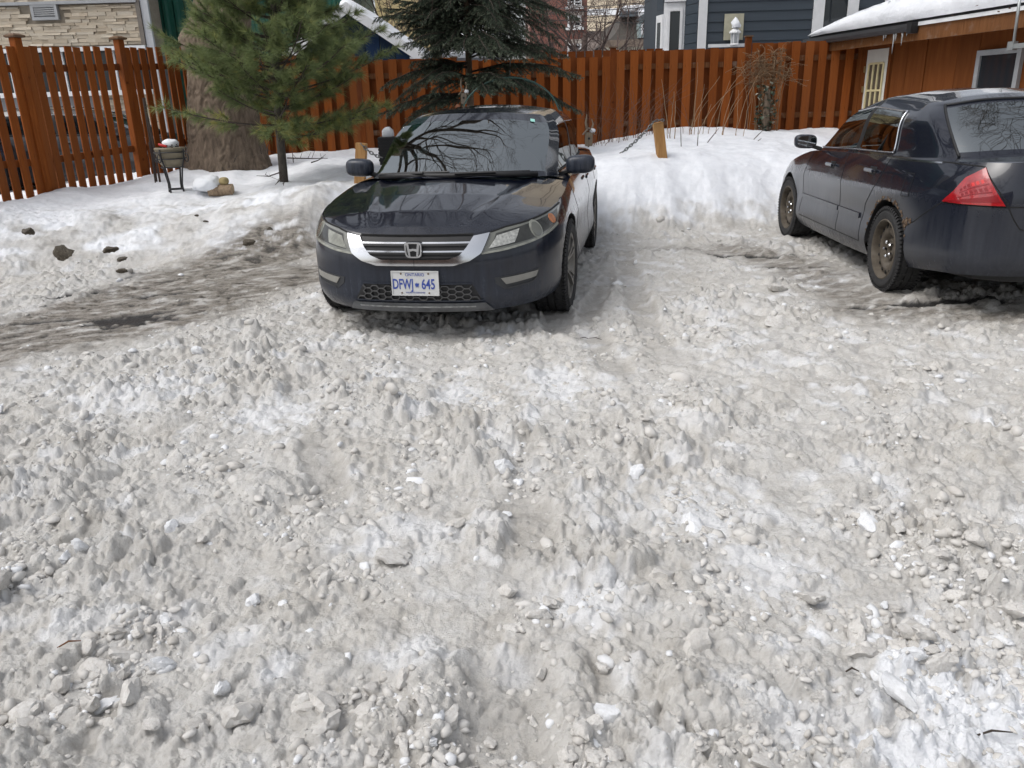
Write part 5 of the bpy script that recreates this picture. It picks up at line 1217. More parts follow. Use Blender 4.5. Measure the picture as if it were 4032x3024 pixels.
class Car:
    def __init__(s, ctrl, gh, zc_hood, zc_roof, zc_trunk, axles, wheel_r, b_cowl, b_deck, cowl_c, deck_c):
        s.N = 420; s.C, s.q = crom(np.array(ctrl), s.N); s.Q = s.q[-1]; s.ax = axles; s.wr = wheel_r
        s.gh = gh; s.zh = zc_hood; s.zr = zc_roof; s.ztk = zc_trunk; s.b_cowl, s.b_deck, s.cowl_c, s.deck_c = b_cowl, b_deck, cowl_c, deck_c
        t = np.gradient(s.C[:, :2], axis=0); t /= np.linalg.norm(t, axis=1)[:, None]; s.nin = np.stack([t[:, 1], -t[:, 0]], 1)   # inward normal in plan: (b,y)
        s.crease = .010
    def surf(s, q, z, off=0.0):
        """point (b, y, z) on the outer body at arc length q from the front middle, height z"""
        q = np.abs(np.asarray(q, float)); z = np.asarray(z, float)
        b, y, zb, zt, ti = [np.interp(q, s.q, s.C[:, k]) for k in range(5)]; nx = np.interp(q, s.q, s.nin[:, 0]); ny = np.interp(q, s.q, s.nin[:, 1])
        t = np.clip((z-zb)/(zt-zb), 0, 1)
        ins = .055*np.clip(1-t/.22, 0, 1)**2 + ti*np.clip((t-.58)/.42, 0, 1)**2.2
        side = np.clip((b-.9)/.4, 0, 1)*np.clip((4.3-b)/.4, 0, 1)
        ins = ins + side*(.016*np.exp(-((t-.42)/.16)**2) - .006*np.exp(-((t-.70)/.05)**2)) - off
        return np.stack([b+nx*ins, y+ny*ins, z], -1)
    def q_of_b(s, b):
        i0 = int(np.argmax(s.C[:, 1] > .55)); i1 = s.N - int(np.argmax(s.C[::-1, 1] > .55)) - 1
        return float(np.interp(b, s.C[i0:i1, 0], s.q[i0:i1]))
    def q_of_y(s, y, rear=False):
        if rear:
            i = s.N - int(np.argmax(s.C[::-1, 1] > .86)) - 1; return float(np.interp(-abs(y), -s.C[i:, 1], s.q[i:]))
        i = int(np.argmax(s.C[:, 1] > .80)); return float(np.interp(abs(y), s.C[:i, 1], s.q[:i]))
    def L(s, p, sign=1):  # (b,y,z) -> local xyz with x pointing back to the root's local frame
        p = np.asarray(p, float); r = p.copy(); r[..., 0] = p[..., 0] - s.off; r[..., 1] = p[..., 1]*sign; return r
    def patch(s, name, lo, hi, sign, off, mat, parent, n=24, m=8, skirt=.012, smooth=True):
        def samp(pl, n):
            pl = np.array(pl, float); d = np.r_[0, np.cumsum(np.linalg.norm(np.diff(pl, axis=0), axis=1))]; t = np.linspace(0, d[-1], n); return np.stack([np.interp(t, d, pl[:, k]) for k in (0, 1)], 1)
        a, b = samp(lo, n), samp(hi, n); G = a[None]*(1-np.linspace(0, 1, m))[:, None, None] + b[None]*np.linspace(0, 1, m)[:, None, None]
        def full(G, o): 
            sg = np.sign(G[..., 0]); sg[sg == 0] = 1
            P = s.surf(G[..., 0], G[..., 1], o); P[..., 1] *= sg; return P
        P = full(G, off); mb = MB(); mb.grid(s.L(P, sign), flip=sign < 0)
        ring = [(0, j) for j in range(n)] + [(i, n-1) for i in range(1, m)] + [(m-1, j) for j in range(n-2, -1, -1)] + [(i, 0) for i in range(m-2, 0, -1)]
        I = full(G, off-skirt); k = len(ring); vs = [P[i, j] for i, j in ring] + [I[i, j] for i, j in ring]
        fs = [(i, (i+1) % k, k+(i+1) % k, k+i) for i in range(k)]
        mb.add(s.L(np.array(vs), sign), fs if sign < 0 else [f[::-1] for f in fs])
        return mb.build(name, mat, parent, smooth=smooth, angle=35)
    def line(s, name, pts, w, off, sign, mat, parent, n=40, th=.004):
        pl = np.array(pl_ := pts, float); d = np.r_[0, np.cumsum(np.linalg.norm(np.diff(pl, axis=0), axis=1))]; t = np.linspace(0, d[-1], n); p = np.stack([np.interp(t, d, pl[:, k]) for k in (0, 1)], 1)
        g = np.gradient(p, axis=0); g /= np.linalg.norm(g, axis=1)[:, None]; nn = np.stack([-g[:, 1], g[:, 0]], 1)*w/2
        return s.patch(name, p-nn, p+nn, sign, off, mat, parent, n, 2, th, False)
    def build(s, root, off, paint, glass, opt):
        s.off = off; sn = opt.get('only', (1, -1)); s.root = root
        nq = int(s.Q/.018); nt = 30; qs = np.linspace(0, s.Q, nq)
        zb = np.interp(qs, s.q, s.C[:, 2]); zt = np.interp(qs, s.q, s.C[:, 3]); tt = np.linspace(0, 1, nt)
        Z = zb[:, None] + (zt-zb)[:, None]*tt[None]; P = s.surf(np.repeat(qs[:, None], nt, 1), Z)
        nm = opt['parts']   # function (b,y,z)->part name
        ar = opt.get('arch', .375)
        # arch: snap points
        keep = np.ones((nq-1, nt-1), bool); cen = (P[:-1, :-1]+P[1:, :-1]+P[:-1, 1:]+P[1:, 1:])/4
        for (ab, az) in s.ax:
            r = np.hypot(cen[..., 0]-ab, cen[..., 2]-az); keep &= ~((r < ar) & (cen[..., 1] > .5))
            keep &= ~((np.abs(cen[..., 0]-ab) < ar) & (cen[..., 2] < az) & (cen[..., 1] > .5))
        bound = np.zeros((nq, nt), bool); used = np.zeros((nq, nt), int); gone = np.zeros((nq, nt), int)
        for di in (0, 1):
            for dj in (0, 1): used[di:nq-1+di, dj:nt-1+dj] += keep; gone[di:nq-1+di, dj:nt-1+dj] += ~keep
        bound = (used > 0) & (gone > 0)
        for (ab, az) in s.ax:
            db = P[..., 0]-ab; dz = P[..., 2]-az; r = np.hypot(db, dz)
            up = bound & (r < ar+.06) & (P[..., 2] >= az-.01); k = ar/np.maximum(r, 1e-4)
            P[..., 0] = np.where(up, ab+db*k, P[..., 0]); P[..., 2] = np.where(up, az+dz*k, P[..., 2])
            lo = bound & (np.abs(np.abs(db)-ar) < .06) & (P[..., 2] < az-.01); P[..., 0] = np.where(lo, ab+np.sign(db)*ar, P[..., 0])
        names = {}
        for i in range(nq-1):
            for j in range(nt-1):
                if keep[i, j]: names.setdefault(nm(*cen[i, j]), []).append((i, j))
        s.part = {}
        for sg in (1, -1):
            for nme, fl in names.items():
                key = (nme, sg)
                idx = {}; vs = []; fs = []
                for i, j in fl:
                    f = []
                    for a, b in ((i, j), (i, j+1), (i+1, j+1), (i+1, j)):
                        if (a, b) not in idx: idx[(a, b)] = len(vs); vs.append(P[a, b])
                        f.append(idx[(a, b)])
                    fs.append(tuple(f) if sg > 0 else tuple(f[::-1]))
                V = s.L(np.array(vs), sg)
                if nme in ('front_bumper', 'rear_bumper') and (nme, 1) in s.part and sg < 0:
                    s.part[(nme, 1)].add(V, fs); continue
                s.part.setdefault(key, MB()).add(V, fs)
        pobj = {}
        for (nme, sg), mb in s.part.items():
            o = mb.build(nme, paint, root, smooth=True); pobj[(nme, sg)] = o
            bm = bmesh.new(); bm.from_mesh(o.data); bmesh.ops.remove_doubles(bm, verts=bm.verts, dist=1e-5); bm.to_mesh(o.data); bm.free()
        s.pobj = pobj
        # arch lips and wells
        for sg in (1, -1):
            for (ab, az) in s.ax:
                mb = MB(); arc = np.linspace(-.05, math.pi+.05, 33); yo = float(np.interp(ab, s.C[:s.N//2*2, 0], s.C[:, 1]))
                rows = []
                for dy, rr in ((-.012, ar), (-.05, ar-.004), (-.30, ar+.01)):
                    row = []
                    for a in arc:
                        bb, zz = ab+rr*math.cos(a), az+rr*math.sin(a); q = s.q_of_b(bb); row.append((bb, float(s.surf(q, min(zz, 2.0))[1])+dy+.01, zz))
                    rows.append(row)
                rows = s.L(np.array(rows), sg); mb.grid(rows, flip=sg > 0); mb.build('wheel_well', M_black, root, smooth=True)
        # decks
        topq = np.linspace(0, s.Q, 300); ztq = np.interp(topq, s.q, s.C[:, 3]); top = s.surf(topq, ztq)
        nr = 22; kk = np.linspace(0, 1, nr)
        def deck(name, sel, cb, zfun, pw, z_add=None):
            rib = []
            for p, c in zip(top[sel], cb):
                zc = zfun(c); f = np.sin(kk*np.pi/2)**pw
                bb = p[0]+(c-p[0])*kk; yy = p[1]*(1-kk); zz = p[2]+(zc-p[2])*f
                if z_add is not None: zz = zz + z_add(bb, yy, kk)
                rib.append(np.stack([bb, yy, zz], -1))
            rib = np.array(rib); Lh = s.L(rib, 1); Rh = s.L(rib, -1)
            G = np.concatenate([Lh, Rh[:, ::-1][:, 1:]], 1); fl = opt.get('flipdeck', False)
            o = MB().grid(G, flip=True).build(name, paint, root, smooth=True); return o
        h = top[:, 0] <= s.b_cowl; h[:] = False; h[:int(np.argmax(top[:, 0] > s.b_cowl))+1] = True
        pb = top[h][:, 0]; cb = pb[0] + (s.cowl_c-pb[0])*(pb-pb[0])/(pb[-1]-pb[0])
        s.hood = deck('hood', h, cb, lambda b: float(np.interp(b, *s.zh)), .75, opt.get('hood_add'))
        i0 = int(np.argmax(top[:, 0] > s.b_deck)); d = np.zeros(len(top), bool); d[i0:] = True
        pb = top[d][:, 0]; cb = s.deck_c + (pb[-1]-s.deck_c)*(pb-pb[0])/(pb[-1]-pb[0])
        s.trunk = deck('trunk_lid', d, cb, lambda b: float(np.interp(b, *s.ztk)), .6)
        # greenhouse
        reg = s.gh['regions']; base = np.array([g[0] for g in s.gh['st']]); tp = np.array([g[1] for g in s.gh['st']])
        def spl(A, i, t):
            k = len(A); a = A[max(i-1, 0)] if i > 0 else A[1]*[1, -1, 1]; b, c = A[i], A[i+1]; d_ = A[i+2] if i+2 < k else A[k-2]*[1, -1, 1]
            hard = s.gh.get('hard', ())
            if i in hard: a = 2*b-c
            if i+1 in hard: d_ = 2*c-b
            return .5*((2*b)+(-a+c)*t+(2*a-5*b+4*c-d_)*t*t+(-a+3*b-3*c+d_)*t**3)
        nv = 15; vv = np.linspace(0, 1, nv); cols = []; info = []
        for i in range(len(base)-1):
            nn = max(2, int(np.linalg.norm(base[i+1]-base[i])/.045)); 
            for k in range(nn):
                t = k/nn; cols.append((spl(base, i, t), spl(tp, i, t), reg[i]))
        cols.append((base[-1], tp[-1], reg[-1]))
        def bul(v, b_, r):
            if r in ('windshield', 'rear_glass'): return np.array([0, 1, .25])*.022*math.sin(v*math.pi)*min(1, b_[1]/.3) + np.array([0, 0, .02*math.sin(v*math.pi)])
            return np.array([0, 1, .35])*.046*math.sin(math.pi*v**1.7)      # rounded rail above the side glass
        G = np.array([[b_+(t_-b_)*v + bul(v, b_, r) for v in vv] for b_, t_, r in cols])
        s.G, s.cols = G, cols
        frame = MB(); glassm = {}
        tri = opt.get('glass_v', (1, 13))
        for sg in (1, -1):
            LG = s.L(G, sg)
            for i in range(len(cols)-1):
                r = cols[i][2]
                for j in range(nv-1):
                    quad = [LG[i, j], LG[i+1, j], LG[i+1, j+1], LG[i, j+1]]; quad = quad if sg > 0 else quad[::-1]
                    tv = tri if r in ('windshield', 'rear_glass') else opt.get('side_v', tri)
                    if r != 'pillar' and r != 'black' and tv[0] <= j < tv[1]:
                        key = r if r in ('windshield', 'rear_glass') else (r, sg)
                        glassm.setdefault(key, MB()).add(quad, [(0, 1, 2, 3)])
                    else:
                        frame.cur = 1 if r == 'black' or (r not in ('pillar',) and j >= tri[1]-0 and False) else 0
                        frame.add(quad, [(0, 1, 2, 3)])
        # roof
        rib = []
        for b_, t_, r in cols:
            c0, c1 = tp[0][0], tp[-1][0]; e0, e1 = s.gh['roof_e']   # corner b values map to centre
            c = t_[0] if e0 < t_[0] < e1 else (c0+(t_[0]-c0)*1.0 if t_[0] <= e0 else t_[0])
            zc = float(np.interp(c, *s.zr)); f = np.sin(kk*np.pi/2)**.62
            rib.append(np.stack([t_[0]+(c-t_[0])*kk, t_[1]*(1-kk), t_[2]+(max(zc, t_[2])-t_[2])*f], -1))
        rib = np.array(rib); o = MB().grid(np.concatenate([s.L(rib, 1), s.L(rib, -1)[:, ::-1][:, 1:]], 1), flip=True).build('roof', paint, root, smooth=True)
        s.roof = o
        fo = frame.build('pillar_frame', None, root, smooth=True, mats=[paint, M_black]); s._weld(fo)
        s.glass = {}
        for k, mb in glassm.items():
            nme = k if isinstance(k, str) else 'side_window'; g = mb.build(nme, glass if nme != 'windshield' else opt.get('ws_glass', glass), root, smooth=True); s._weld(g); s.glass[k] = g
            if len(g.data.polygons) and True: pass
        # shoulder ledge between body side and glass
        for sg in (1, -1):
            rows = []
            gb = np.array([c[0] for c in cols]); i1 = int(np.argmax(gb[:, 1] > .6)); i2 = len(gb)-int(np.argmax(gb[::-1, 1] > .5))-1
            sel = top[(top[:, 0] > s.b_cowl-.03) & (top[:, 0] < s.b_deck+.12) & (top[:, 1] > .5)]
            for p in sel:
                y = float(np.interp(p[0], gb[i1:i2, 0], gb[i1:i2, 1])); z = float(np.interp(p[0], gb[i1:i2, 0], gb[i1:i2, 2]))
                e = np.array([p[0], y-.01, z+.0]); kk2 = np.linspace(0, 1, 7)
                rows.append([(p[0], p[1]+(e[1]-p[1])*k, p[2]+(e[2]-p[2])*math.sin(k*math.pi/2)) for k in kk2])
            MB().grid(s.L(np.array(rows), sg), flip=sg > 0).build('shoulder', paint, root, smooth=True)
        # underside and cabin
        inn = s.C[::14]; bm_ = s.C[-1, 0]/2; pl = [(bm_+(b-bm_)*.93-s.off, y*.80) for b, y, *_ in inn] + [(bm_+(b-bm_)*.93-s.off, -y*.80) for b, y, *_ in inn[::-1]]
        MB().prism(pl, .255, .30).build('underbody', M_black, root)
        cab = MB(); b0, b1 = s.b_cowl-.15, s.b_deck+.02
        cab.box((b0-s.off, -.70, .30), (b1-s.off, .70, .50)); cab.build('cabin_floor', M_cabin, root)
        dash = superell(.34, .70, .13, .5); MB().grid(np.array(dash)+np.array([s.b_cowl+.18-s.off, 0, .80])).build('dashboard', M_cabin, root, smooth=True)
        bb = s.b_deck - .12
        MB().box((bb-.55-s.off, -.62, .5), (bb-.05-s.off, .62, .68)).box((bb-.15-s.off, -.62, .68), (bb+.03-s.off, .62, 1.02)).build('rear_seat', M_cabin, root, bevel=.05)
        MB().box((bb-.08-s.off, -.66, .985), (bb+.35-s.off, .66, 1.0)).build('parcel_shelf', M_cabin, root)
        for sg in (1, -1):
            fb = s.b_cowl + 1.10
            st = MB().grid(np.array(superell(.10, .25, .36, .5))@np.array([[1, 0, 0], [0, 1, 0], [.22, 0, 1]]) + np.array([fb+.12-s.off, sg*.37, .82])).grid(np.array(superell(.26, .25, .09, .5)) + np.array([fb-.18-s.off, sg*.37, .54])).build('front_seat', M_cabin, root, smooth=True)
            MB().grid(np.array(superell(.05, .14, .09, .6)) + np.array([fb+.26-s.off, sg*.37, 1.22])).build('headrest', M_cabin, st, smooth=True)
            MB().grid(np.array(superell(.05, .13, .07, .6)) + np.array([bb+.0-s.off, sg*.36, 1.07])).build('rear_headrest', M_cabin, root, smooth=True)
        tor = MB().tube([(s.b_cowl+.52-s.off+.06*math.sin(a), opt.get('wheel_side', 1)*.37+.185*math.cos(a), .93+.17*math.sin(a)) for a in np.linspace(0, 2*math.pi, 25)], .014, 6, False).build('steering_wheel', M_black, root, smooth=True)
    def _weld(s, o):
        bm = bmesh.new(); bm.from_mesh(o.data); bmesh.ops.remove_doubles(bm, verts=bm.verts, dist=1e-4); bm.to_mesh(o.data); bm.free()

def ring_lathe(prof, n):  # axis along +y (outwards)
    return MB().lathe(prof, n, Matrix.Rotation(-math.pi/2, 4, 'X'))
def make_tyre(Rr, w, rim, n=72, knob=True):
    h = w/2
    prof = [(rim, -h*.82), (rim+.02, -h*.98), ((Rr+rim)/2, -h*1.04), (Rr-.03, -h*.95), (Rr-.008, -h*.80), (Rr-.001, -h*.5), (Rr-.001, -h*.30), (Rr-.009, -h*.27), (Rr-.009, -h*.20), (Rr, -h*.17), (Rr, h*.17), (Rr-.009, h*.20), (Rr-.009, h*.27), (Rr-.001, h*.30), (Rr-.001, h*.5), (Rr-.008, h*.80), (Rr-.03, h*.95), ((Rr+rim)/2+.01, h*1.03), ((Rr+rim)/2, h*1.045), (rim+.02, h*.98), (rim+.006, h*.95), (rim, h*.82)]
    mb = ring_lathe(prof, n)
    if knob:
        for k in range(n):
            for sy in (-1, 1):
                a = 2*math.pi*(k+.25*sy)/n; M = Matrix.Rotation(a, 4, 'Y') @ Matrix.Translation((0, sy*h*.78, Rr-.012)) @ Matrix.Rotation(sy*.42, 4, 'X')
                mb.box((-.0085, -.022, -.012), (.0085, .022, .012), M)
                if k % 2: mb.box((-.010, -.016, -.004), (.010, .016, .0055), Matrix.Rotation(a, 4, 'Y') @ Matrix.Translation((0, sy*h*.38, Rr-.002)))
    return mb
def alloy_wheel(parent, pos, sg, steer=0):
    al = MATS.get('dirty_alloy') or simple('dirty_alloy', (.23, .22, .205), .45, .25, 12, metallic=.7)
    rm = .232
    mb = ring_lathe([(rm+.012, .095), (rm+.014, .105), (rm+.004, .108), (rm-.008, .100), (rm-.012, .07), (rm-.03, .02), (rm-.03, -.10), (rm+.01, -.108)], 60)
    mb.add(*[(m.v, m.f) for m in [ring_lathe([(0, .075), (.03, .077), (.055, .072), (.068, .055), (.07, .02)], 30)]][0])
    for k in range(5):
        for d in (-.14, .14):
            a = 2*math.pi*k/5+.3; M0 = Matrix.Rotation(a+d*.55, 4, 'Y'); M1 = Matrix.Rotation(a+d*1.35, 4, 'Y'); p = M0 @ Vector((0, .062, .058)); q = M1 @ Vector((0, .094, rm-.008))
            m_ = (p+q)/2 + Vector((0, .008, 0)); mb.bar(p, m_, .020, .03, up=(0, 1, 0), ext=.004); mb.bar(m_, q, .022, .03, up=(0, 1, 0), ext=.004)
    w = mb.build('wheel', al, parent, smooth=True, angle=40); w.location = pos; w.rotation_euler = (0, 0, (0 if sg > 0 else math.pi)+steer)
    make_tyre(.334, .235, rm+.004, 72).build('tyre', M_tyre, w, smooth=True, angle=30)
    ring_lathe([(.0, .02), (.15, .02), (.15, -.01), (0, -.01)], 30).build('brake_disc', simple('brake_disc', (.14, .12, .11), .5, metallic=.6) if 'brake_disc' not in MATS else MATS['brake_disc'], w)
    for k in range(5):
        a = 2*math.pi*k/5; M = Matrix.Rotation(a, 4, 'Y') @ Matrix.Translation((0, .07, .035)) @ Matrix.Rotation(-math.pi/2, 4, 'X'); MB().lathe([(.010, 0), (.010, .014), (0, .016)], 6, M).build('lug_nut', M_dark, w)
    return w
def steel_wheel(parent, pos, sg, steer=0):
    st = MATS.get('rusty_steel')
    if not st:
        m = NT('rusty_steel'); n = m.noise(9, 6, .65); m.color(m.ramp(n, [(.3, (.045, .035, .026)), (.52, (.085, .070, .052)), (.75, (.13, .115, .098))])).set(Roughness=.85).bump(m.noise(40, 5), .3, .004); st = m.m
    rm = .218
    mb = ring_lathe([(rm+.012, .088), (rm+.015, .098), (rm+.006, .102), (rm-.004, .095), (rm-.010, .06), (rm-.014, .045), (rm-.03, .050), (.160, .060), (.132, .064), (.112, .052), (.104, .030), (.092, .022), (.080, .030), (.074, .044), (.040, .046), (.034, .040), (.033, .012), (0, .010)], 64)
    w = mb.build('wheel', st, parent, smooth=True, angle=50); w.location = pos; w.rotation_euler = (0, 0, (0 if sg > 0 else math.pi)+steer)
    make_tyre(.322, .205, rm+.004, 64).build('tyre', M_tyre, w, smooth=True, angle=30)
    for k in range(16):
        a = 2*math.pi*k/16; M = Matrix.Rotation(a, 4, 'Y') @ Matrix.Translation((0, .0575, .178)) @ Matrix.Diagonal((1, 1, 1.3, 1)) @ Matrix.Rotation(-math.pi/2, 4, 'X')
        MB().lathe([(.012, -.012), (.012, .0015), (0, .0015)], 12, M).build('vent_hole', M_seam, w)
    for k in range(5):
        a = 2*math.pi*k/5+.4; M = Matrix.Rotation(a, 4, 'Y') @ Matrix.Translation((0, .045, .057)) @ Matrix.Rotation(-math.pi/2, 4, 'X'); MB().lathe([(.0125, 0), (.0125, .022), (.008, .030), (0, .031)], 6, M).build('lug_nut', M_chrome, w)
    return w
def mirror(parent, c, sg, paint, A=(.075, .115, .075), face_rear=1):
    """door mirror: housing, glass facing the rear (+x local), stalk"""
    P = np.array(superell(*A, .62, 24, 14)); P[..., 0] *= (.75+.25*np.sign(P[..., 0])*-1); P[..., 2] += .12*P[..., 1]*sg*.3
    h = MB().grid(P).build('mirror', paint, parent, smooth=True); h.location = c
    gl = MB(); n = 24; ring = [(A[0]*.52, A[1]*.84*math.copysign(abs(math.cos(t))**.62, math.cos(t)), A[2]*.80*math.copysign(abs(math.sin(t))**.62, math.sin(t))) for t in np.linspace(0, 2*math.pi, n, endpoint=False)]
    gl.add(ring + [(A[0]*.38, y, z) for x, y, z in ring], [tuple(range(n))] + [(i, n+i, n+(i+1) % n, (i+1) % n) for i in range(n)]); gl.build('mirror_glass', simple('mirror_silver', (.75, .78, .8), .03, 0, metallic=1) if 'mirror_silver' not in MATS else MATS['mirror_silver'], h)
    MB().bar((0, -sg*A[1]*.6, -.045), (.02, -sg*(A[1]+.05), -.075), .06, .035).build('mirror_stalk', M_black, h, bevel=.008)
    return h

# ---------------- black sedan seen from the front
def sedan_front():
    X0, Y0, yaw = -.595, 4.985, .169
    ctrl = [(0.00, 0, .205, .692, .055), (0.008, .22, .205, .692, .055), (0.04, .42, .205, .705, .07), (0.12, .60, .21, .732, .09), (0.27, .755, .215, .757, .085), (0.48, .85, .22, .785, .075), (0.75, .900, .225, .818, .07), (1.0, .918, .22, .852, .07), (1.4, .922, .20, .902, .075), (1.9, .922, .19, .930, .08), (2.8, .922, .19, .955, .08), (3.6, .925, .20, .975, .08), (4.1, .915, .22, .985, .085), (4.45, .86, .25, .99, .09), (4.7, .74, .27, .99, .09), (4.82, .5, .28, .99, .08), (4.862, 0, .28, .99, .08)]
    st = [((1.05, 0, .962), (2.02, 0, 1.408)), ((1.11, .36, .962), (2.05, .31, 1.402)), ((1.33, .675, .945), (2.17, .565, 1.366)), ((1.60, .755, .930), (2.40, .598, 1.384)), ((2.60, .772, .945), (2.76, .605, 1.402)), ((2.70, .772, .947), (2.84, .604, 1.402)), ((3.66, .755, .972), (3.50, .60, 1.392)), ((4.18, .64, 1.0), (3.72, .545, 1.380)), ((4.28, .33, 1.03), (3.80, .29, 1.405)), ((4.30, 0, 1.035), (3.82, 0, 1.410))]
    gh = dict(st=st, regions=['windshield', 'windshield', 'pillar', 'front_side', 'black', 'rear_side', 'pillar', 'rear_glass', 'rear_glass', 'rear_glass'], hard=(2, 3), roof_e=(2.17, 3.70))
    car = Car(ctrl, gh, ([.05, .12, .3, .6, .9, 1.1], [.692, .742, .818, .893, .943, .966]), ([2.02, 2.3, 2.8, 3.2, 3.82], [1.408, 1.448, 1.475, 1.468, 1.41]), ([4.2, 4.5, 4.86], [1.03, 1.03, 1.0]), [(.955, .34), (3.73, .34)], .334, 1.42, 4.08, 1.08, 4.27)
    root = empty('black_sedan', (X0 + 2.3*math.sin(yaw), Y0 + 2.3*math.cos(yaw), 0), math.pi/2 - yaw)
    tag(root, 'black sedan with chrome grille facing the camera, middle of the lot', 'car')
    paint = car_paint('black_paint', (.0028, .0042, .0105), (.048, .058, .080), .75, .24, .80)
    glass = window_glass('tinted_glass', (.07, .09, .09), .42); ws = window_glass('windshield_glass', (.20, .28, .28), .37)
    def parts(b, y, z):
        if b < .62 and z < .80 or (b < .9 and z < .56): return 'front_bumper'
        if b > 4.35: return 'rear_bumper'
        if b < 1.48: return 'fender'
        if b < 2.66 and z > .28: return 'front_door'
        if b < 3.70 and z > .28 and not (math.hypot(b-3.73, z-.34) < .43): return 'rear_door'
        if z < .28 and b < 3.4: return 'rocker'
        return 'quarter_panel'
    def hood_add(bb, yy, kk):  # two soft creases running up the hood
        k = np.abs(yy); line = .30 + .28*np.clip(bb, 0, 1.1)
        return .010*np.exp(-((k-line)/.035)**2)*np.clip(bb/.3, 0, 1) - .006*np.exp(-((k-line+.09)/.06)**2)*np.clip(bb/.3, 0, 1)
    car.build(root, 2.3, paint, glass, dict(parts=parts, arch=.372, hood_add=hood_add, wheel_side=-1, ws_glass=ws, glass_v=(1, 12), side_v=(1, 11)))
    bump = car.pobj[('front_bumper', 1)]
    qy, qb = car.q_of_y, car.q_of_b
    M_lens = NT('hazy_lens'); M_lens.color(M_lens.mix(M_lens.noise(7, 4), (.085, .09, .078), (.17, .172, .148))).set(Roughness=.22); M_lens.b.inputs['Coat Weight'].default_value = 1; M_lens.b.inputs['Coat Roughness'].default_value = .06
    M_lens2 = simple('lens_clear', (.24, .245, .215), .2, .3, 20); M_amber = simple('amber_lens', (.40, .13, .035), .25, .35, 40); M_refl = simple('lamp_reflector', (.45, .45, .42), .4, .4, 60, metallic=.5)
    for sg in (1, -1):
        lo = [(qy(.425), .582), (qy(.56), .598), (qb(.22), .628), (qb(.40), .665), (qb(.56), .700)]
        hi = [(qy(.495), .704), (qy(.60), .728), (qb(.27), .752), (qb(.50), .782), (qb(.76), .812)]
        hl = car.patch('headlight', lo, hi, sg, .006, M_lens.m, root, 30, 10)
        def inpoly(u, v):
            lo_, hi_ = np.array(lo), np.array(hi); t = u*(len(lo)-1); a = np.array([np.interp(t, range(len(lo)), lo_[:, k]) for k in (0, 1)]); b = np.array([np.interp(t, range(len(hi)), hi_[:, k]) for k in (0, 1)]); return a+(b-a)*v
        def disc(name, u, v, r, mat, off, sx=1.0):
            q, z = inpoly(u, v); th = np.linspace(0, 2*math.pi, 22)
            return car.patch(name, [(q+r*sx*math.cos(t), z-r*abs(math.sin(t))) for t in np.linspace(math.pi, 2*math.pi, 15)], [(q+r*sx*math.cos(t), z+r*math.sin(t)) for t in np.linspace(math.pi, 0, 15)], sg, off, mat, hl, 16, 8, .004)
        car.patch('dark_recess_patch', [inpoly(.08, .16), inpoly(.5, .13), inpoly(.93, .20)], [inpoly(.10, .86), inpoly(.5, .88), inpoly(.93, .84)], sg, .0078, MATS.get('lamp_dark') or simple('lamp_dark', (.035, .036, .033), .18, .5, 9), hl, 24, 8, .003)  # dark patch proud of the flat lens; its colour imitates the shade of a recess
        disc('lamp_bezel', .56, .50, .056, M_lens2, .0095); disc('projector_lens', .56, .50, .044, M_lens.m, .0130)
        disc('amber_reflector', .80, .58, .030, M_amber if sg < 0 else M_lens2, .0100, 1.5)
        a, b, c, d = inpoly(.06, .2), inpoly(.34, .22), inpoly(.12, .75), inpoly(.38, .78)
        car.patch('high_beam_reflector', [a, b], [c, d], sg, .0098, M_refl if sg < 0 else M_lens2, hl, 10, 6, .004)
        car.line('headlight_rim', lo, .012, .0095, sg, M_lens2, hl, 30)
        car.line('headlight_gap', hi, .007, .0075, sg, M_seam, hl, 30)
        # chrome wing of the grille: half of the U
        lo2 = [(qy(.001), .512), (qy(.25), .512), (qy(.35), .540), (qy(.422), .585), (qy(.455), .645), (qy(.488), .705)]
        hi2 = [(qy(.001), .549), (qy(.22), .551), (qy(.29), .577), (qy(.335), .625), (qy(.368), .672), (qy(.382), .690)]
        car.patch('chrome_grille_trim', lo2, hi2, sg, .020, M_chrome, root, 40, 8, .03)
        # fog lamp in its pocket
        lo3, hi3 = [(qy(.505), .385), (qy(.56), .345), (qy(.73), .372), (qb(.26), .40)], [(qy(.50), .425), (qy(.56), .430), (qy(.73), .447), (qb(.28), .452)]
        pk = car.patch('fog_lamp_pocket', lo3, hi3, sg, .003, simple('pocket_plastic', (.030, .032, .036), .6) if 'pocket_plastic' not in MATS else MATS['pocket_plastic'], root, 20, 6)
        car.patch('fog_lamp', [(qy(.565), .378), (qy(.735), .402)], [(qy(.535), .418), (qy(.748), .439)], sg, .010, simple('dusty_lens', (.24, .235, .215), .5) if 'dusty_lens' not in MATS else MATS['dusty_lens'], pk, 12, 6, .006)
        car.line('pocket_lip', [(qy(.57), .352), (qy(.72), .372), (qb(.25), .398)], .010, .008, sg, MATS['pocket_plastic'], pk)
        # seams, handles, mirrors
        for nme, (ba, za), (bb, zb_) in (('fender', (1.36, .88), (1.50, .30)), ('front_door', (2.66, .94), (2.66, .28)), ('rear_door', (3.64, .96), (3.40, .75)), ('rocker', (1.50, .285), (3.35, .285))):
            car.line('panel_seam', [(qb(ba), za), (qb(bb), zb_)], .007, .0015, sg, M_seam, car.pobj.get((nme, sg), root), 30, .003)
        for nme, b in (('front_door', 2.45), ('rear_door', 3.42)):
            p = car.L(car.surf(qb(b), .845, .022), sg); q2 = car.L(car.surf(qb(b+.17), .85, .022), sg); MB().bar(p, q2, .022, .028).build('door_handle', paint, car.pobj[(nme, sg)], bevel=.006)
        mirror(root, tuple(car.L(np.array([1.70, .915, 1.005]), sg)), sg, paint, (.085, .115, .072))
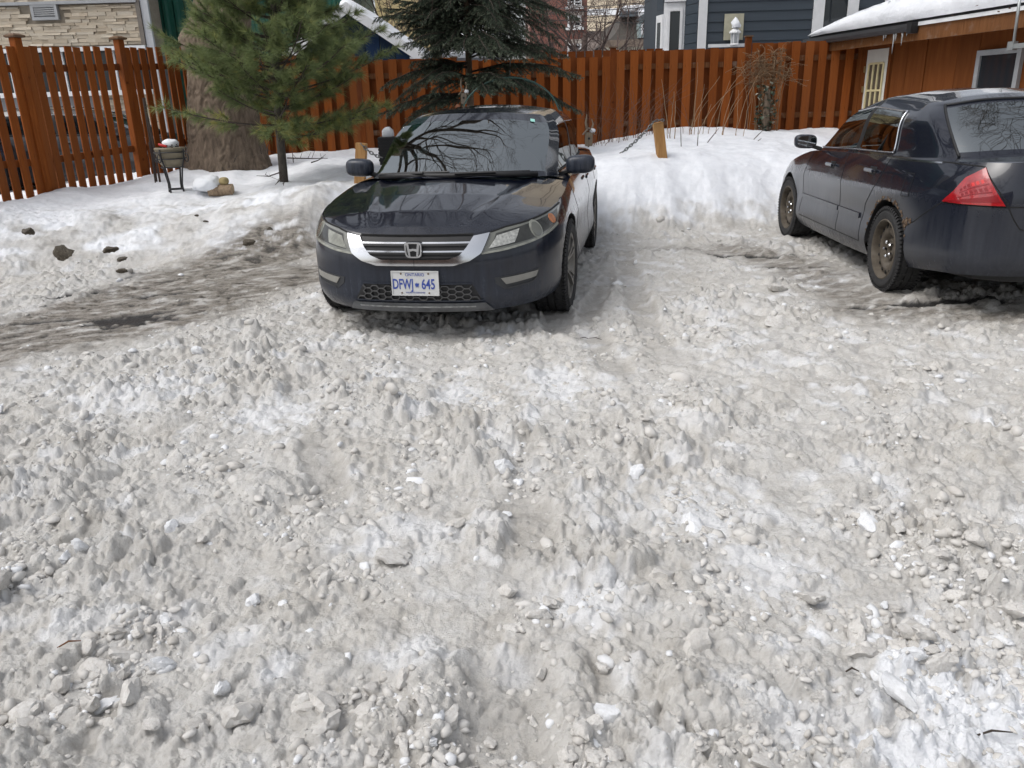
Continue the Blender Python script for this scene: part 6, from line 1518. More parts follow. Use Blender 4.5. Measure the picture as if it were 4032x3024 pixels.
        # chrome strip along the top of the side windows
        i3 = [i for i, c in enumerate(car.cols) if c[2] in ('front_side', 'black', 'rear_side')]
        MB().tube(car.L(np.array([car.G[i, 11] + np.array([0, .006, 0]) for i in i3]), sg), .005, 5).build('window_trim', M_chrome, root, smooth=True)
        MB().tube(car.L(np.array([car.G[i, 1] + np.array([0, .008, 0]) for i in i3]), sg), .007, 5).build('window_trim', M_black, root, smooth=True)
        alloy_wheel(root, tuple(car.L(np.array([.955, .905-.108, .334]), sg)), sg, -.04); alloy_wheel(root, tuple(car.L(np.array([3.73, .905-.108, .334]), sg)), sg)
    # radiator grille and its bars
    gr = car.patch('grille', [(-qy(.335), .548), (-.001, .548), (qy(.335), .548)], [(-qy(.388), .692), (-.001, .690), (qy(.388), .692)], 1, .004, M_black, root, 50, 8)
    for z, w, mat, hw in ((.652, .011, M_chrome, .36), (.641, .016, M_black, .36), (.600, .010, M_chrome, .33), (.590, .014, M_black, .33), (.564, .008, M_dark, .29)):
        car.line('grille_bar', [(-qy(hw), z), (0.0, z), (qy(hw), z)], w, .016, 1, mat, gr, 50, .014)
    car.line('hood_lip', [(-qy(.38), .697), (0., .695), (qy(.38), .697)], .010, .010, 1, M_seam, root, 50, .012)
    # emblem: rounded ring with H
    fz = .612; fx = float(car.surf(0, fz)[0]) - 2.3 - .030
    em = MB(); n = 28
    def rr(w0, w1, h, e=.45): return [(((w0+(w1-w0)*(.5+.5*math.sin(t)))*math.copysign(abs(math.cos(t))**e, math.cos(t))), h*math.copysign(abs(math.sin(t))**e, math.sin(t))) for t in np.linspace(0, 2*math.pi, n, endpoint=False)]
    o_, i_ = rr(.050, .063, .051), rr(.039, .051, .040)
    vs = [(fx, -y, fz+z) for y, z in o_] + [(fx-.006, -y*.97, fz+z*.97) for y, z in o_] + [(fx-.006, -y, fz+z) for y, z in i_] + [(fx, -y, fz+z) for y, z in i_]
    em.add(vs, [(r*n+i, r*n+(i+1) % n, (r+1)*n+(i+1) % n, (r+1)*n+i) for r in range(3) for i in range(n)])
    for sg in (1, -1):
        em.add([(fx-x, sg*y, fz+z) for x in (.0, .007) for y, z in ((.018, -.040), (.031, -.040), (.043, .040), (.028, .040))], [(0, 1, 2, 3), (7, 6, 5, 4), (0, 4, 5, 1), (1, 5, 6, 2), (2, 6, 7, 3), (3, 7, 4, 0)])
        em.add([(fx-x, sg*y, fz+z) for x in (.0, .006) for y, z in ((.0, -.004), (.026, -.010), (.028, .006), (.0, .010))], [(0, 1, 2, 3), (7, 6, 5, 4), (0, 4, 5, 1), (1, 5, 6, 2), (2, 6, 7, 3), (3, 7, 4, 0)])
    em.build('emblem', M_chrome, root)
    ob = MB(); ob.add([(fx+.004, -y, fz+z) for y, z in o_], [tuple(range(n))]); ob.add([(fx+.03, -y, fz+z) for y, z in o_], [tuple(range(n-1, -1, -1))]); ob.build('emblem_back', M_black, root)
    # lower grille with honeycomb
    lg = car.patch('lower_grille', [(-qy(.42), .288), (0., .288), (qy(.42), .288)], [(-qy(.36), .392), (0., .392), (qy(.36), .392)], 1, .003, M_black, root, 50, 6)
    hx = MB(); wch, hch = .062, .036
    segs = set()
    for r in range(-1, 4):
        for c in range(-8, 9):
            cx = c*wch*.75; cy = .292 + (r + .5*(c % 2))*hch
            pts = [(cx+wch*.5*math.cos(a), cy+hch*.5/.866*math.sin(a)) for a in [k*math.pi/3 for k in range(6)]]
            for k in range(6):
                p, q = pts[k], pts[(k+1) % 6]
                key = tuple(sorted((tuple(round(v, 3) for v in p), tuple(round(v, 3) for v in q)))); segs.add(key)
    for p, q in segs:
        ok = all(.290 < z < .391 and abs(y) < .415-(z-.288)*.55 for y, z in (p, q))
        if not ok: continue
        P3 = [car.L(car.surf(qy(abs(y)), z, .010)*np.array([1, math.copysign(1, y), 1])) for y, z in (p, q)]
        hx.bar(P3[0], P3[1], .0055, .014, up=(1, 0, 0), ext=.001)
    hx.build('honeycomb', simple('dusty_plastic', (.075, .075, .076), .6), lg)
    for lo, hi in (([(-qy(.42), .279), (0, .279), (qy(.42), .279)], [(-qy(.43), .289), (0, .289), (qy(.43), .289)]), ([(-qy(.36), .392), (0, .392), (qy(.36), .392)], [(-qy(.355), .400), (0, .400), (qy(.355), .400)])):
        car.patch('grille_surround', lo, hi, 1, .012, paint, lg, 40, 3)
    car.patch('bumper_lip', [(-qy(.50), .205), (0., .200), (qy(.50), .205)], [(-qy(.44), .268), (0., .268), (qy(.44), .268)], 1, .014, simple('scuffed_lip', (.10, .105, .112), .5, .4, 14), root, 50, 6, .03)
    car.line('lip_scuff', [(-qy(.38), .243), (0., .240), (qy(.40), .243)], .010, .0165, 1, simple('bare_scuff', (.33, .34, .34), .5, .5, 40), root, 50, .004)
    # licence plate
    px = float(car.surf(0, .40)[0]) - 2.3 - .020; zc_ = .402
    pl = MB().box((px, -.1525, zc_-.076), (px+.02, .1525, zc_+.076)).build('licence_plate', simple('plate_white', (.60, .605, .60), .5, .08, 10), root, bevel=.004)
    rot = Matrix.Translation((px-.0012, 0, zc_)) @ Matrix.Rotation(-math.pi/2, 4, 'Z') @ Matrix.Rotation(math.pi/2, 4, 'X')
    blue = simple('plate_blue', (.035, .07, .33), .5, .05)
    def put(me, dx, dz, name): me.materials.append(blue); me.transform(rot @ Matrix.Translation((dx, dz, 0))); return obj(name, me, None, pl)
    put(text_mesh('DFWJ', .092, .60, .0006, .0014), -.080, -.008, 'plate_letters'); put(text_mesh('645', .092, .66, .0006, .0014), .086, -.008, 'plate_numbers')
    put(text_mesh('ONTARIO', .028, 1.0, .0006), 0, .055, 'plate_province'); put(text_mesh('YOURS TO DISCOVER', .013, 1.0, .0006), 0, -.060, 'plate_motto')
    cr = MB().prism([(-.011, -.012), (.011, -.012), (.013, .010), (.006, .002), (0, .013), (-.006, .002), (-.013, .010)], 0, .001).prism([(-.010, -.018), (.010, -.018), (.010, -.014), (-.010, -.014)], 0, .001).mesh('plate_crown'); put(cr, .012, -.006, 'plate_crown')
    fr = MB()
    for a, b in (((-.1555, -.079), (.1555, -.073)), ((-.1555, .073), (.1555, .079)), ((-.1555, -.0729), (-.1495, .0729)), ((.1495, -.0729), (.1555, .0729))): fr.box((px-.004, a[0], zc_+a[1]), (px+.006, b[0], zc_+b[1]))
    fr.build('plate_frame', MATS['plate_white'], pl)
    for y in (-.09, .09):
        for z in (-.062, .062): MB().lathe([(.006, 0), (.006, .003), (0, .004)], 8, Matrix.Translation((px, y, zc_+z)) @ Matrix.Rotation(-math.pi/2, 4, 'Y')).build('plate_bolt', simple('bolt_rust%d%d' % (y*100, z*1000), (.16, .11, .07), .6, metallic=.5), pl)
    # wipers and windshield sticker
    def gpt(u, v, sg, d=.012):
        cols = [i for i, c in enumerate(car.cols) if c[2] == 'windshield']; i = u*(len(cols)-1); i0 = int(i); t = i-i0; j = v*14; j0 = min(int(j), 13); w = j-j0
        p = (car.G[i0, j0]*(1-t)+car.G[i0+1, j0]*t)*(1-w) + (car.G[i0, j0+1]*(1-t)+car.G[i0+1, j0+1]*t)*w
        return car.L(p + np.array([-.5, 0, .85])*d, sg)
    w1 = MB().tube([gpt(.95, .03, 1), gpt(.5, .05, 1), gpt(.02, .06, 1)], .008, 5).tube([gpt(.95, .01, 1, .03), gpt(.3, .02, 1, .03)], .011, 5).build('wiper', M_black, root)
    w2 = MB().tube([gpt(.10, .03, -1), gpt(.5, .04, -1), gpt(.88, .05, -1)], .008, 5).tube([gpt(.06, .01, -1, .03), gpt(.5, .015, -1, .03)], .011, 5).build('wiper', M_black, root)
    a, b, c, d = gpt(.84, .84, -1, .006), gpt(.91, .84, -1, .006), gpt(.91, .90, -1, .006), gpt(.84, .90, -1, .006)
    MB().add([a, b, c, d], [(0, 1, 2, 3)]).build('sticker', M_mint, car.glass['windshield'])
    # cowl and black border at the windshield foot
    MB().tube([gpt(.97, .02, -1, .006), gpt(.6, .02, -1, .006), gpt(0, .02, 1, .006), gpt(.6, .02, 1, .006), gpt(.97, .02, 1, .006)], .022, 6).build('cowl', M_black, root, smooth=True)
    # antenna fin
    MB().add([(3.45-2.3, 0, 1.435), (3.60-2.3, .02, 1.42), (3.60-2.3, -.02, 1.42), (3.60-2.3, 0, 1.475)], [(0, 1, 3), (0, 3, 2), (1, 2, 3), (0, 2, 1)]).build('antenna_fin', paint, root)
    return root
CAR_A = sedan_front()

# ---------------- dark grey sedan seen from behind left
def sedan_rear():
    XR, YR, yaw = 3.812, 6.09, .063
    ctrl = [(0, 0, .20, .66, .07), (.02, .3, .20, .665, .07), (.10, .58, .20, .68, .08), (.28, .76, .205, .715, .08), (.55, .855, .215, .765, .06), (.93, .892, .22, .845, .05), (1.35, .900, .205, .925, .05), (1.7, .905, .20, .962, .05), (2.7, .908, .20, .992, .05), (3.5, .908, .215, 1.005, .055), (4.0, .893, .25, 1.012, .07), (4.35, .852, .285, 1.022, .085), (4.60, .775, .305, 1.028, .09), (4.75, .60, .315, 1.03, .075), (4.80, .35, .318, 1.032, .065), (4.812, 0, .318, 1.034, .06)]
    st = [((1.05, 0, .97), (2.0, 0, 1.40)), ((1.12, .36, .97), (2.03, .3, 1.392)), ((1.30, .64, .965), (2.12, .55, 1.362)), ((1.42, .735, .955), (2.22, .578, 1.382)), ((2.46, .772, .982), (2.60, .616, 1.416)), ((2.55, .772, .984), (2.68, .616, 1.416)), ((3.32, .762, .998), (3.26, .616, 1.378)), ((3.80, .742, 1.016), (3.45, .600, 1.378)), ((4.16, .655, 1.035), (3.60, .548, 1.370)), ((4.24, .35, 1.052), (3.66, .30, 1.402)), ((4.26, 0, 1.056), (3.68, 0, 1.408))]
    gh = dict(st=st, regions=['windshield', 'windshield', 'pillar', 'front_side', 'black', 'rear_side', 'pillar', 'pillar', 'rear_glass', 'rear_glass', 'rear_glass'], hard=(2, 3), roof_e=(2.12, 3.58))
    car = Car(ctrl, gh, ([.05, .12, .3, .6, .9, 1.1], [.66, .71, .80, .88, .94, .968]), ([2.0, 2.3, 2.8, 3.2, 3.5, 3.68], [1.405, 1.462, 1.500, 1.488, 1.452, 1.408]), ([4.2, 4.5, 4.81], [1.056, 1.06, 1.04]), [(.93, .335), (3.668, .335)], .322, 1.40, 4.10, 1.08, 4.28)
    off = 3.668 - 1.37
    root = empty('grey_sedan', (XR + 1.37*math.sin(yaw), YR + 1.37*math.cos(yaw), 0), -math.pi/2 - yaw)
    tag(root, 'dark grey sedan with red tail lamp and rusty steel wheels at right edge', 'car')
    m = NT('rusty_grey_paint'); bpy.data.materials.remove(m.m); del MATS['rusty_grey_paint']
    paint = car_paint('graphite_paint', (.0085, .0105, .018), (.056, .062, .076), .70, .22, .86)
    glass = window_glass('grey_sedan_glass', (.15, .19, .185), .36)
    def parts(b, y, z):
        if b > 4.17 and z < .775 and not (b < 4.30 and z > .60): return 'rear_bumper'
        if b < .6: return 'front_bumper'
        if b < 1.44: return 'fender'
        if b < 2.60 - (.03*(z < .6)) and z > .31: return 'front_door'
        if b < 3.55 and z > .31 and math.hypot(b-3.668, z-.335) > .44: return 'rear_door'
        if z < .31 and b < 3.3: return 'rocker'
        return 'quarter_panel'
    car.build(root, off, paint, glass, dict(parts=parts, wheel_side=-1, arch=.365, glass_v=(1, 13), side_v=(1, 12)))
    qy, qb = car.q_of_y, car.q_of_b
    def qr(y): return car.q_of_y(y, True)
    red = NT('tail_red'); n = red.noise(30, 3); red.color(red.mix(red.ramp(n, [(.35, 0), (.7, 1)]), (.25, .008, .012), (.38, .014, .018))).set(Roughness=.12); red.b.inputs['Coat Weight'].default_value = 1
    red2 = simple('tail_red_bright', (.55, .03, .03), .2, .15, 30); red3 = simple('tail_red_deep', (.20, .006, .010), .25, .1)
    rust = NT('rust'); rust.color(rust.ramp(rust.noise(35, 6, .7), [(.3, (.035, .020, .012)), (.5, (.085, .050, .028)), (.7, (.24, .20, .15))])).set(Roughness=.95).bump(rust.noise(60, 5), .8, .01)
    for sg in (-1, 1):   # +1 is the local left after the half turn: sign -1 shows to the camera's left
        lo = [(qb(4.42), .772), (qb(4.55), .772), (qr(.72), .772), (qr(.60), .772)]
        hi = [(qb(4.425), .778), (qb(4.50), .848), (qr(.80), .935), (qr(.735), 1.002)]
        tl = car.patch('tail_lamp', lo, hi, sg, .012, red.m, root, 34, 14, .02)
        def P(u, v):
            a = np.array(lo[0])*(1-u)+np.array(lo[-1])*u; lo_, hi_ = np.array(lo), np.array(hi)
            dl = np.r_[0, np.cumsum(np.hypot(*np.diff(lo_, axis=0).T))]; dh = np.r_[0, np.cumsum(np.hypot(*np.diff(hi_, axis=0).T))]
            a = np.array([np.interp(u*dl[-1], dl, lo_[:, k]) for k in (0, 1)]); b = np.array([np.interp(u*dh[-1], dh, hi_[:, k]) for k in (0, 1)]); return a+(b-a)*v
        for v0, v1, u0, u1 in ((.36, .40, .30, .94), (.58, .615, .42, .96)): car.patch('tail_lamp_rib', [P(u0, v0), P((u0+u1)/2, v0), P(u1, v0)], [P(u0, v1), P((u0+u1)/2, v1), P(u1, v1)], sg, .0135, red3, tl, 16, 2, .003)
        for k in range(6):
            for v in (.42, .64):
                u = .45+.08*k; car.patch('tail_lamp_bulb', [P(u, v), P(u+.05, v)], [P(u, v+.10), P(u+.05, v+.10)], sg, .0132, red2 if v > .5 and k > 2 else red3, tl, 5, 4, .002)
        car.patch('tail_lamp_reflector', [P(.06, .1), P(.97, .1)], [P(.12, .30), P(.97, .28)], sg, .0134, red3, tl, 16, 3, .003)
        # seams
        S_ = lambda pts, par: car.line('panel_seam', pts, .007, .0015, sg, M_seam, car.pobj.get((par, sg), root), 40, .003)
        S_([(qb(1.60), .95), (qb(1.50), .75), (qb(1.42), .34)], 'front_door'); S_([(qb(2.60), .985), (qb(2.615), .70), (qb(2.585), .31)], 'front_door')
        S_([(qb(3.52), 1.0), (qb(3.42), .80), (qb(3.22), .62), (qb(3.16), .45), (qb(3.17), .31)], 'rear_door'); S_([(qb(1.42), .31), (qb(3.17), .31)], 'rocker')
        S_([(qb(4.03), .56), (qb(4.12), .60), (qb(4.30), .70), (qb(4.42), .768)], 'quarter_panel'); car.line('panel_seam', [(qb(4.42), .766), (qr(.60), .766), (qr(.3), .766)], .008, .002, sg, M_seam, root, 40, .003)
        S_([(qb(4.10), 1.01), (qb(4.3), 1.016), (qr(.74), 1.005), (qr(.60), .80), (qr(.555), .70), (qr(.50), .62), (qr(.05), .60)], 'quarter_panel')
        # side moulding
        for a, b, par in ((1.47, 2.575, 'front_door'), (2.61, 3.12, 'rear_door')): car.patch('side_moulding', [(qb(a), .492), (qb(b), .492)], [(qb(a), .532), (qb(b), .532)], sg, .012, paint, car.pobj[(par, sg)], 24, 4, .014)
        # handles with grip recess
        for nme, b, z in (('front_door', 2.38, .872), ('rear_door', 3.36, .892)):
            p = car.L(car.surf(qb(b-.01), z, .030), sg); q2 = car.L(car.surf(qb(b-.19), z+.0, .030), sg); h = MB().bar(p, q2, .022, .030); h.bar(car.L(car.surf(qb(b-.02), z, .012), sg), p, .03, .02); h.bar(car.L(car.surf(qb(b-.18), z, .012), sg), q2, .03, .02)
            ho = h.build('door_handle', paint, car.pobj[(nme, sg)], bevel=.007)
            car.patch('handle_recess', [(qb(b-.15), z-.036), (qb(b-.03), z-.036)], [(qb(b-.16), z+.028), (qb(b-.02), z+.028)], sg, .001, M_black, car.pobj[(nme, sg)], 10, 5, .003)
        # chrome round the side windows and along the belt
        i3 = [i for i, c in enumerate(car.cols) if c[2] in ('front_side', 'black', 'rear_side')]; i3 = i3 + [i3[-1]+1]
        up = [car.G[i, 12] + np.array([0, .006, 0]) for i in i3]; dn = [car.G[i, 1] + np.array([0, .008, 0]) for i in i3]; re = [car.G[i3[-1], j] + np.array([0, .008, 0]) for j in range(12, 0, -1)]
        MB().tube(car.L(np.array(up + re), sg), .0085, 6).build('window_trim', M_chrome, root, smooth=True); MB().tube(car.L(np.array(dn), sg), .0075, 6).build('belt_trim', M_chrome, root, smooth=True)
        car.line('quarter_trim', [(qb(3.45), 1.0), (qb(3.9), 1.003), (qb(4.25), 1.010)], .010, .004, sg, M_chrome, root, 20)
        # divider bar of the rear side window
        ir = [i for i in i3 if car.cols[i][2] == 'rear_side']; k0 = ir[int(len(ir)*.60)]; k1 = ir[-2]
        pts = [car.G[k0, 1]*(1-t)+car.G[k1, 12]*t for t in np.linspace(0, 1, 8)]; MB().tube(car.L(np.array(pts)+np.array([0, .008, 0]), sg), .009, 5).build('window_divider', M_black, root, smooth=True)
        mirror(root, tuple(car.L(np.array([1.76, .995, 1.055]), sg)), sg, paint, (.08, .105, .066))
        steel_wheel(root, tuple(car.L(np.array([.93, .892-.100, .322]), sg)), sg, .03); steel_wheel(root, tuple(car.L(np.array([3.668, .892-.100, .322]), sg)), sg)
        # rust round the rear arch
        rb = MB(); rs = random.Random(3)
        for a in np.linspace(.35, 2.9, 60):
            if rs.random() < .35: continue
            rr_ = .372 + rs.uniform(-.006, .016); bb, zz = 3.668-rr_*math.cos(a)*-1, .335+rr_*math.sin(a); p = car.surf(qb(bb), zz, .002); r0 = rs.uniform(.006, .019); M = Matrix.Translation(car.L(p, sg)) @ Matrix.Rotation(rs.random()*3, 4, 'Y') @ Matrix.Diagonal((1, .35, .7, 1))
            rb.add([M @ Vector(v) for v in np.array(superell(r0, r0, r0, 1, 6, 4)).reshape(-1, 3)], [(i*7+j, i*7+j+1, (i+1)*7+j+1, (i+1)*7+j) for i in range(4) for j in range(6)])
        for k in range(16):
            bb, zz = 4.02+rs.uniform(-.06, .05), .575+rs.uniform(-.03, .03); p = car.surf(qb(bb), zz, .002); r0 = rs.uniform(.008, .022); M = Matrix.Translation(car.L(p, sg)) @ Matrix.Diagonal((1, .3, .7, 1))
            rb.add([M @ Vector(v) for v in np.array(superell(r0, r0, r0, 1, 6, 4)).reshape(-1, 3)], [(i*7+j, i*7+j+1, (i+1)*7+j+1, (i+1)*7+j) for i in range(4) for j in range(6)])
        ro = rb.build('wheel_arch_rust', rust.m, root); ro['kind'] = 'stuff'; ro['label'] = 'flaking brown rust round the rear wheel arch'
        if sg == -1:
            fl = car.patch('fuel_door', [(qb(3.90), .757), (qb(4.0), .760)], [(qb(3.89), .915), (qb(3.99), .917)], sg, .002, paint, car.pobj[('quarter_panel', sg)], 8, 10, .003)
            car.line('panel_seam', [(qb(3.895), .755), (qb(4.005), .758), (qb(3.995), .919), (qb(3.885), .917), (qb(3.895), .755)], .005, .003, sg, M_seam, car.pobj[('quarter_panel', sg)], 60, .002)
        # roof ditch moulding and rear spoiler lip, mud flap
    # rear glass black border
    ig = [i for i, c in enumerate(car.cols) if c[2] == 'rear_glass']
    for sg in (1, -1): MB().tube(car.L(np.array([car.G[ig[0], j] + np.array([.004, 0, .006]) for j in range(15)] + [car.G[i, 14] + np.array([.0, 0, .004]) for i in ig]), sg), .010, 5).build('rear_glass_seal', M_black, root, smooth=True)
    # lettering on the boot: only its first letters fall inside the frame
    sgv = -1; p = car.L(car.surf(qr(.47), .80, .006), sgv); p2 = car.L(car.surf(qr(.33), .80, .006), sgv)
    me = text_mesh('ACCORD', .045, 1.15, .002, .0006); me.materials.append(M_chrome)
    d = Vector(p2)-Vector(p); ax = d.normalized(); zz = Vector((0, 0, 1)); nn = ax.cross(zz); M = Matrix((ax.to_4d(), zz.to_4d(), nn.to_4d(), (0, 0, 0, 1))).transposed(); M[3][3] = 1; M.col[0][3] = M.col[1][3] = M.col[2][3] = 0
    me.transform(Matrix.Translation(Vector(p)*.5 + Vector(p2)*.5) @ M); obj('boot_lettering', me, None, root)
    # rear plate pocket and plate
    px = float(car.surf(car.Q, .70)[0]) - off
    MB().box((px-.01, -.18, .63), (px+.004, .18, .76)).build('plate_recess', M_black, root)
    return root
CAR_B = sedan_rear()
# ------------------------------------------------------------------ vehicles seen through the picket fence: copies of the two sedans in other paint
def copy_tree(o, parent=None, swap=None):
    c = o.copy(); COL.objects.link(c); c.parent = parent
    if swap and o.type == 'MESH':
        for i, sl_ in enumerate(c.material_slots):
            nm_ = swap.get(sl_.material) if sl_.material else None
            if nm_: sl_.link = 'OBJECT'; sl_.material = nm_
    for ch in list(o.children): copy_tree(ch, c, swap)
    return c
blue = car_paint('navy_paint', (.012, .018, .045), (.09, .09, .10), .5); grey = car_paint('charcoal_paint', (.02, .021, .024), (.10, .10, .10), .5)
v1 = copy_tree(CAR_B, None, {MATS['graphite_paint']: blue}); v1.location = (-9.75, 15.0, .22); v1.rotation_euler = (0, 0, -math.pi/2 + .25); tag(v1, 'navy car with red lamps seen through the left end of the picket fence', 'car')
v2 = copy_tree(CAR_A, None, {MATS['black_paint']: grey}); v2.location = (-7.7, 15.6, .22); v2.rotation_euler = (0, 0, math.pi + .2); tag(v2, 'dark grey car seen between the pickets beside the capped middle post', 'car')
for ch in list(v2.children_recursive):
    if ch.name.startswith(('licence_plate', 'plate_', 'emblem')): bpy.data.objects.remove(ch)
for ch in list(v1.children_recursive):
    if ch.name.startswith('boot_lettering'): bpy.data.objects.remove(ch)

# ------------------------------------------------------------------ lumps of snow, ice and soil
def rock_mesh(seed, sub, flat=.7, mat=None, name='lump'):
    """broken clod: a ball cut by random planes, then roughened"""
    bm = bmesh.new(); bmesh.ops.create_icosphere(bm, subdivisions=max(sub, 1) if sub else 1, radius=1); rs = np.random.default_rng(seed); V = np.array([v.co[:] for v in bm.verts])
    if sub == 0: bm.free(); bm = bmesh.new(); bmesh.ops.create_icosphere(bm, subdivisions=1, radius=1); V = np.array([v.co[:] for v in bm.verts])
    D = np.ones(len(V))
    for k in range(9):
        n = rs.normal(size=3); n /= np.linalg.norm(n); h = rs.uniform(.45, .85); d = V @ n; D = np.where(d*D > h, h/np.maximum(d, 1e-3), D)
    f = rs.uniform(1.2, 1.9); o = seed*3.7
    n1 = perlin(V[:, 0]*f+o, V[:, 1]*f+V[:, 2]*f*.8, seed); n2 = perlin(V[:, 0]*3.1+V[:, 2]*2.3+o, V[:, 1]*3.1-V[:, 2]*2.7, seed+1); n3 = perlin(V[:, 0]*7+V[:, 2]*5+o, V[:, 1]*7-V[:, 2]*6, seed+2); n4 = perlin(V[:, 0]*15+V[:, 2]*11+o, V[:, 1]*15-V[:, 2]*13, seed+3)
    if sub < 2: D = D*rs.uniform(.72, 1.22, len(D))
    D = D*(1 + .26*n1 + .20*n2 + (.16*n3 + .07*n4 if sub > 1 else .10*n3))
    V = V*D[:, None]*np.array([1, rs.uniform(.55, .95), flat*rs.uniform(.65, 1.15)]); V = V/np.abs(V[:, :2]).max()
    for v, p in zip(bm.verts, V): v.co = p
    me = bpy.data.meshes.new(name); bm.to_mesh(me); bm.free(); me.polygons.foreach_set('use_smooth', [True]*len(me.polygons))
    try: me.set_sharp_from_angle(angle=R(32))
    except Exception: pass
    if mat: me.materials.append(mat)
    return me
def lump_mat(name, a, b, c, rnd=True):
    m = NT(name); n = m.noise(6, 6, .65); col = m.ramp(n, [(.30, a), (.5, b), (.72, c)])
    col = m.mix(m.math('MULTIPLY', m.rand(), .35), col, tuple(x*.92 for x in a)) if rnd else col
    m.color(col).set(Roughness=.6).bump(m.noise(9, 6, .7), .3, .02); m.b.inputs['Specular IOR Level'].default_value = .35; return m.m
M_lump = lump_mat('dirty_snow_lump', (.455, .43, .395), (.575, .56, .535), (.655, .645, .625)); M_lumpw = lump_mat('clean_snow_lump', (.60, .605, .61), (.69, .70, .715), (.76, .775, .80), False); M_soil = lump_mat('frozen_soil', (.040, .032, .024), (.085, .07, .05), (.17, .145, .11))
LV = [rock_mesh(s, 3, .62, M_lump) for s in range(18)]; LW = [rock_mesh(s+50, 3, .7, M_lumpw) for s in range(8)]; LS = [rock_mesh(s+80, 3, .55, M_soil) for s in range(8)]
def in_car(x, y, grow=.0):
    for (cx, cy, a, hl, hw) in ((CAR_A.location.x, CAR_A.location.y, math.pi/2-.169, 2.35, .9), (CAR_B.location.x, CAR_B.location.y, math.pi/2-.063, 2.3, .88)):
        dx, dy = x-cx, y-cy; u = dx*math.cos(a)+dy*math.sin(a); v = -dx*math.sin(a)+dy*math.cos(a)
        if abs(u) < hl+grow and abs(v) < hw+grow: return True
    return False
def lump(px, py, wpx, meshes, label, cat, name, group=None, hs=1.0, sink=.35, seed=0):
    x, y = g0(px, py); 
    for _ in range(3):
        z = gz(x, y); d = photo_ray(px, py); t = (z-CAMH)/d[2]; x, y = d[0]*t, d[1]*t
    s = wpx*y/FPX/2/math.cos(PITCH)*.95; rnd = random.Random(int(px*7+py))
    o = bpy.data.objects.new(name, rnd.choice(meshes)); COL.objects.link(o); o.rotation_euler = (rnd.uniform(-.3, .3), rnd.uniform(-.3, .3), rnd.uniform(0, 6.28)); o.scale = (s, s, s*hs); o.location = (x, y, z + s*hs*(.62-sink)); tag(o, label, cat, group); return o
for px, py, w, ms, lab, hs in (
    (680, 2085, 78, LW, 'bright white snow lump with a dark speck, left of the nearer tyre rut', 1.3), (778, 1385, 60, LW, 'rounded white snow lump left of the sedan front bumper', 1.0), (2100, 1930, 50, LV, 'round ice lump inside the middle tyre rut', 1.2), (1995, 2035, 66, LW, 'white crumbly snow lump below the middle rut', 1.0),
    (1800, 2070, 110, LV, 'large grey ice block left of the middle rut, upper of a pair', .9), (1870, 2115, 125, LV, 'large dirty ice block left of the middle rut, lower of a pair', .8), (1545, 2195, 215, LV, 'widest pale snow block, left of centre', .62), (2000, 2345, 105, LV, 'pale boulder-like snow lump right of the widest block', 1.1),
    (2370, 2640, 88, LV, 'grey snow clod in the small pit near the bottom', 1.1), (2135, 2670, 82, LV, 'grey snow clod at the head of the bottom rut', 1.2), (1440, 2815, 160, LV, 'large flat-topped snow clod left of the bottom rut', .75), (1475, 2965, 100, LV, 'rounded snow clod at the bottom edge left of the rut', 1.0),
    (250, 2720, 115, LV, 'tall upright ice lump near the bottom left corner', 1.5), (1005, 2375, 95, LW, 'crumbly white snow lump left of the boulder-like one', 1.0), (1115, 2385, 60, LW, 'smooth white snow lump right of the crumbly white one', 1.0), (800, 2130, 62, LV, 'oval snow lump under the speckled white lump', .9), (100, 1745, 66, LV, 'pale square lump near the left edge', .8),
    (3550, 2820, 95, LV, 'grey ice lump on the edge of the white patch, bottom right', 1.1), (3740, 3010, 110, LV, 'translucent grey ice slab at the bottom right edge', .7), (2745, 2870, 92, LV, 'grey clod with dark underside near the bottom, right of centre', 1.1), (3480, 2890, 85, LV, 'angular ice lump left of the white patch', 1.0), (3270, 1370, 32, LW, 'small white lump in front of the grey sedan rear wheel', 1.0), (3060, 1275, 120, LV, 'wide curled snow clod before the grey sedan rear wheel', .6), (3060, 1145, 95, LV, 'brown-tinged snow clod left of the grey sedan rear wheel', .9), (3560, 2635, 88, LV, 'flat-faced ice block above the white patch', .7), (3380, 2725, 66, LW, 'double white lump left of the flat-faced ice block', 1.0), (3480, 2390, 55, LW, 'white cube-like lump right of the white streak', 1.0), (590, 2860, 115, LV, 'dirty hollow clod in the lower left', 1.0), (1180, 2790, 90, LV, 'squared snow clod in the lower left centre', .9), (1060, 2910, 62, LV, 'pointed grey lump below the squared clod', 1.2)):
    lump(px, py, w, ms, lab, 'snow lump', 'snow_lump', None, hs)
for px, py, w, lab, hs in ((250, 990, 92, 'dark brown soil clod with a peak in the left snow bank', 1.4), (433, 982, 66, 'flat black soil clod right of the peaked one', .8), (480, 1018, 46, 'small brown clod below the flat black one', .8), (478, 1068, 54, 'brown clod lying at the foot of the left bank', .8), (980, 952, 56, 'dark square soil clod left of the sedan headlight', 1.0), (112, 910, 50, 'half-buried grey clod at the far left of the bank', 1.2), (1063, 900, 26, 'small dark clod above the square one', 1.0), (775, 848, 30, 'small brown clod high on the trampled bank', .7), (812, 872, 26, 'tiny brown clod on the trampled bank', .7), (2430, 702, 44, 'brown clod in the white bank right of the black sedan', .5), (2640, 602, 28, 'dark chip of wood beside the leaning post', .4), (2495, 700, 26, 'small brown smear of soil in the white bank', .4)):
    lump(px, py, w, LS, lab, 'soil clod', 'soil_clod', None, hs, .68)
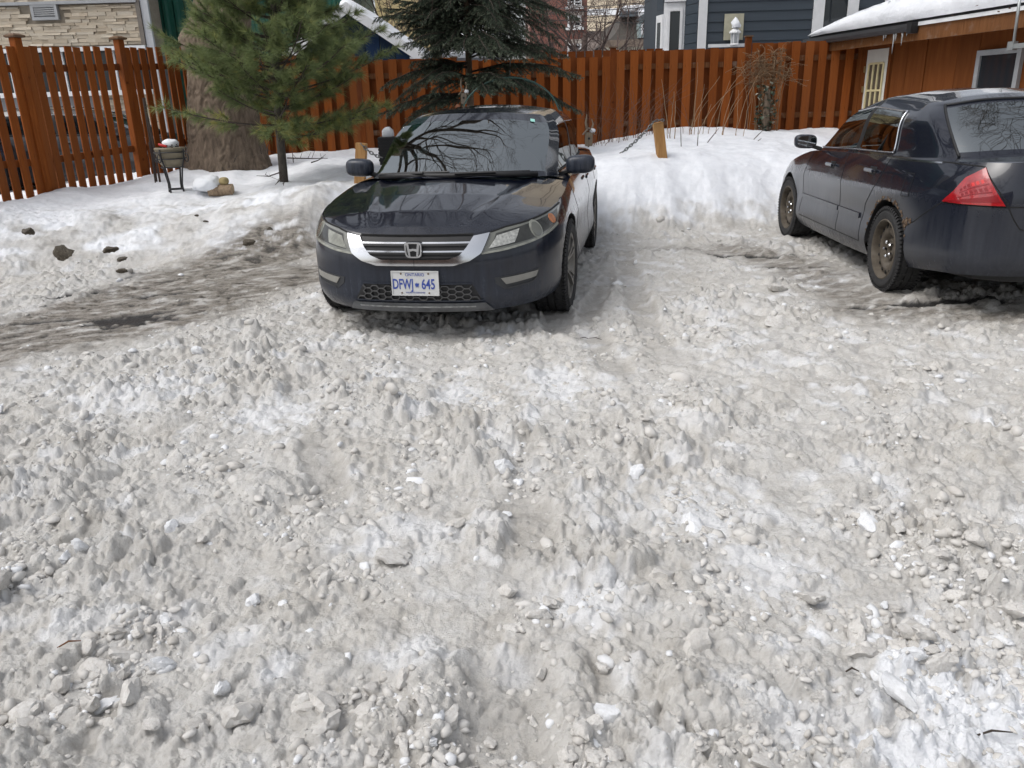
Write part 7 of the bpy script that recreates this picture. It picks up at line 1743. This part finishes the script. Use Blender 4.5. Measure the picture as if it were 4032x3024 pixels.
# loose lumps scattered over the lot
rl = np.random.default_rng(21); cand = []
N = 42000
yy = 1.25*np.exp(rl.uniform(0, 1, N)**.9*math.log(9.5/1.25)); xx = rl.uniform(-1, 1, N)*(.72*yy+.3)
h, cl, we, asp = ground(xx, yy); _, bank, yb = coarse(xx, yy)
clu = fbm(xx*1.9, yy*1.9, 3, 201)
keep = (rl.uniform(0, 1, N) < np.clip(.10 + 2.1*clu, .035, .95)) & (bank < .3) & (we < .45)
size = np.exp(rl.normal(math.log(.0085), .68, N)); size = np.clip(size, .0035, .058)
idx = [i for i in np.where(keep)[0] if not in_car(xx[i], yy[i], -.1)]
idx.sort(key=lambda i: -size[i]/yy[i])
for rank, i in enumerate(idx[:265]):
    white = rl.random() < .08 + .4*cl[i]
    o = bpy.data.objects.new('snow_lump', (LW if white else LV)[int(rl.integers(0, 8 if white else 18))]); COL.objects.link(o); s = size[i]
    o.rotation_euler = (rl.uniform(-.6, .6), rl.uniform(-.6, .6), rl.uniform(0, 6.28)); o.scale = (s*rl.uniform(.8, 1.4), s, s*rl.uniform(.7, 1.25)); o.location = (xx[i], yy[i], h[i] - s*.02)
    tag(o, 'loose white crumb of snow strewn on the lot' if white else 'loose grey crumb of dirty snow strewn on the lot', 'snow lump', 'white crumbs on the lot' if white else 'grey crumbs on the lot')
small = []
for sd in range(16):   # angular shards: hulls of a few random points
    rs_ = np.random.default_rng(sd+300); P_ = rs_.normal(size=(30 if sd < 8 else 14, 3)); P_ /= np.linalg.norm(P_, axis=1)[:, None]; P_ *= rs_.uniform(.8, 1.08, (len(P_), 1)); P_ *= np.array([1, rs_.uniform(.55, .95), rs_.uniform(.45, .8)])
    bm = bmesh.new(); [bm.verts.new(p) for p in P_]; r_ = bmesh.ops.convex_hull(bm, input=bm.verts); bmesh.ops.delete(bm, geom=list({v for v in r_['geom_interior'] if isinstance(v, bmesh.types.BMVert)}), context='VERTS'); bmesh.ops.triangulate(bm, faces=bm.faces)
    bm.verts.index_update(); small.append((np.array([v.co[:] for v in bm.verts]), np.array([[v.index for v in f.verts] for f in bm.faces]))); bm.free()
for nm, sel, mat, lab in (('snow_crumbs', [i for k, i in enumerate(idx[265:]) if k % 8], M_lump, 'grey crumbs of snow covering the lot'), ('clean_snow_crumbs', [i for k, i in enumerate(idx[265:]) if k % 8 == 0], M_lumpw, 'white crumbs of snow covering the lot')):
    VV, FF, n0 = [], [], 0
    for i in sel:
        V, F = small[int(rl.integers(0, 8)) + (0 if size[i]/yy[i] > .0042 else 8)]; a = rl.uniform(0, 6.28); c, s_ = math.cos(a), math.sin(a); s = size[i]
        Q = V*np.array([s*rl.uniform(.8, 1.5), s, s*rl.uniform(.6, 1.2)]); Q = np.stack([Q[:, 0]*c-Q[:, 1]*s_, Q[:, 0]*s_+Q[:, 1]*c, Q[:, 2]], 1) + np.array([xx[i], yy[i], h[i]-s*.08]); VV.append(Q); FF.append(F+n0); n0 += len(Q)
    o = obj(nm, np_mesh(nm, np.concatenate(VV), np.concatenate(FF), mat, False)); tag(o, lab, 'snow', None, 'stuff')
# small litter on the snow: dead leaf and twigs
for px, py, L, a, lab in ((285, 2585, .06, .5, 'curled brown dead leaf in the lower left snow'), (2345, 1335, .09, -.5, 'bent dark twig in front of the sedan wheel'), (2300, 1340, .06, -.3, 'straight dark twig beside the bent one'), (3350, 2690, .035, 0, 'black fleck above the bottom right white patch'), (3905, 2912, .10, .1, 'thin dark twig on the bottom right white patch')):
    x, y = g0(px, py); o = MB().tube([(-L/2, 0, 0), (0, .004, .008), (L/2, 0, .0)], [.0022, .003, .0014], 5).build('fallen_twig' if 'leaf' not in lab else 'dead_leaf', M_twig if 'leaf' not in lab else simple('brown_leaf', (.16, .07, .03), .8)); o.location = (x, y, gz(x, y)+.012); o.rotation_euler = (0, 0, a); tag(o, lab, 'twig' if 'leaf' not in lab else 'leaf')
